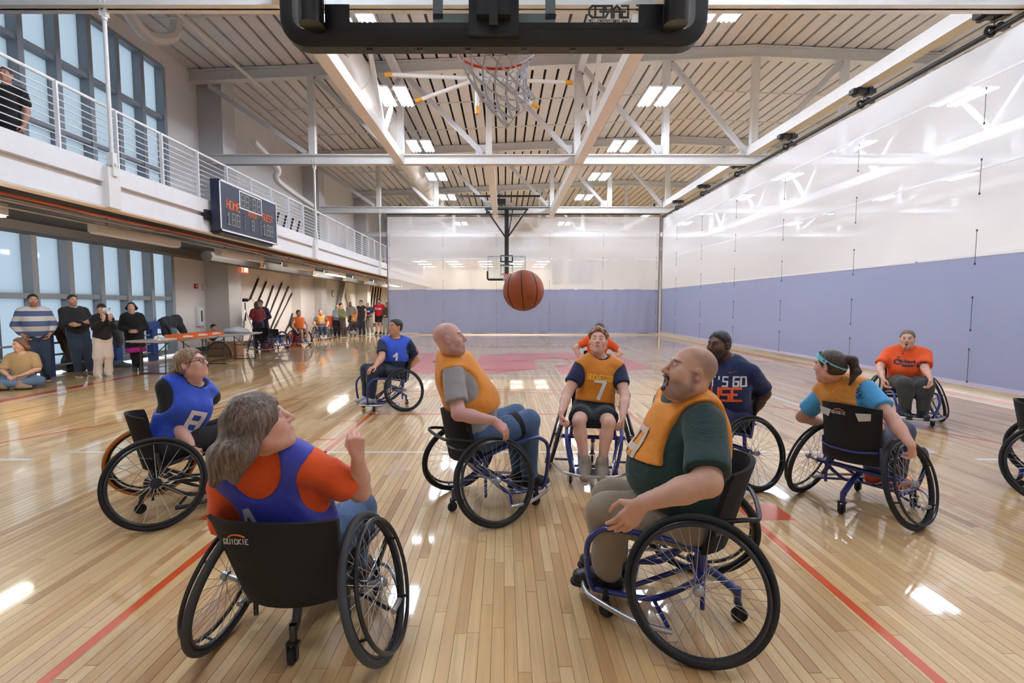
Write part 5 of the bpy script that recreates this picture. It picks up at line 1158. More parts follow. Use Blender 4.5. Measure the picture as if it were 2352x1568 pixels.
# ------------------------------------------------------------------ the players
def ik(a, b, pole, La, Lb):
    d = b - a; L = np.linalg.norm(d)
    if L > (La + Lb) * .999: b = a + d / L * (La + Lb) * .999; d = b - a; L = np.linalg.norm(d)
    x = (La * La - Lb * Lb + L * L) / (2 * L); h = math.sqrt(max(0, La * La - x * x)); u = d / L; p = np.asarray(pole, float); p = unit(p - u * np.dot(p, u)); return a + u * x + p * h, b
def atd(u, v, p, d):
    r = ray(u, v); h = unit((p[0], p[1], 0)); return CAMP + r * ((np.dot(p[:2], h[:2]) + d) / np.dot(r, h))
def sit(ch, nb, chest, head, sr=None, sl=None, er=None, wr=None, el=None, wl=None, rimr=None, riml=None, tl=.5, sw=.175, La=.29, Lb=.25, pel=None, hl=.19, knr=None, knl=None, anr=None, anl=None, hkr=None, hkl=None, nbnear=True, hipw=.09, sb=.40, sf=.46, headnear=True, toe=.15, nd=None):
    J = Fig(); J.pel = ch.L(*(pel or (.0, 0, sb + .135))); J.nb = (atd(nb[0], nb[1], J.pel, nd) if nd is not None else reach(J.pel, nb[0], nb[1], tl, nbnear)) if len(nb) == 2 else ch.L(*nb)
    J.u = unit(J.nb - J.pel); c = np.array([chest[0], chest[1], 0.]); J.r = unit(np.cross(c, J.u)); J.f = np.cross(J.u, J.r)
    s0 = J.nb - J.u * .055
    J.sr = reach(s0, sr[0], sr[1], sw, sr[2]) if sr else s0 + J.r * sw
    J.sl = reach(s0, sl[0], sl[1], sw, sl[2]) if sl else s0 - J.r * sw
    d_ = J.sr - J.sl; J.r = unit(d_ - J.u * np.dot(d_, J.u)); J.f = np.cross(J.u, J.r)
    if er: J.er = reach(J.sr, er[0], er[1], La, er[2]); J.wr = reach(J.er, wr[0], wr[1], Lb, wr[2])
    else: J.er, J.wr = ik(J.sr, ch.L(*rimr[0]), ch.R @ np.array(rimr[1]), La, Lb)
    if el: J.el = reach(J.sl, el[0], el[1], La, el[2]); J.wl = reach(J.el, wl[0], wl[1], Lb, wl[2])
    else: J.el, J.wl = ik(J.sl, ch.L(*riml[0]), ch.R @ np.array(riml[1]), La, Lb)
    J.hc = reach(J.nb, head[0], head[1], hl, headnear)
    cr = -ch.left; J.hr = J.pel + cr * hipw - np.array([0, 0, .02]); J.hl = J.pel - cr * hipw - np.array([0, 0, .02])
    J.kr = ch.L(*(knr or (.39, -.105, sf + .115))); J.kl = ch.L(*(knl or (.39, .105, sf + .115)))
    J.ar = ch.L(*(anr or (.40, -.085, .20))); J.al = ch.L(*(anl or (.40, .085, .20))); J.tr = J.ar + ch.fwd * toe - (0, 0, .06); J.tl = J.al + ch.fwd * toe - (0, 0, .06)
    J.hkr, J.hkl = hkr, hkl; return J
def hk(ch, d, n, curl=.5, s=1.0): return (ch.R @ np.array(d, float), ch.R @ np.array(n, float), curl, s)
def shoes(p, J, fwd, mat, sole, s=1.0, h=.009): [shoe('shoe', a, fwd, s, mat, sole, p.root, p.base, h) for a in (J.ar, J.al)]
def number(p, nm, txt, h, n, right, up, org, mat, off=.0075, name='number', **k):
    V, Q, ob = getattr(p, nm); project_text(V, Q, org, n, strokes(txt, h, **k), unit(right), unit(up), off, name, mat, ob, p.base)
def strap(p, a, b, t, R, mat, w=.02, name='strap'):
    c = a + (b - a) * t - p.base; mb = MB(); ax = unit(b - a); k = 28; x = unit(np.cross(ax, (0, 0, 1))); y = np.cross(ax, x); V = []
    for i in range(k):
        d = math.cos(2 * PI * i / k) * x + math.sin(2 * PI * i / k) * y
        for rr, s in ((R, -w), (R + .006, -w), (R + .006, w), (R, w)): V.append(c + d * rr + ax * s)
    obj(name, mb.add(V, [(4 * i + j, 4 * ((i + 1) % k) + j, 4 * ((i + 1) % k) + (j + 1) % 4, 4 * i + (j + 1) % 4) for i in range(k) for j in range(4)]), mat, p.root, smooth=False)
INK_W = M('print_white', (226, 226, 228), .7); INK_Y = M('print_yellow', (244, 176, 50), .7); INK_N = M('print_navy', (34, 38, 70), .7); INK_O = M('print_orange', (238, 92, 40), .7)
SOLE_W, SOLE_K = M('sole_white', (222, 220, 214), .6), M('sole_black', (24, 24, 24), .7)
def ctr(u, v, heading, side):
    h = unit((heading[0], heading[1], 0)); left = np.array([-h[1], h[0], 0]); c = fl(u, v) - left * .40 * side; return c[0], c[1], (h[0], h[1])

# --- the bald man in a dark green polo, right foreground
x, y, h = ctr(1600, 1534, (-.934, .357), 1)
ch = wheelchair(x, y, h, 'blue sports wheelchair in the right foreground under the man in dark green', sf=.45, sb=.42, bt=.80, pushbar=True, back_w=.42, backang=.12, bx=.18)
J = sit(ch, (1583, 918), (-.86, -.1), (1585, 854), sl=(1618, 970, True), el=(1626, 1108, True), wl=(1466, 1158, False), riml=None, er=None, rimr=((.22, -.22, .56), (-.3, -1, 0)), sb=.42, sf=.45, tl=.57, sw=.20, La=.30, Lb=.27, hl=.20, hkl=None, nd=.0, knr=(.43, -.10, .49), knl=(.43, .10, .49), anr=(.42, -.085, .19), anl=(.42, .085, .19), pel=(.06, 0, .50))
kn = J.wl; J.hkl = (unit((-.62, .06, -.78)), np.array([-.1, .95, -.25]), .22, 1.06); J.hkr = hk(ch, (.7, 0, -.7), (0, .3, -1), .3)
GREEN, KHAKI, BIBO = cloth('dark_green', (20, 50, 46)), cloth('khaki', (142, 126, 106)), cloth('bib_orange', (232, 146, 44), .7)
Hh = dict(fwd=(-.97, .06, .24), mouth=.014, fat=.014, neck=1.28, brow=(70, 50, 40), stubble=(.55, (74, 58, 50)), scalp=(.62, (110, 82, 70)), iris=IRISK)
P1 = person('bald man in a dark green polo and orange bib looking up, right foreground', J, dict(w=1.22, d=1.25, belly=.10, arm=1.25, leg=1.12, head=1.02, hand=1.05), (208, 162, 138), Hh,
    lambda J, B, T: [('polo_shirt', shirt(J, B, T, .86, .016, -.02, collar=1.2, seed=11, folds=.006), .011, GREEN), ('bib', bib(J, B, T, .034, .29, .125, .03, .155, seed=12), .010, BIBO), ('trousers', trousers(J, B, T, .016, .12, 13, .007, cuff=.012), .011, KHAKI)])
shoes(P1, J, ch.fwd, M('shoe_black', (24, 24, 26), .35), SOLE_K, 1.05)
gt = Sdf(); P = P1.P; gt.ell(P(0, .092, -.099), np.array([.022, .013, .014]) * J.hs, J.R); gt.ell(P(0, .1, -.044), np.array([.026, .009, .0065]) * J.hs, J.R); gt.cap(P(.026, .088, -.05), P(.022, .084, -.09), .006, .008); gt.cap(P(-.026, .088, -.05), P(-.022, .084, -.09), .006, .008); gt.noise(.0015, 200, 3)
V, Q = gt.mesh(.0035); link('goatee', quad_mesh('goatee', [(V - P1.base, Q)], hairm('goatee', (58, 46, 40))), P1.root)
number(P1, 'bib', '8', .17, J.f, -J.r, J.u, J.nb - J.u * .22, M('print_worn', (214, 196, 176), .7), bold=.16)

# --- the woman with brown hair, orange shirt and blue bib, left foreground, from behind
hd = unit((.08, .997, 0)); cl, crr = fl(515, 1457), fl(902, 1513); c0 = (cl + crr) / 2
ch = wheelchair(c0[0], c0[1], hd[:2], 'black sports wheelchair in the left foreground, its black backrest towards the camera', frame=BLACKF, sf=.38, sb=.32, bt=.71, tyre='tyreg', back_w=.43, logo=.075, track=.40, backang=.16, ATX=-.10, flare=.22)
J = sit(ch, (604, 1038), (.55, .84), (600, 976), sr=(712, 1072, True), sl=(520, 1118, False), er=(828, 1128, False), wr=(822, 1048, True), el=(525, 1238, False), wl=None if False else (600, 1215, False), sb=.32, sf=.38, tl=.50, sw=.185, La=.29, Lb=.235, hl=.17, nd=-.06, pel=(-.02, 0, .46), knr=(.32, -.13, .50), knl=(.32, .13, .50), anr=(.38, -.09, .19), anl=(.38, .09, .19), headnear=True)
J.hkr = (np.array([-.05, -.1, 1.]), np.array([-.3, .95, .1]), .95, .95); J.hkl = (unit(J.wl - J.el), np.array([.6, .1, -1.]), .5)
ORT, BIBB, JEAN = cloth('tee_orange', (228, 84, 22)), cloth('bib_blue', (30, 74, 196), .6), cloth('denim', (66, 92, 128), .8, .1)
BIBP = cloth('bib_violet', (52, 60, 168), .6)
HB = hairm('brown_grey', (100, 82, 70))
Hh = dict(fwd=(.86, .34, .36), neck=.86, brow=(110, 84, 66), iris=IRISB, lip=(186, 110, 100))
P2 = person('woman in an orange shirt and blue bib raising a fist, seen from behind', J, dict(w=1.0, d=1.0, belly=.03, arm=1.0, leg=1.05, head=.97, hand=.92), (222, 170, 150), Hh,
    lambda J, B, T: [('tee_shirt', shirt(J, B, T, .74, .014, -.08, seed=21, folds=.006), .011, ORT), ('bib', bib(J, B, T, .030, .06, .11, 0, .125, seed=22, folds=.004, scoop=.12), .010, BIBP), ('jeans', trousers(J, B, T, .012, .08, 23, .005), .012, JEAN)],
    lambda J, P, R, hs: hair_long(J, P, R, hs, HB, .19, .024, down=(-.30, -.25, -1), seed=24, flare=.02, sweep=1))
shoes(P2, J, ch.fwd, M('shoe_black'), SOLE_K)
V, Q, ob = P2.bib; project_text(V, Q, J.pel + J.u * .27 - J.r * .07, -J.f, [np.array([(-.035, -.05), (.035, -.05), (.018, .05), (-.012, .045)])], J.r, J.u, .004, 'number', M('mesh_print_white', (206, 206, 212), .8), ob, P2.base)

# --- the woman with glasses and blue bib number 8
x, y, h = ctr(364, 1217, (.80, .60), -1)
ch = wheelchair(x, y, h, 'black sports wheelchair with orange tyres under the woman in glasses at left', frame=BLACKF, sf=.42, sb=.36, bt=.75, hr='hr_k', tyre='tyreo', hub='hubk', spokes='spokes_bold', back_w=.36, backang=.10, bumper=RIMM, bx=.24, ATX=-.08)
J = sit(ch, (440, 884), (.82, -.55), (440, 836), er=(404, 974, True), wr=(442, 1030, True), el=None, riml=((.24, .26, .52), (-.4, 1, .1)), sb=.36, sf=.42, tl=.48, sw=.165, La=.275, Lb=.235, hl=.175, pel=(.1, 0, .48), nd=.02, knr=(.46, -.115, .53), knl=(.46, .115, .53), anr=(.46, -.085, .19), anl=(.46, .085, .19))
J.hkr = hk(ch, (.45, .1, -1), (.0, .9, -.2), .6, .92); J.hkl = hk(ch, (.6, .1, -.6), (.2, -.6, -.6), .4, .92)
BLKT = cloth('black_tee', (22, 24, 26)); BLKP = cloth('black_trousers', (26, 26, 30))
HL = hairm('light_brown', (148, 120, 92))
Hh = dict(fwd=(.955, .02, .26), neck=.88, brow=(130, 100, 76), iris=IRISB, lip=(196, 120, 116))
P3 = person('woman with glasses and ponytail in a blue bib number 8 at left', J, dict(w=.93, d=.95, arm=.95, leg=.98, head=.96, hand=.9, bust=1), (228, 178, 160), Hh,
    lambda J, B, T: [('tee_shirt', shirt(J, B, T, .72, .014, -.03, .07, 31), .011, BLKT), ('bib', bib(J, B, T, .032, .02, .085, .07, .11, seed=32, folds=.006), .010, BIBB), ('trousers', trousers(J, B, T, .012, .09, 33), .012, BLKP)],
    lambda J, P, R, hs: hair_pony(J, P, R, hs, HL, at_=(0, -.105, .0), tail=[(-.05, 0, -.05), (-.10, -.01, -.12), (-.13, -.01, -.19)], t=.014, line=(.075, .07)))
shoes(P3, J, ch.fwd, M('shoe_grey', (70, 70, 74), .6), SOLE_W)
number(P3, 'bib', '8', .15, J.f, -J.r, J.u, J.nb - J.u * .25 - J.r * .03, INK_W, bold=.22)
P = P3.P; gl_ = MB()
for sx in (-1, 1): gl_.ring(P(sx * .033, .102, .008) - P3.base, J.R[:, 1], .0225, .0022, 24, 6); gl_.tube([P(sx * .055, .1, .012) - P3.base, P(sx * .078, .06, .014) - P3.base, P(sx * .082, -.01, .012) - P3.base], .0022, 6)
gl_.tube([P(-.011, .106, .012) - P3.base, P(0, .109, .014) - P3.base, P(.011, .106, .012) - P3.base], .002, 6); g_ = obj('glasses', gl_, M('glasses_black', (20, 20, 22), .3), P3.root)
obj('bracelet', MB().ring(J.wr - P3.base, J.wr - J.er, .031, .004, 20, 6), M('bracelet_green', (40, 60, 50), .7), P3.root)

# --- the man in blue bib number 1
x, y, h = ctr(935, 945, (-.80, -.60), 1)
ch = wheelchair(x, y, h, 'blue sports wheelchair with amber casters under the man in blue bib number 1', sf=.47, sb=.42, bt=.74, casters='cwy')
J = sit(ch, (908, 780), (-.55, -.83), (908, 751), sr=(879, 788, True), sl=(938, 790, True), er=(877, 821, True), wr=(862, 841, True), el=(957, 825, False), wl=(932, 852, True), sb=.42, sf=.47, tl=.52, sw=.185, La=.285, Lb=.25, nd=.03, pel=(.0, 0, .55))
J.hkr = hk(ch, (.8, .3, -.2), (0, 0, -1), .3); J.hkl = hk(ch, (.4, .1, -1), (0, -.9, -.2), .55)
NVY, NVP = cloth('navy_teal', (18, 38, 66)), cloth('navy_trousers', (34, 44, 66)); HK_ = hairm('black', (30, 27, 26))
Hh = dict(fwd=(-.66, -.75, .08), brow=(36, 28, 24), iris=IRISK, lid=.002)
P4 = person('dark-haired man in a blue bib number 1 holding his wheel, behind at left', J, dict(w=1.06, d=1.1, belly=.03, arm=1.08, leg=1.05), (198, 146, 118), Hh,
    lambda J, B, T: [('tee_shirt', shirt(J, B, T, .72, .014, -.05, .075, 41), .012, NVY), ('bib', bib(J, B, T, .030, .13, .09, .03, .11, seed=42), .011, BIBB), ('trousers', trousers(J, B, T, .014, .1, 43), .012, NVP)],
    lambda J, P, R, hs: hair_short(J, P, R, hs, HK_, .011), q=1.5)
shoes(P4, J, ch.fwd, M('shoe_lightgrey', (170, 172, 180), .6), SOLE_W); number(P4, 'bib', '1', .14, J.f, -J.r, J.u, J.nb - J.u * .27, INK_W, bold=.22)
strap(P4, J.hl, J.kl, .62, .098, STRAP); V, Q, ob = P4.tee_shirt
project_text(V, Q, J.sl + (J.el - J.sl) * .4, unit(-J.r - J.f * -.4), [np.array([(-.03, -.03), (.03, -.03), (.03, .03), (-.03, .03)])], J.f, J.u, .004, 'sleeve_patch', M('patch_red', (196, 70, 70), .7), ob, P4.base)

# --- the bald man in a grey polo and orange bib
hd = unit((.88, .47, 0)); c0 = fl(1150, 1211) + np.array([-hd[1], hd[0], 0]) * .40
ch = wheelchair(c0[0], c0[1], hd[:2], 'blue sports wheelchair with a rear push bar under the bald man in the grey polo', sf=.52, sb=.42, bt=.76, pushbar=True)
J = sit(ch, (1036, 818), (.97, .1), (1032, 779), sr=(1040, 858, True), er=(1053, 950, True), wr=(1134, 966, True), el=None, riml=((.2, .2, .62), (-.3, 1, 0)), sb=.42, sf=.52, tl=.53, sw=.185, La=.30, Lb=.27, hl=.19, pel=(.0, 0, .56), nd=.0, anr=(.42, -.085, .2), anl=(.42, .085, .2))
J.hkr = (unit(at(1172, 996, J.wr[1] + .03) - J.wr), np.array([-.5, .55, -.65]), .28, 1.05); J.hkl = hk(ch, (.9, -.2, -.2), (0, 0, -1), .3)
POLO = cloth('grey_polo', (158, 152, 150)); 
Hh = dict(fwd=(.975, .06, .16), mouth=.007, brow=(150, 110, 96), stubble=(.30, (150, 128, 118)), scalp=(.16, (150, 118, 110)), iris=IRISB, neck=1.08)
P5 = person('bald man in a grey polo and orange bib, profile to the right at centre', J, dict(w=1.05, d=1.12, belly=.065, arm=1.06, leg=1.08, head=1.0, hand=1.0), (218, 168, 156), Hh,
    lambda J, B, T: [('polo_shirt', shirt(J, B, T, .74, .015, -.12, collar=.92, seed=51, folds=.005), .011, POLO), ('bib', bib(J, B, T, .032, .15, .09, .03, .115, seed=52), .010, BIBO), ('jeans', trousers(J, B, T, .014, .06, 53, .006), .011, JEAN)])
shoes(P5, J, ch.fwd, M('shoe_black'), SOLE_W, 1.02); strap(P5, J.hr, J.kr, .74, .096, STRAP, .024)

# --- the young man in orange bib number 7
c0 = (fl(1262, 1092) + fl(1458, 1070)) / 2; c0 = c0 + np.array([0, .05, 0])
ch = wheelchair(c0[0], c0[1], unit((-.16, -.99)), 'blue sports wheelchair facing the camera under the young man in bib number 7', sf=.46, sb=.42, bt=.74)
J = sit(ch, (1374, 826), (-.14, -.99), (1374, 783), sr=(1333, 844, True), sl=(1421, 848, True), er=(1303, 904, True), wr=(1289, 948, True), el=(1436, 908, True), wl=(1430, 956, True), sb=.42, sf=.46, tl=.52, sw=.18, La=.285, Lb=.25, hl=.185, knr=(.38, -.125, .53), knl=(.38, .125, .525), anr=(.43, -.07, .2), anl=(.43, .07, .2), pel=(.0, 0, .55), nd=.07)
J.hkr = hk(ch, (.15, 0, -1), (0, .9, 0), .8); J.hkl = hk(ch, (.15, 0, -1), (0, -.9, 0), .8)
BIBD = cloth('bib_amber', (216, 132, 22), .65); NV2, SHK = cloth('navy_tee', (22, 34, 70)), cloth('dark_shorts', (26, 36, 44))
HR_ = hairm('auburn', (128, 88, 58))
Hh = dict(fwd=(-.22, -.93, .22), brow=(150, 104, 74), closed=True, lid=-.016, lip=(188, 104, 98), roll=0.0)
P6 = person('young man with curly hair in an orange bib number 7 with eyes closed', J, dict(w=1.0, d=1.0, arm=1.0, leg=.95, head=.98), (226, 178, 158), Hh,
    lambda J, B, T: [('tee_shirt', shirt(J, B, T, .62, .014, -.06, .072, 61), .011, NV2), ('bib', bib(J, B, T, .034, .08, .095, .02, .105, seed=62, folds=.007), .010, BIBD), ('shorts', trousers(J, B, T, .018, .08, 63, .006, frac=.74, cuff=.012), .011, SHK)],
    lambda J, P, R, hs: hair_short(J, P, R, hs, HR_, .013, (.07, .075), curl=1.05, seed=64), q=1.15)
shoes(P6, J, ch.fwd * .9 - np.array([0, 0, .3]), M('shoe_taupe', (150, 136, 122), .8), M('sole_taupe', (190, 178, 162), .7), 1.0)
for nm, tx, hh, o, mt in (('number', '7', .15, J.nb - J.u * .27, INK_W), ('lettering', 'ROCHESTER', .044, J.nb - J.u * .165, INK_Y)): number(P6, 'bib', tx, hh, J.f, -J.r, J.u, o, mt, name=nm, bold=.22, **({} if len(tx) == 1 else dict(w=.0195)))

# --- the man in the navy tee
x, y, h = ctr(1745, 1130, (-.96, -.28), 1)
ch = wheelchair(x, y, h, 'blue sports wheelchair under the man in the navy tee shirt at right', sf=.46, sb=.42, bt=.74)
J = sit(ch, (1668, 828), (-.5, -.86), (1651, 792), sl=(1722, 856, True), el=(1756, 903, False), wl=(1717, 962, True), er=None, rimr=((.22, -.26, .56), (-.4, -1, 0)), sb=.42, sf=.46, tl=.52, sw=.20, La=.30, Lb=.265, hl=.19, nd=.02, pel=(.0, 0, .55))
J.hkl = hk(ch, (.35, .05, -1), (0, -.9, -.1), .55); J.hkr = hk(ch, (.4, 0, -1), (0, .9, 0), .5)
NV3 = cloth('navy_logo_tee', (24, 38, 82)); Hh = dict(fwd=(-.86, -.5, -.02), mouth=.006, brow=(24, 18, 16), fat=.008, stubble=(.9, (26, 20, 18)), iris=IRISK, lip=(130, 76, 68), neck=1.15)
P7 = person('bearded man in a navy tee shirt with white and orange lettering at right', J, dict(w=1.16, d=1.15, belly=.05, arm=1.16, leg=1.15, head=1.0), (100, 68, 52), Hh,
    lambda J, B, T: [('tee_shirt', shirt(J, B, T, .80, .018, -.04, .075, 71, folds=.006), .011, NV3), ('trousers', trousers(J, B, T, .016, .09, 73), .012, cloth('navy_joggers', (34, 44, 88)))],
    lambda J, P, R, hs: hair_short(J, P, R, hs, hairm('black_short', (22, 19, 18)), .007, (.064, .07)), q=1.15)
shoes(P7, J, ch.fwd, M('shoe_black'), SOLE_W)
number(P7, 'tee_shirt', "LET'S GO", .075, J.f, -J.r, J.u, J.nb - J.u * .165 + J.r * .0, INK_W, name='lettering', w=.034, bold=.17, gap=.5); number(P7, 'tee_shirt', 'CUSE', .10, J.f, -J.r, J.u, J.nb - J.u * .27, INK_O, name='lettering', w=.06, bold=.19)
V, Q, ob = P7.tee_shirt; project_text(V, Q, J.nb - J.u * .09 - J.r * .085, J.f, [np.array([(-.03, .008), (-.015, -.006), (-.008, -.002), (-.02, .004)]), np.array([(-.015, -.006), (.035, .012), (.035, .014), (-.008, -.001)])], -J.r, J.u, .004, 'chest_emblem', INK_O, ob, P7.base)

# --- the woman with the ponytail and light blue headband
cl, crr = fl(1850, 1134), fl(2100, 1210); c0 = (cl + crr) / 2
ch = wheelchair(c0[0], c0[1], unit((.88, .475)), 'blue sports wheelchair seen from behind under the woman with the headband', sf=.45, sb=.41, bt=.815, tyre='tyre', logo=.02, back_w=.37, track=.40, backang=.05)
J = sit(ch, (1921, 878), (.45, .75), (1906, 842), sl=(1888, 908, False), sr=(1988, 892, True), er=(2050, 962, True), wr=(2094, 1024, True), el=None, riml=((.2, .26, .54), (-.4, 1, 0)), sb=.41, sf=.45, tl=.49, sw=.17, La=.285, Lb=.25, hl=.17, pel=(.0, 0, .54), nd=.06)
J.hkr = hk(ch, (.5, .0, -1), (0, .9, -.2), .55, .92); J.hkl = hk(ch, (.4, 0, -1), (0, -.9, 0), .5, .9)
SKY, BIB3 = cloth('sky_blue_tee', (84, 172, 228)), cloth('bib_orange_pale', (218, 142, 44), .65); HD = hairm('dark_brown', (58, 42, 34))
Hh = dict(fwd=(-.45, .86, -.05), neck=.86, brow=(60, 44, 36), iris=IRISK)
P8 = person('woman with a dark ponytail and light blue headband in an orange bib, from behind', J, dict(w=.90, d=.92, arm=.96, leg=1.0, head=.96, hand=.9), (222, 170, 148), Hh,
    lambda J, B, T: [('tee_shirt', shirt(J, B, T, .66, .015, -.08, .07, 81), .011, SKY), ('bib', bib(J, B, T, .030, .02, .085, 0, .115, seed=82, folds=.006), .010, BIB3), ('trousers', trousers(J, B, T, .012, .08, 83), .012, cloth('slate_leggings', (70, 72, 92)))],
    lambda J, P, R, hs: hair_pony(J, P, R, hs, HD, at_=(.02, -.09, .075), tail=[(.05, -.03, -.02), (.06, -.05, -.1), (.02, -.05, -.19)], t=.012, line=(.06, .07)), q=1.1)
shoes(P8, J, ch.fwd, M('shoe_orange', (226, 84, 50), .6), SOLE_W)
hb_ = MB(); P = P8.P; R8 = J.R; V = []
for i in range(36):
    a = 2 * PI * i / 36; c = np.array([.087 * math.cos(a), -.016 + .107 * math.sin(a) * .93, .042 + .062 * math.sin(a) * 1.0 - .0]); n_ = np.array([math.cos(a), math.sin(a) * .8, .3 * 0]); w2 = np.array([0, -.012, .012])
    for s in (-1, 1): V.append(P(*(c * (1, 1, 1) + w2 * s)) - P8.base)
obj('headband', hb_.add(V, [(2 * i, 2 * ((i + 1) % 36), 2 * ((i + 1) % 36) + 1, 2 * i + 1) for i in range(36)]), M('headband_blue', (120, 206, 222), .7), P8.root)
V, Q, ob = P8.tee_shirt; 
for k, s in enumerate(('BREAK', 'WEEK', 'FIVE')): project_text(V, Q, J.nb - J.u * (.05 + .045 * k) + J.r * .13, -J.f, strokes(s, .028, w=.018, bold=.18), J.r, J.u, .003, 'lettering', M('print_blue', (30, 66, 120), .7), ob, P8.base)
# reflective tabs on the backrest
bk = [o for o in ch.root.children if o.name.startswith('backrest')][0]
for s in (-1, 1): obj('reflective_tab', MB().add([(-.235, s * .08, .76), (-.215, s * .17, .77), (-.205, s * .165, .72), (-.225, s * .10, .705)], [(0, 1, 2, 3) if s > 0 else (3, 2, 1, 0)]), M('tab_silver', (206, 206, 206), .4), bk, smooth=False)

# --- the referee in the orange tee
x, y, h = ctr(2160, 968, (-.40, -.92), 1)
ch = wheelchair(x, y, h, 'blue sports wheelchair with a chrome bumper under the referee in an orange tee', sf=.40, sb=.36, bt=.68)
J = sit(ch, (2084, 803), (-.62, -.78), (2084, 779), er=(2020, 843, True), wr=(2028, 868, True), el=(2124, 846, True), wl=(2137, 868, True), sb=.36, sf=.40, tl=.51, sw=.185, La=.29, Lb=.25, hl=.185, nd=.03, pel=(.0, 0, .5))
J.hkr = hk(ch, (.4, 0, -1), (0, .9, 0), .5); J.hkl = hk(ch, (.4, 0, -1), (0, -.9, 0), .5)
Hh = dict(fwd=(-.66, -.74, .03), brow=(110, 90, 74), iris=IRISB)
P9 = person('man in an orange tee shirt with a black whistle in his mouth', J, dict(w=1.05, d=1.05, belly=.05, arm=1.02, leg=1.1), (216, 170, 150), Hh,
    lambda J, B, T: [('tee_shirt', shirt(J, B, T, .80, .02, -.06, .072, 91, folds=.006), .012, ORT), ('trousers', trousers(J, B, T, .016, .08, 93), .012, cloth('charcoal', (52, 54, 54)))],
    lambda J, P, R, hs: hair_short(J, P, R, hs, hairm('grey_brown', (112, 98, 86)), .010, (.062, .07)), q=1.5)
shoes(P9, J, ch.fwd, M('shoe_black'), SOLE_K); P = P9.P
obj('whistle', MB().ball(P(0, .125, -.066) - P9.base, (.012, .018, .012), 10, 6, J.R).box(P(0, .112, -.06) - P9.base, (.012, .02, .008), J.R), M('whistle_black', (20, 20, 22), .3), P9.root)
obj('lanyard', MB().tube([P(0, .125, -.072) - P9.base, P(.02, .11, -.14) - P9.base, P(.03, .1, -.2) - P9.base, P(.05, .05, -.16) - P9.base], .003, 5, smooth=4), STRAP, P9.root)
for k, s in enumerate(('adaptive', 'sports')): number(P9, 'tee_shirt', s, .035, J.f, -J.r, J.u, J.nb - J.u * (.15 + .05 * k) - J.r * .06, INK_N, name='lettering', w=.026, bold=.26)
V, Q, ob = P9.tee_shirt; lg = []
for a in np.linspace(.6, 5.4, 12): c = .05; b = a + .42; lg.append(np.array([(c * math.cos(a), c * .75 * math.sin(a)), (c * math.cos(b), c * .75 * math.sin(b)), (.032 * math.cos(b), .032 * .6 * math.sin(b)), (.032 * math.cos(a), .032 * .6 * math.sin(a))]))
lg.append(np.array([(-.01, .05), (.01, .05), (.01, .07), (-.01, .07)])); project_text(V, Q, J.nb - J.u * .165 + J.r * .085, J.f, lg, -J.r, J.u, .004, 'chest_emblem', INK_N, ob, P9.base)

# --- the player half hidden behind number 7
pz = at(1375, 800, 8.6); ch = wheelchair(pz[0], 8.9, (-.1, -.99), 'blue sports wheelchair half hidden behind the young man in bib number 7', sf=.44, sb=.40, bt=.7)
J = sit(ch, (1376, 775), (-.1, -.99), (1377, 757), er=None, rimr=((.12, -.26, .56), (-.4, -1, 0)), riml=((.12, .26, .56), (-.4, 1, 0)), nd=.03)
J.hkr = hk(ch, (.4, 0, -1), (0, .9, 0), .5); J.hkl = hk(ch, (.4, 0, -1), (0, -.9, 0), .5)
P10 = person('dark-haired person in an orange tee half hidden behind the young man', J, dict(w=1.02, d=1.0), (216, 166, 144), dict(fwd=(-.15, -.98, -.1), brow=(40, 30, 26)),
    lambda J, B, T: [('tee_shirt', shirt(J, B, T, .7, .018, -.04, .072, 95), .013, ORT), ('trousers', trousers(J, B, T, .016, .08, 96), .014, BLKP)], lambda J, P, R, hs: hair_short(J, P, R, hs, hairm('dark_brown', (58, 42, 34)), .012), q=2)
shoes(P10, J, ch.fwd, M('shoe_black'), SOLE_W, h=.014)

# --- the player cut by the right edge
x, y, h = ctr(2418, 1165, (.68, -.73), -1)
ch = wheelchair(x, y, h, 'blue sports wheelchair cut off by the right edge of the picture', sf=.46, sb=.42, bt=.74)
J = sit(ch, (.1, 0, 1.06), (.68, -.73), (2500, 790), er=None, rimr=((.06, -.27, .60), (-1, -.6, 0)), riml=((.16, .26, .60), (-.4, 1, 0)), tl=.52)
J.hkr = hk(ch, (.4, 0, -1), (0, .9, 0), .5); J.hkl = hk(ch, (.4, 0, -1), (0, -.9, 0), .5)
P11 = person('player with dark clothing whose wheelchair is cut off at the right edge', J, dict(w=1.05, d=1.05), (214, 164, 142), dict(fwd=(.7, -.7, 0.1), brow=(60, 44, 36)),
    lambda J, B, T: [('sweater', shirt(J, B, T, 1.9, .018, -.04, .072, 97), .014, cloth('dark_grey', (60, 60, 68))), ('trousers', trousers(J, B, T, .016, .08, 98), .014, BLKP)], lambda J, P, R, hs: hair_short(J, P, R, hs, hairm('dark_brown', (58, 42, 34)), .012), q=2)
shoes(P11, J, ch.fwd, M('shoe_grey', (70, 70, 74), .6), SOLE_W, h=.012)
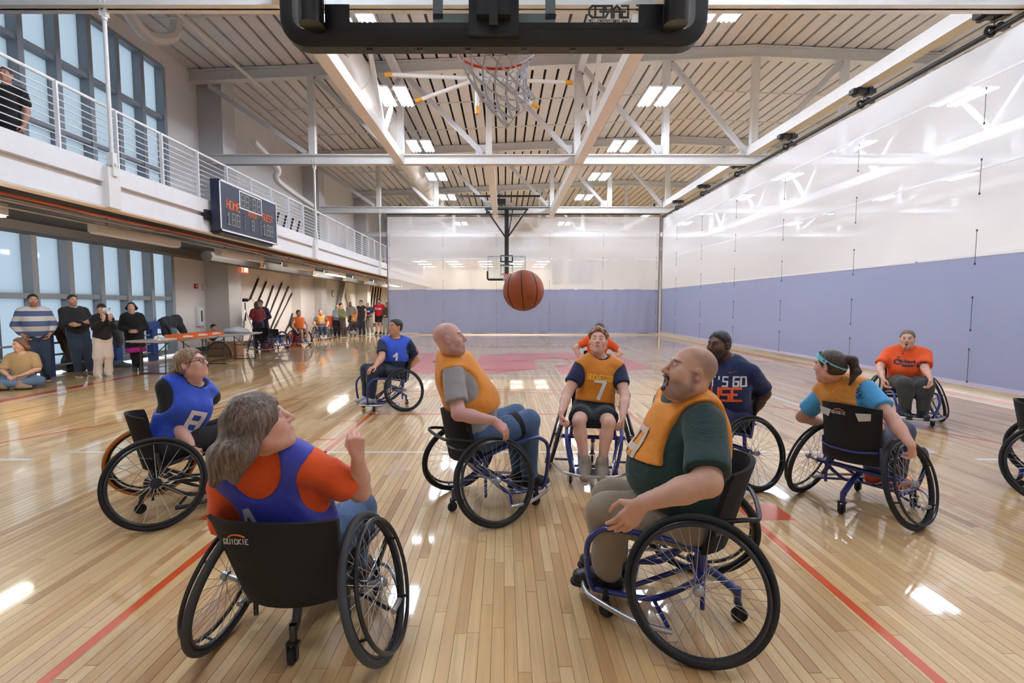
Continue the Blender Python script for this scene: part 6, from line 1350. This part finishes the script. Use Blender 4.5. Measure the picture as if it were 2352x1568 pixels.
# ------------------------------------------------------------------ the people along the left wall
def stand(label, foot, top, face, skin, clothes, hair=None, H=None, B=None, arm='down', look=None, group=None, q=2.4, X=None, shoe_m=None, sole=None, lean=0.0, gap=.1, zf=0.0):
    p0 = np.array([*fl(*foot)[:2], zf]) if X is None else np.array([X[0], X[1], zf]); t = at(top[0], top[1], p0[1]); Ht = t[2] - zf; k = Ht / 1.75
    f = unit((face[0], face[1], 0)); r = np.cross(f, (0, 0, 1)); J = Fig(); u = np.array([0, 0, 1.]); sx = np.array([t[0] - p0[0], 0, 0])
    W = lambda a, b, c: p0 + (r * a + f * b + u * c) * k + sx * min(1, c / 1.6)
    J.pel = W(0, 0, .93); J.nb = W(0, -.01, 1.45); J.hc = W(0, .02, 1.625); J.u = unit(J.nb - J.pel); J.r = unit(np.cross(f, J.u)); J.f = np.cross(J.u, J.r); w = (B or {}).get('w', 1)
    J.sr, J.sl = W(.175 * w ** .6, -.01, 1.395), W(-.175 * w ** .6, -.01, 1.395)
    pr = {'down': ((.25, -.02, 1.12), (.25, .06, .87)), 'pocket': ((.3, -.06, 1.13), (.2, .08, .93)), 'crossed': ((.25, .08, 1.13), (-.06, .24, 1.16)), 'hold': ((.25, .02, 1.12), (.07, .25, 1.05)), 'phone': ((.2, .14, 1.17), (.06, .26, 1.38)), 'back': ((.26, -.08, 1.12), (.1, -.14, .95)), 'stomach': ((.27, .02, 1.12), (.04, .24, 1.02))}
    A = arm if isinstance(arm, tuple) else (arm, arm); (e, w_), (e2, w2) = pr[A[0]], pr[A[1]]
    J.er, J.wr = W(*e), W(*w_); J.el, J.wl = W(-e2[0], *e2[1:]), W(-w2[0], w2[1] + (.03 if A[1] == 'crossed' else 0), w2[2] - (.05 if A[1] == 'crossed' else 0))
    J.hr, J.hl = W(.09, 0, .9), W(-.09, 0, .9); J.kr, J.kl = W(gap, .02, .5), W(-gap, .02, .5); J.ar, J.al = W(gap * 1.1, -.01, .1), W(-gap * 1.1, -.01, .1); J.tr, J.tl = J.ar + f * .14 - u * .06, J.al + f * .14 - u * .06
    def hkd(wr, el, nm, s):
        d = unit(wr - el)
        if nm == 'phone': return (unit(u * .8 + f * .3), -f + r * s * .3, .5)
        if nm in ('crossed', 'hold', 'stomach'): return (unit(r * -s + f * .2), -f, .45)
        return (unit(d), -r * s, .35)
    J.hkr, J.hkl = hkd(J.wr, J.er, A[0], 1), hkd(J.wl, J.el, A[1], -1)
    Hd = dict(fwd=(look or (face[0], face[1], 0.0)), brow=(50, 38, 32)); Hd.update(H or {}); b = dict(head=k * .98, hand=k, arm=k, leg=k, w=1.0, d=1.0); b.update(B or {})
    P = person(label, J, b, skin, Hd, clothes, hair, group=group, q=q, base=p0 + (0, 0, 0))
    shoes(P, J, f, shoe_m or M('shoe_black', (24, 24, 26), .35), sole or SOLE_W, k, h=.006 * q)
    return P
def cl_top(mat, frac=.7, infl=.016, hem=-.05, seed=1, nm='tee_shirt', neck=.075, folds=.004, collar=False): return lambda J, B, T: (nm, shirt(J, B, T, frac, infl, hem, neck, seed, collar, folds), .012, mat)
def cl_bot(mat, infl=.014, seed=2, nm='trousers', frac=1.0, cuff=.0): return lambda J, B, T: (nm, trousers(J, B, T, infl, .08, seed, .004, frac, cuff), .012, mat)
def cl(*fs): return lambda J, B, T: [f(J, B, T) for f in fs]
def sh_(m, **k): return lambda J, P, R, hs: hair_short(J, P, R, hs, m, **k)
BLK_H, BRN_H = hairm('black', (30, 27, 26)), hairm('dark_brown', (58, 42, 34))
# striped sweater
ST = bpy.data.materials.new('striped_knit'); ST.use_nodes = True; nt = ST.node_tree; b_ = nt.nodes['Principled BSDF']; b_.inputs['Roughness'].default_value = .9
tc = nt.nodes.new('ShaderNodeTexCoord'); sp_ = nt.nodes.new('ShaderNodeSeparateXYZ'); mu = nt.nodes.new('ShaderNodeMath'); mu.operation = 'MULTIPLY'; mu.inputs[1].default_value = 1 / .2; fr_ = nt.nodes.new('ShaderNodeMath'); fr_.operation = 'FRACT'; gt_ = nt.nodes.new('ShaderNodeMath'); gt_.operation = 'GREATER_THAN'; gt_.inputs[1].default_value = .48
mxc = nt.nodes.new('ShaderNodeMix'); mxc.data_type = 'RGBA'; mxc.inputs[6].default_value = lin((206, 204, 202)); mxc.inputs[7].default_value = lin((84, 100, 142))
for a, b in ((tc.outputs['Object'], sp_.inputs[0]), (sp_.outputs[2], mu.inputs[0]), (mu.outputs[0], fr_.inputs[0]), (fr_.outputs[0], gt_.inputs[0]), (gt_.outputs[0], mxc.inputs[0]), (mxc.outputs[2], b_.inputs[0])): nt.links.new(a, b)
DJ = cloth('dark_denim', (48, 64, 88), .85, .1); DKS = cloth('charcoal_sweater', (30, 32, 38)); BLKC = cloth('black_coat', (24, 24, 28))
stand('man in a blue and white striped sweater standing by the tall windows', (92, 874), (74, 675), (.75, -.62), (196, 146, 120), cl(cl_top(ST, 1.85, .02, -.08, 101, 'sweater'), cl_bot(DJ, .016, 102, 'jeans')), sh_(BLK_H, t=.014), dict(stubble=(.5, (60, 44, 38))), dict(w=1.16, d=1.2, belly=.06, arm=1.05, leg=1.12), 'pocket')
stand('man in a dark sweater with crossed arms beside the brown coat', (197, 864), (165, 676), (.85, -.5), (206, 158, 138), cl(cl_top(DKS, 1.9, .02, -.06, 103, 'sweater'), cl_bot(DJ, .016, 104, 'jeans')), sh_(BLK_H, t=.012), dict(stubble=(.6, (110, 100, 94))), dict(w=1.12, d=1.12, belly=.04, arm=1.04, leg=1.08), ('crossed', 'crossed'), shoe_m=M('shoe_brown', (110, 92, 76), .7))
CREAM = cloth('cream_trousers', (232, 222, 210))
pw = stand('woman in a black cap, black jacket and cream trousers holding up a phone', (238, 866), (232, 697), (.85, -.5), (222, 176, 154), cl(cl_top(BLKC, 1.85, .022, -.14, 105, 'jacket', collar=.8), cl_bot(CREAM, .016, 106, cuff=.028)), lambda J, P, R, hs: cap_hat(J, P, R, hs, M('cap_black', (34, 36, 38), .8)) + hair_short(J, P, R, hs, BRN_H, .012), None, dict(w=.92, d=.95), 'phone', shoe_m=M('shoe_white', (226, 224, 220), .6))
c = pw.P(0, .2, -.01); t = empty('phone', c, 0, label='white phone held up by the woman in the black cap', cat='phone'); obj('body', MB().box((.02, 0, 0), (.16, .012, .075)), RAILW, t, smooth=False); obj('lens', MB().ball((.09, -.008, .012), .012, 8, 6), STRAP, t)
MAG = cloth('magenta_dress', (206, 48, 176))
def coat_dress(J, B, T):
    S = Sdf().join(torso(J, B), .012); S.cap(J.pel, J.pel - J.u * .38, .17, .2, k=.05); S.plane(J.pel - J.u * .40, -J.u); S.plane(J.pel + J.u * .1, J.u)
    C = shirt(J, B, T, 1.9, .022, -.31, .07, 107); C2 = Sdf().cap(J.pel, J.pel - J.u * .25, .175, .2, k=.06); C.ops = C2.ops + C.ops
    return [('coat', C, .012, BLKC), ('dress', S, .012, MAG), ('leggings', trousers(J, B, T, .006, .05, 108), .012, BLKP)]
stand('woman in a black coat over a magenta dress holding a paper cup', (318, 853), (301, 694), (.55, -.83), (216, 170, 150), coat_dress, lambda J, P, R, hs: hair_long(J, P, R, hs, BLK_H, .09, .018, seed=109), None, dict(w=.95, d=.95), 'stomach', shoe_m=M('shoe_grey', (90, 90, 94), .6), sole=M('sole_tan', (150, 120, 90), .7), gap=.06)
stand('woman with long dark hair and blue jeans standing with her back to the court', (527, 800), (525, 699), (-.2, .98), (210, 164, 142), cl(cl_top(cloth('black_hoodie', (34, 30, 30)), 1.9, .03, -.08, 110, 'hoodie'), cl_bot(cloth('light_denim', (120, 150, 188)), .014, 111, 'jeans')), lambda J, P, R, hs: hair_long(J, P, R, hs, BRN_H, .28, .02, seed=112), None, dict(w=1.0), 'hold', q=3)
stand('woman in a red plaid top behind the camera tripod', (596, 800), (590, 692), (-.7, .6), (208, 160, 138), cl(cl_top(M('plaid_red', (128, 46, 56), .85, var=.35, vscale=30), .9, .025, -.02, 113, 'plaid_shirt'), cl_bot(cloth('navy_skirt', (34, 40, 66)), .03, 114)), lambda J, P, R, hs: hair_long(J, P, R, hs, hairm('olive_brown', (84, 74, 52)), .22, .02, seed=115), None, None, 'hold', q=3)
stand('curly-haired person in a navy jacket beside the woman in plaid', (612, 797), (598, 689), (.2, -.98), (150, 104, 84), cl(cl_top(cloth('navy_jacket', (26, 32, 52)), 1.9, .025, -.1, 116, 'jacket'), cl_bot(BLKP, .016, 117)), sh_(hairm('dark_curls', (40, 28, 24)), t=.016, curl=1.2), None, None, 'stomach', q=3)
g2 = [('man in a grey long-sleeved top and cream cap behind an empty wheelchair', (775, 772), (775, 700), (.6, -.8), (205, 150, 130), (120, 134, 150), (56, 58, 64), 'hold', 'cap', 1.1),
      ('man in a green vest with dark sleeves looking aside by the far column', (790, 774), (783, 696), (.9, -.2), (200, 150, 124), (84, 96, 56), (60, 44, 38), 'stomach', 'dark', 1.0),
      ('bearded man in a pale grey sweatshirt by the far wall', (812, 763), (804, 693), (.3, -.95), (176, 124, 100), (168, 166, 172), (48, 62, 92), 'down', 'short', 1.1),
      ('man in a black sleeveless top behind the seated man in bib number 5', (832, 770), (829, 689), (-.2, -.98), (214, 166, 146), (24, 28, 36), (30, 36, 52), 'down', 'dark', 1.0),
      ('man in a navy tee, white cap and grey trousers by the far curtain', (851, 769), (845, 693), (-.1, -1), (206, 156, 130), (44, 54, 84), (160, 152, 148), 'stomach', 'wcap', 1.05),
      ('bearded man in a red shirt and black shorts by the far curtain', (869, 768), (871, 686), (-.2, -.98), (216, 168, 148), (190, 22, 40), (22, 22, 24), 'back', 'dark', 1.25),
      ('person with a camouflage top and grey trousers cut off by the curtain edge', (886, 768), (889, 694), (-.1, -1), (190, 146, 120), (70, 66, 54), (170, 176, 182), 'stomach', 'dark', 1.0)]
for k, (lab, ft, tp_, fc, sk, c1, c2, ar, hr_, w) in enumerate(g2):
    short = 'shorts' in lab; frac = .25 if 'sleeveless' in lab else 1.9 if ('long' in lab or 'sweatshirt' in lab or 'sleeves' in lab or 'camouflage' in lab) else .75
    hf = {'cap': lambda J, P, R, hs: cap_hat(J, P, R, hs, M('cap_cream', (222, 210, 186), .8)), 'wcap': lambda J, P, R, hs: cap_hat(J, P, R, hs, M('cap_white', (232, 232, 230), .8), -1), 'dark': sh_(BLK_H, t=.014), 'short': sh_(BRN_H, t=.006)}[hr_]
    p = stand(lab, ft, tp_, fc, sk, cl(cl_top(cloth('wall_top_%d' % k, c1), frac, .022, -.06, 120 + k), cl_bot(cloth('wall_bottom_%d' % k, c2), .018, 140 + k, 'shorts' if short else 'trousers', .8 if short else 1.0, .01)), hf, dict(stubble=(.8, (60, 44, 36))) if 'bearded' in lab else None, dict(w=w, d=w), ar, q=3.4, shoe_m=M('shoe_white', (226, 224, 220), .6) if k in (4,) else None)
    if 'red shirt' in lab: number(p, 'tee_shirt', 'RED SOX', .07, p.J.f, -p.J.r, p.J.u, p.J.nb - p.J.u * .2, INK_W, name='lettering', w=.04, bold=.26)
    if 'navy tee' in lab: number(p, 'tee_shirt', 'ooo', .08, p.J.f, -p.J.r, p.J.u, p.J.nb - p.J.u * .2, INK_W, name='chest_print', w=.05, bold=.3)
# on the balcony
bx = atx(28, 240, -7.9); stand('man in a black tee standing on the balcony behind the railing', None, (14, 155), (.3, -.95), (196, 142, 116), cl(cl_top(cloth('black_logo_tee', (26, 24, 28)), .75, .02, -.06, 160), cl_bot(BLKP, .016, 161)), sh_(BRN_H, t=.009), None, dict(w=1.1, d=1.05, arm=1.08), 'down', q=2, X=(-8.1, bx[1]), zf=3.5)

# seated on the floor
def floor_sit(label, at0, face, head_px, clothes, hair, skin, q=2.2, B=None, shoe_c=(150, 130, 110), crossed=True):
    p0 = np.array([*at0[:2], 0.]); f = unit((face[0], face[1], 0)); r = np.cross(f, (0, 0, 1)); u = np.array([0, 0, 1.]); W = lambda a, b, c: p0 + r * a + f * b + u * c; J = Fig()
    J.pel = W(0, 0, .13); J.nb = W(0, .03, .62); J.hc = W(0, .07, .79); J.u = unit(J.nb - J.pel); J.r = unit(np.cross(f, J.u)); J.f = np.cross(J.u, J.r)
    J.sr, J.sl = W(.18, .02, .56), W(-.18, .02, .56); J.er, J.el = W(.26, .1, .33), W(-.26, .1, .33); J.wr, J.wl = W(.08, .3, .24), W(-.08, .3, .24); J.hr, J.hl = W(.1, .02, .12), W(-.1, .02, .12)
    if crossed: J.kr, J.kl, J.ar, J.al = W(.36, .32, .14), W(-.36, .32, .14), W(-.12, .42, .11), W(.12, .40, .11); J.tr, J.tl = J.ar - r * .14, J.al + r * .14
    else: J.kr, J.kl, J.ar, J.al = W(.12, .35, .42), W(-.12, .35, .42), W(.1, .6, .1), W(-.1, .6, .1); J.tr, J.tl = J.ar + f * .14, J.al + f * .14
    J.hkr, J.hkl = (unit(f - r * .6), -u, .5), (unit(f + r * .6), -u, .5)
    P = person(label, J, dict(B or {}), skin, dict(fwd=head_px, brow=(100, 76, 58)), clothes, hair, q=q, base=p0)
    for a, t_ in ((J.ar, J.tr), (J.al, J.tl)): shoe('shoe', a, unit(t_ - a) * (1, 1, 0) + np.array([0, 0, 0.001]), 1, M('shoe_tan_%d' % shoe_c[0], shoe_c, .7), SOLE_K, P.root, P.base, .014)
    return P
fp = fl(35, 892); floor_sit('woman in a tan top sitting cross-legged on the floor at far left', (fp[0] - .02, fp[1] + .2), (.35, -.93), (-.3, -.9, -.15), cl(cl_top(cloth('tan_top', (186, 158, 116)), .95, .016, -.02, 170, 'top'), cl_bot(cloth('mid_denim', (92, 120, 156)), .014, 171, 'jeans')), lambda J, P, R, hs: hair_long(J, P, R, hs, hairm('chestnut', (122, 88, 62)), .2, .018, seed=172), (222, 176, 154))
fp = fl(508, 818); fp = fp + (-.55, .5, 0); floor_sit('person in black crouching on the floor behind the folding table', (fp[0] - .3, fp[1] + .5), (.8, .3), (.7, -.5, -.1), cl(cl_top(BLKC, 1.9, .02, -.02, 173, 'jacket'), cl_bot(BLKP, .014, 174)), sh_(BLK_H, t=.016), (206, 158, 138), q=3, crossed=False)
s0 = fl(12, 898); sx_ = link('dark_shoe', None, loc=(s0[0] - .25, s0[1], 0), label='dark grey shoe and trouser leg of someone sitting beyond the left edge', cat='shoe')
shoe('shoe_upper', np.array([0, 0, .105]), np.array([1., -.25, 0]), 1.1, M('shoe_grey', (70, 70, 74), .6), SOLE_K, sx_, np.zeros(3), .012)
lg_ = Sdf().cap((-.05, 0, .12), (-.5, .05, .16), .05, .07); V, Q = lg_.mesh(.015); link('trouser_leg', quad_mesh('trouser_leg', [(V, Q)], cloth('charcoal', (52, 54, 54))), sx_)

# seated players along the wall
def bench(label, clab, contact, heading, neck, head, skin, top, bot, hair, bibc=None, num=None, sb=.40, sleeve=.7, look=None, side=1, w=1.05, frame=None, lapr=None):
    c = fl(*contact); h = unit((heading[0], heading[1], 0)); ch = wheelchair(c[0], c[1], h[:2], clab, sf=sb + .05, sb=sb, bt=sb + .33, frame=frame, group='wheelchairs along the left wall')
    J = sit(ch, (-.02, 0, sb + .64), h, head, er=None, rimr=((.2, -.2, .56), (-.4, -1, 0)), riml=((.2, .2, .56), (-.4, 1, 0)), tl=.52, sb=sb, sf=sb + .05)
    J.hc = J.nb + np.array([0, 0, .175]) + h * .03; J.hkr, J.hkl = hk(ch, (.8, .1, -.5), (0, .3, -.9), .4), hk(ch, (.8, -.1, -.5), (0, -.3, -.9), .4)
    def clo(J, B, T):
        L = [('tee_shirt', shirt(J, B, T, sleeve, .016, -.04, .075, 181), .013, top), bot(J, B, T)]
        if bibc: L.append(('bib', bib(J, B, T, .034, .12, .09, .03, .11, seed=182), .012, bibc))
        return L
    p = person(label, J, dict(w=w, d=w), skin, dict(fwd=look or (h[0], h[1], 0.05), brow=(60, 46, 38)), clo, hair, q=3); shoes(p, J, ch.fwd, M('shoe_lightgrey', (170, 172, 180), .6), SOLE_W, h=.016)
    if num: number(p, 'bib', num, .15, J.f, -J.r, J.u, J.nb - J.u * .27, INK_W, bold=.24)
    return p
bench('young man in a bright orange tank top seated by the slanted wall panels', 'wheelchair under the young man in the orange tank top', (688, 793), (.72, -.6), None, (682, 720), (222, 174, 156), cloth('tank_orange', (248, 122, 30)), cl_bot(SHK, .02, 183, 'shorts', .75, .01), sh_(BLK_H, t=.013), sleeve=.1)
bench('man in a grey tee and orange bib number 2 seated along the left wall', 'wheelchair under the man in orange bib number 2', (738, 780), (.5, -.85), None, (730, 728), (214, 166, 148), cloth('grey_tee', (92, 104, 118)), cl_bot(DJ, .016, 184, 'jeans'), sh_(hairm('grey_brown', (112, 98, 86)), t=.009), BIBO, '2')
bench('man in a dark long-sleeved top and orange bib number 5 by the far curtain', 'wheelchair of the man in the dark long-sleeved top by the far curtain', (816, 769), (.1, -1), None, (815, 720), (206, 156, 138), cloth('slate_top', (60, 66, 78)), cl_bot(cloth('olive_black', (48, 48, 42)), .016, 185), sh_(hairm('grey_brown', (112, 98, 86)), t=.005), BIBO, '5', sleeve=1.9, w=1.15)
c = fl(600, 808); wheelchair(c[0], c[1], unit((.45, -.9)), 'empty blue wheelchair with a black back in front of the camera tripod', sf=.44, sb=.40, bt=.78, back_w=.44, group='wheelchairs along the left wall')
c = fl(634, 800); wheelchair(c[0], c[1], unit((.8, -.5)), 'empty bright blue wheelchair beside the tripod and the panels', frame=M('frame_bright_blue', (30, 90, 210), .3, coat=.6), sf=.44, sb=.40, bt=.68, group='wheelchairs along the left wall')
c = fl(776, 772); wheelchair(c[0] + .1, c[1] - .3, unit((-.3, .95)), 'empty wheelchair seen from behind in front of the man in the cream cap', sf=.44, sb=.42, bt=.80, back_w=.46, group='wheelchairs along the left wall')
c = fl(606, 800); t = empty('orange_sack', (c[0] + .1, c[1] + .15, 0), .3, label='orange and white printed sack under the empty wheelchair by the tripod', cat='sack')
S = Sdf().cap((0, 0, .1), (0, 0, .42), .16, .12, flat=(0, 1, 0), fl_=.6); S.noise(.012, 18, 5); S.plane((0, 0, 0), (0, 0, -1)); V, Q = S.mesh(.018); link('sack_body', quad_mesh('sack_body', [(V, Q)], ORB), t); obj('white_print', MB().box((0, -.105, .26), (.14, .004, .08), Matrix.Rotation(.4, 3, 'Y')), RAILW, t, smooth=False)
c = fl(668, 792); t = empty('red_ball_bag', (c[0], c[1] + .5, 0), label='round orange-red bag on the floor behind the young man in the tank top', cat='bag'); S = Sdf().ell((0, 0, .24), (.3, .26, .24)); S.noise(.01, 20, 6); S.plane((0, 0, 0), (0, 0, -1)); V, Q = S.mesh(.02); link('bag_body', quad_mesh('bag_body', [(V, Q)], M('bag_red', (222, 66, 30), .6)), t); obj('handle', MB().tube([(-.1, 0, .46), (0, 0, .56), (.1, 0, .46)], .015, 6, smooth=4), STRAP, t)
c = fl(752, 772); t = empty('orange_bin', (c[0], c[1] + .4, 0), label='orange plastic tub behind the man in bib number 2', cat='tub'); obj('tub', MB().lathe([(.3, .45), (.36, .95), (.38, .95), (.38, .99), (.34, .99), (.28, .47)], (0, 0, 0), (0, 0, 1), 20), M('tub_orange', (244, 100, 40), .5), t); obj('stand', MB().tube([(-.2, 0, .46), (-.25, 0, 0)], .02).tube([(.2, 0, .46), (.25, 0, 0)], .02).tube([(0, .2, .46), (0, .25, 0)], .02), BLACK_STEEL, t)

# coats over the railing, things on the floor
def coat(name, label, x, y, pts, mat, seed):
    S = Sdf()
    for (a, za, ra), (b, zb_, rb) in pts: S.cap((.06, a, za), (.09 if zb_ < .9 else .03, b, zb_), ra, rb, k=.05, flat=(1, 0, 0), fl_=.55)
    S.noise(.016, 22, seed, (1, 1, .4)); V, Q = S.mesh(.02); t = empty(name, (x, y, 0), label=label, cat='coat'); link('cloth', quad_mesh('cloth', [(V, Q)], mat), t)
    m = MB().tube([(.15, pts[0][0][0], .98), (.17, pts[0][0][0] + .12, .8), (.15, pts[0][0][0] + .2, .6)], .05, 8, smooth=4); obj('sleeve', m, mat, t)
coat('brown_coat', 'dark brown coat draped over the guard railing between the two men', -9.66, 11.0, [((-.25, 1.0, .15), (.3, 1.0, .16)), ((-.15, .95, .17), (.05, .45, .17)), ((.25, .95, .15), (.35, .5, .15))], cloth('coat_brown', (74, 54, 44)), 190)
coat('grey_jacket', 'dark grey jacket draped over the guard railing beside the woman in black', -9.66, 12.35, [((-.2, 1.0, .13), (.25, 1.0, .13)), ((0, .95, .15), (.05, .62, .14))], cloth('jacket_grey', (72, 68, 72)), 191)
coat('navy_jacket', 'navy puffer jacket heaped on the end of the guard railing', -9.66, 14.4, [((-.35, 1.02, .16), (.35, 1.05, .19)), ((.35, 1.0, .16), (.55, .72, .12)), ((-.3, 1.0, .14), (-.3, .75, .12))], cloth('puffer_navy', (34, 40, 54)), 192)
def soft(name, label, cat, p, r, mat, seed, z=None, extra=None):
    S = Sdf().ell((0, 0, r[2] * .6), r); S.ell((r[0] * .6, 0, r[2] * .4), np.array(r) * .7, k=.05); S.noise(.02, 20, seed); S.plane((0, 0, 0), (0, 0, -1)); V, Q = S.mesh(.018); t = empty(name, (p[0], p[1], z or 0), label=label, cat=cat); link('cloth', quad_mesh('cloth', [(V, Q)], mat), t)
soft('folded_clothes', 'grey-blue clothes heaped on the floor behind the woman in cream trousers', 'clothes', fl(262, 842), (.35, .15, .09), cloth('heap_blue', (84, 100, 118)), 193)
soft('backpack', 'black backpack on the floor beside the man in the dark sweater', 'backpack', fl(168, 852), (.22, .18, .3), M('pack_black', (30, 30, 34), .7), 194)
soft('plastic_bag', 'white plastic bag on the far end of the folding tables', 'plastic bag', (-7.35, 13.7), (.3, .22, .1), M('bag_white', (222, 224, 230), .3), 195, z=.755)
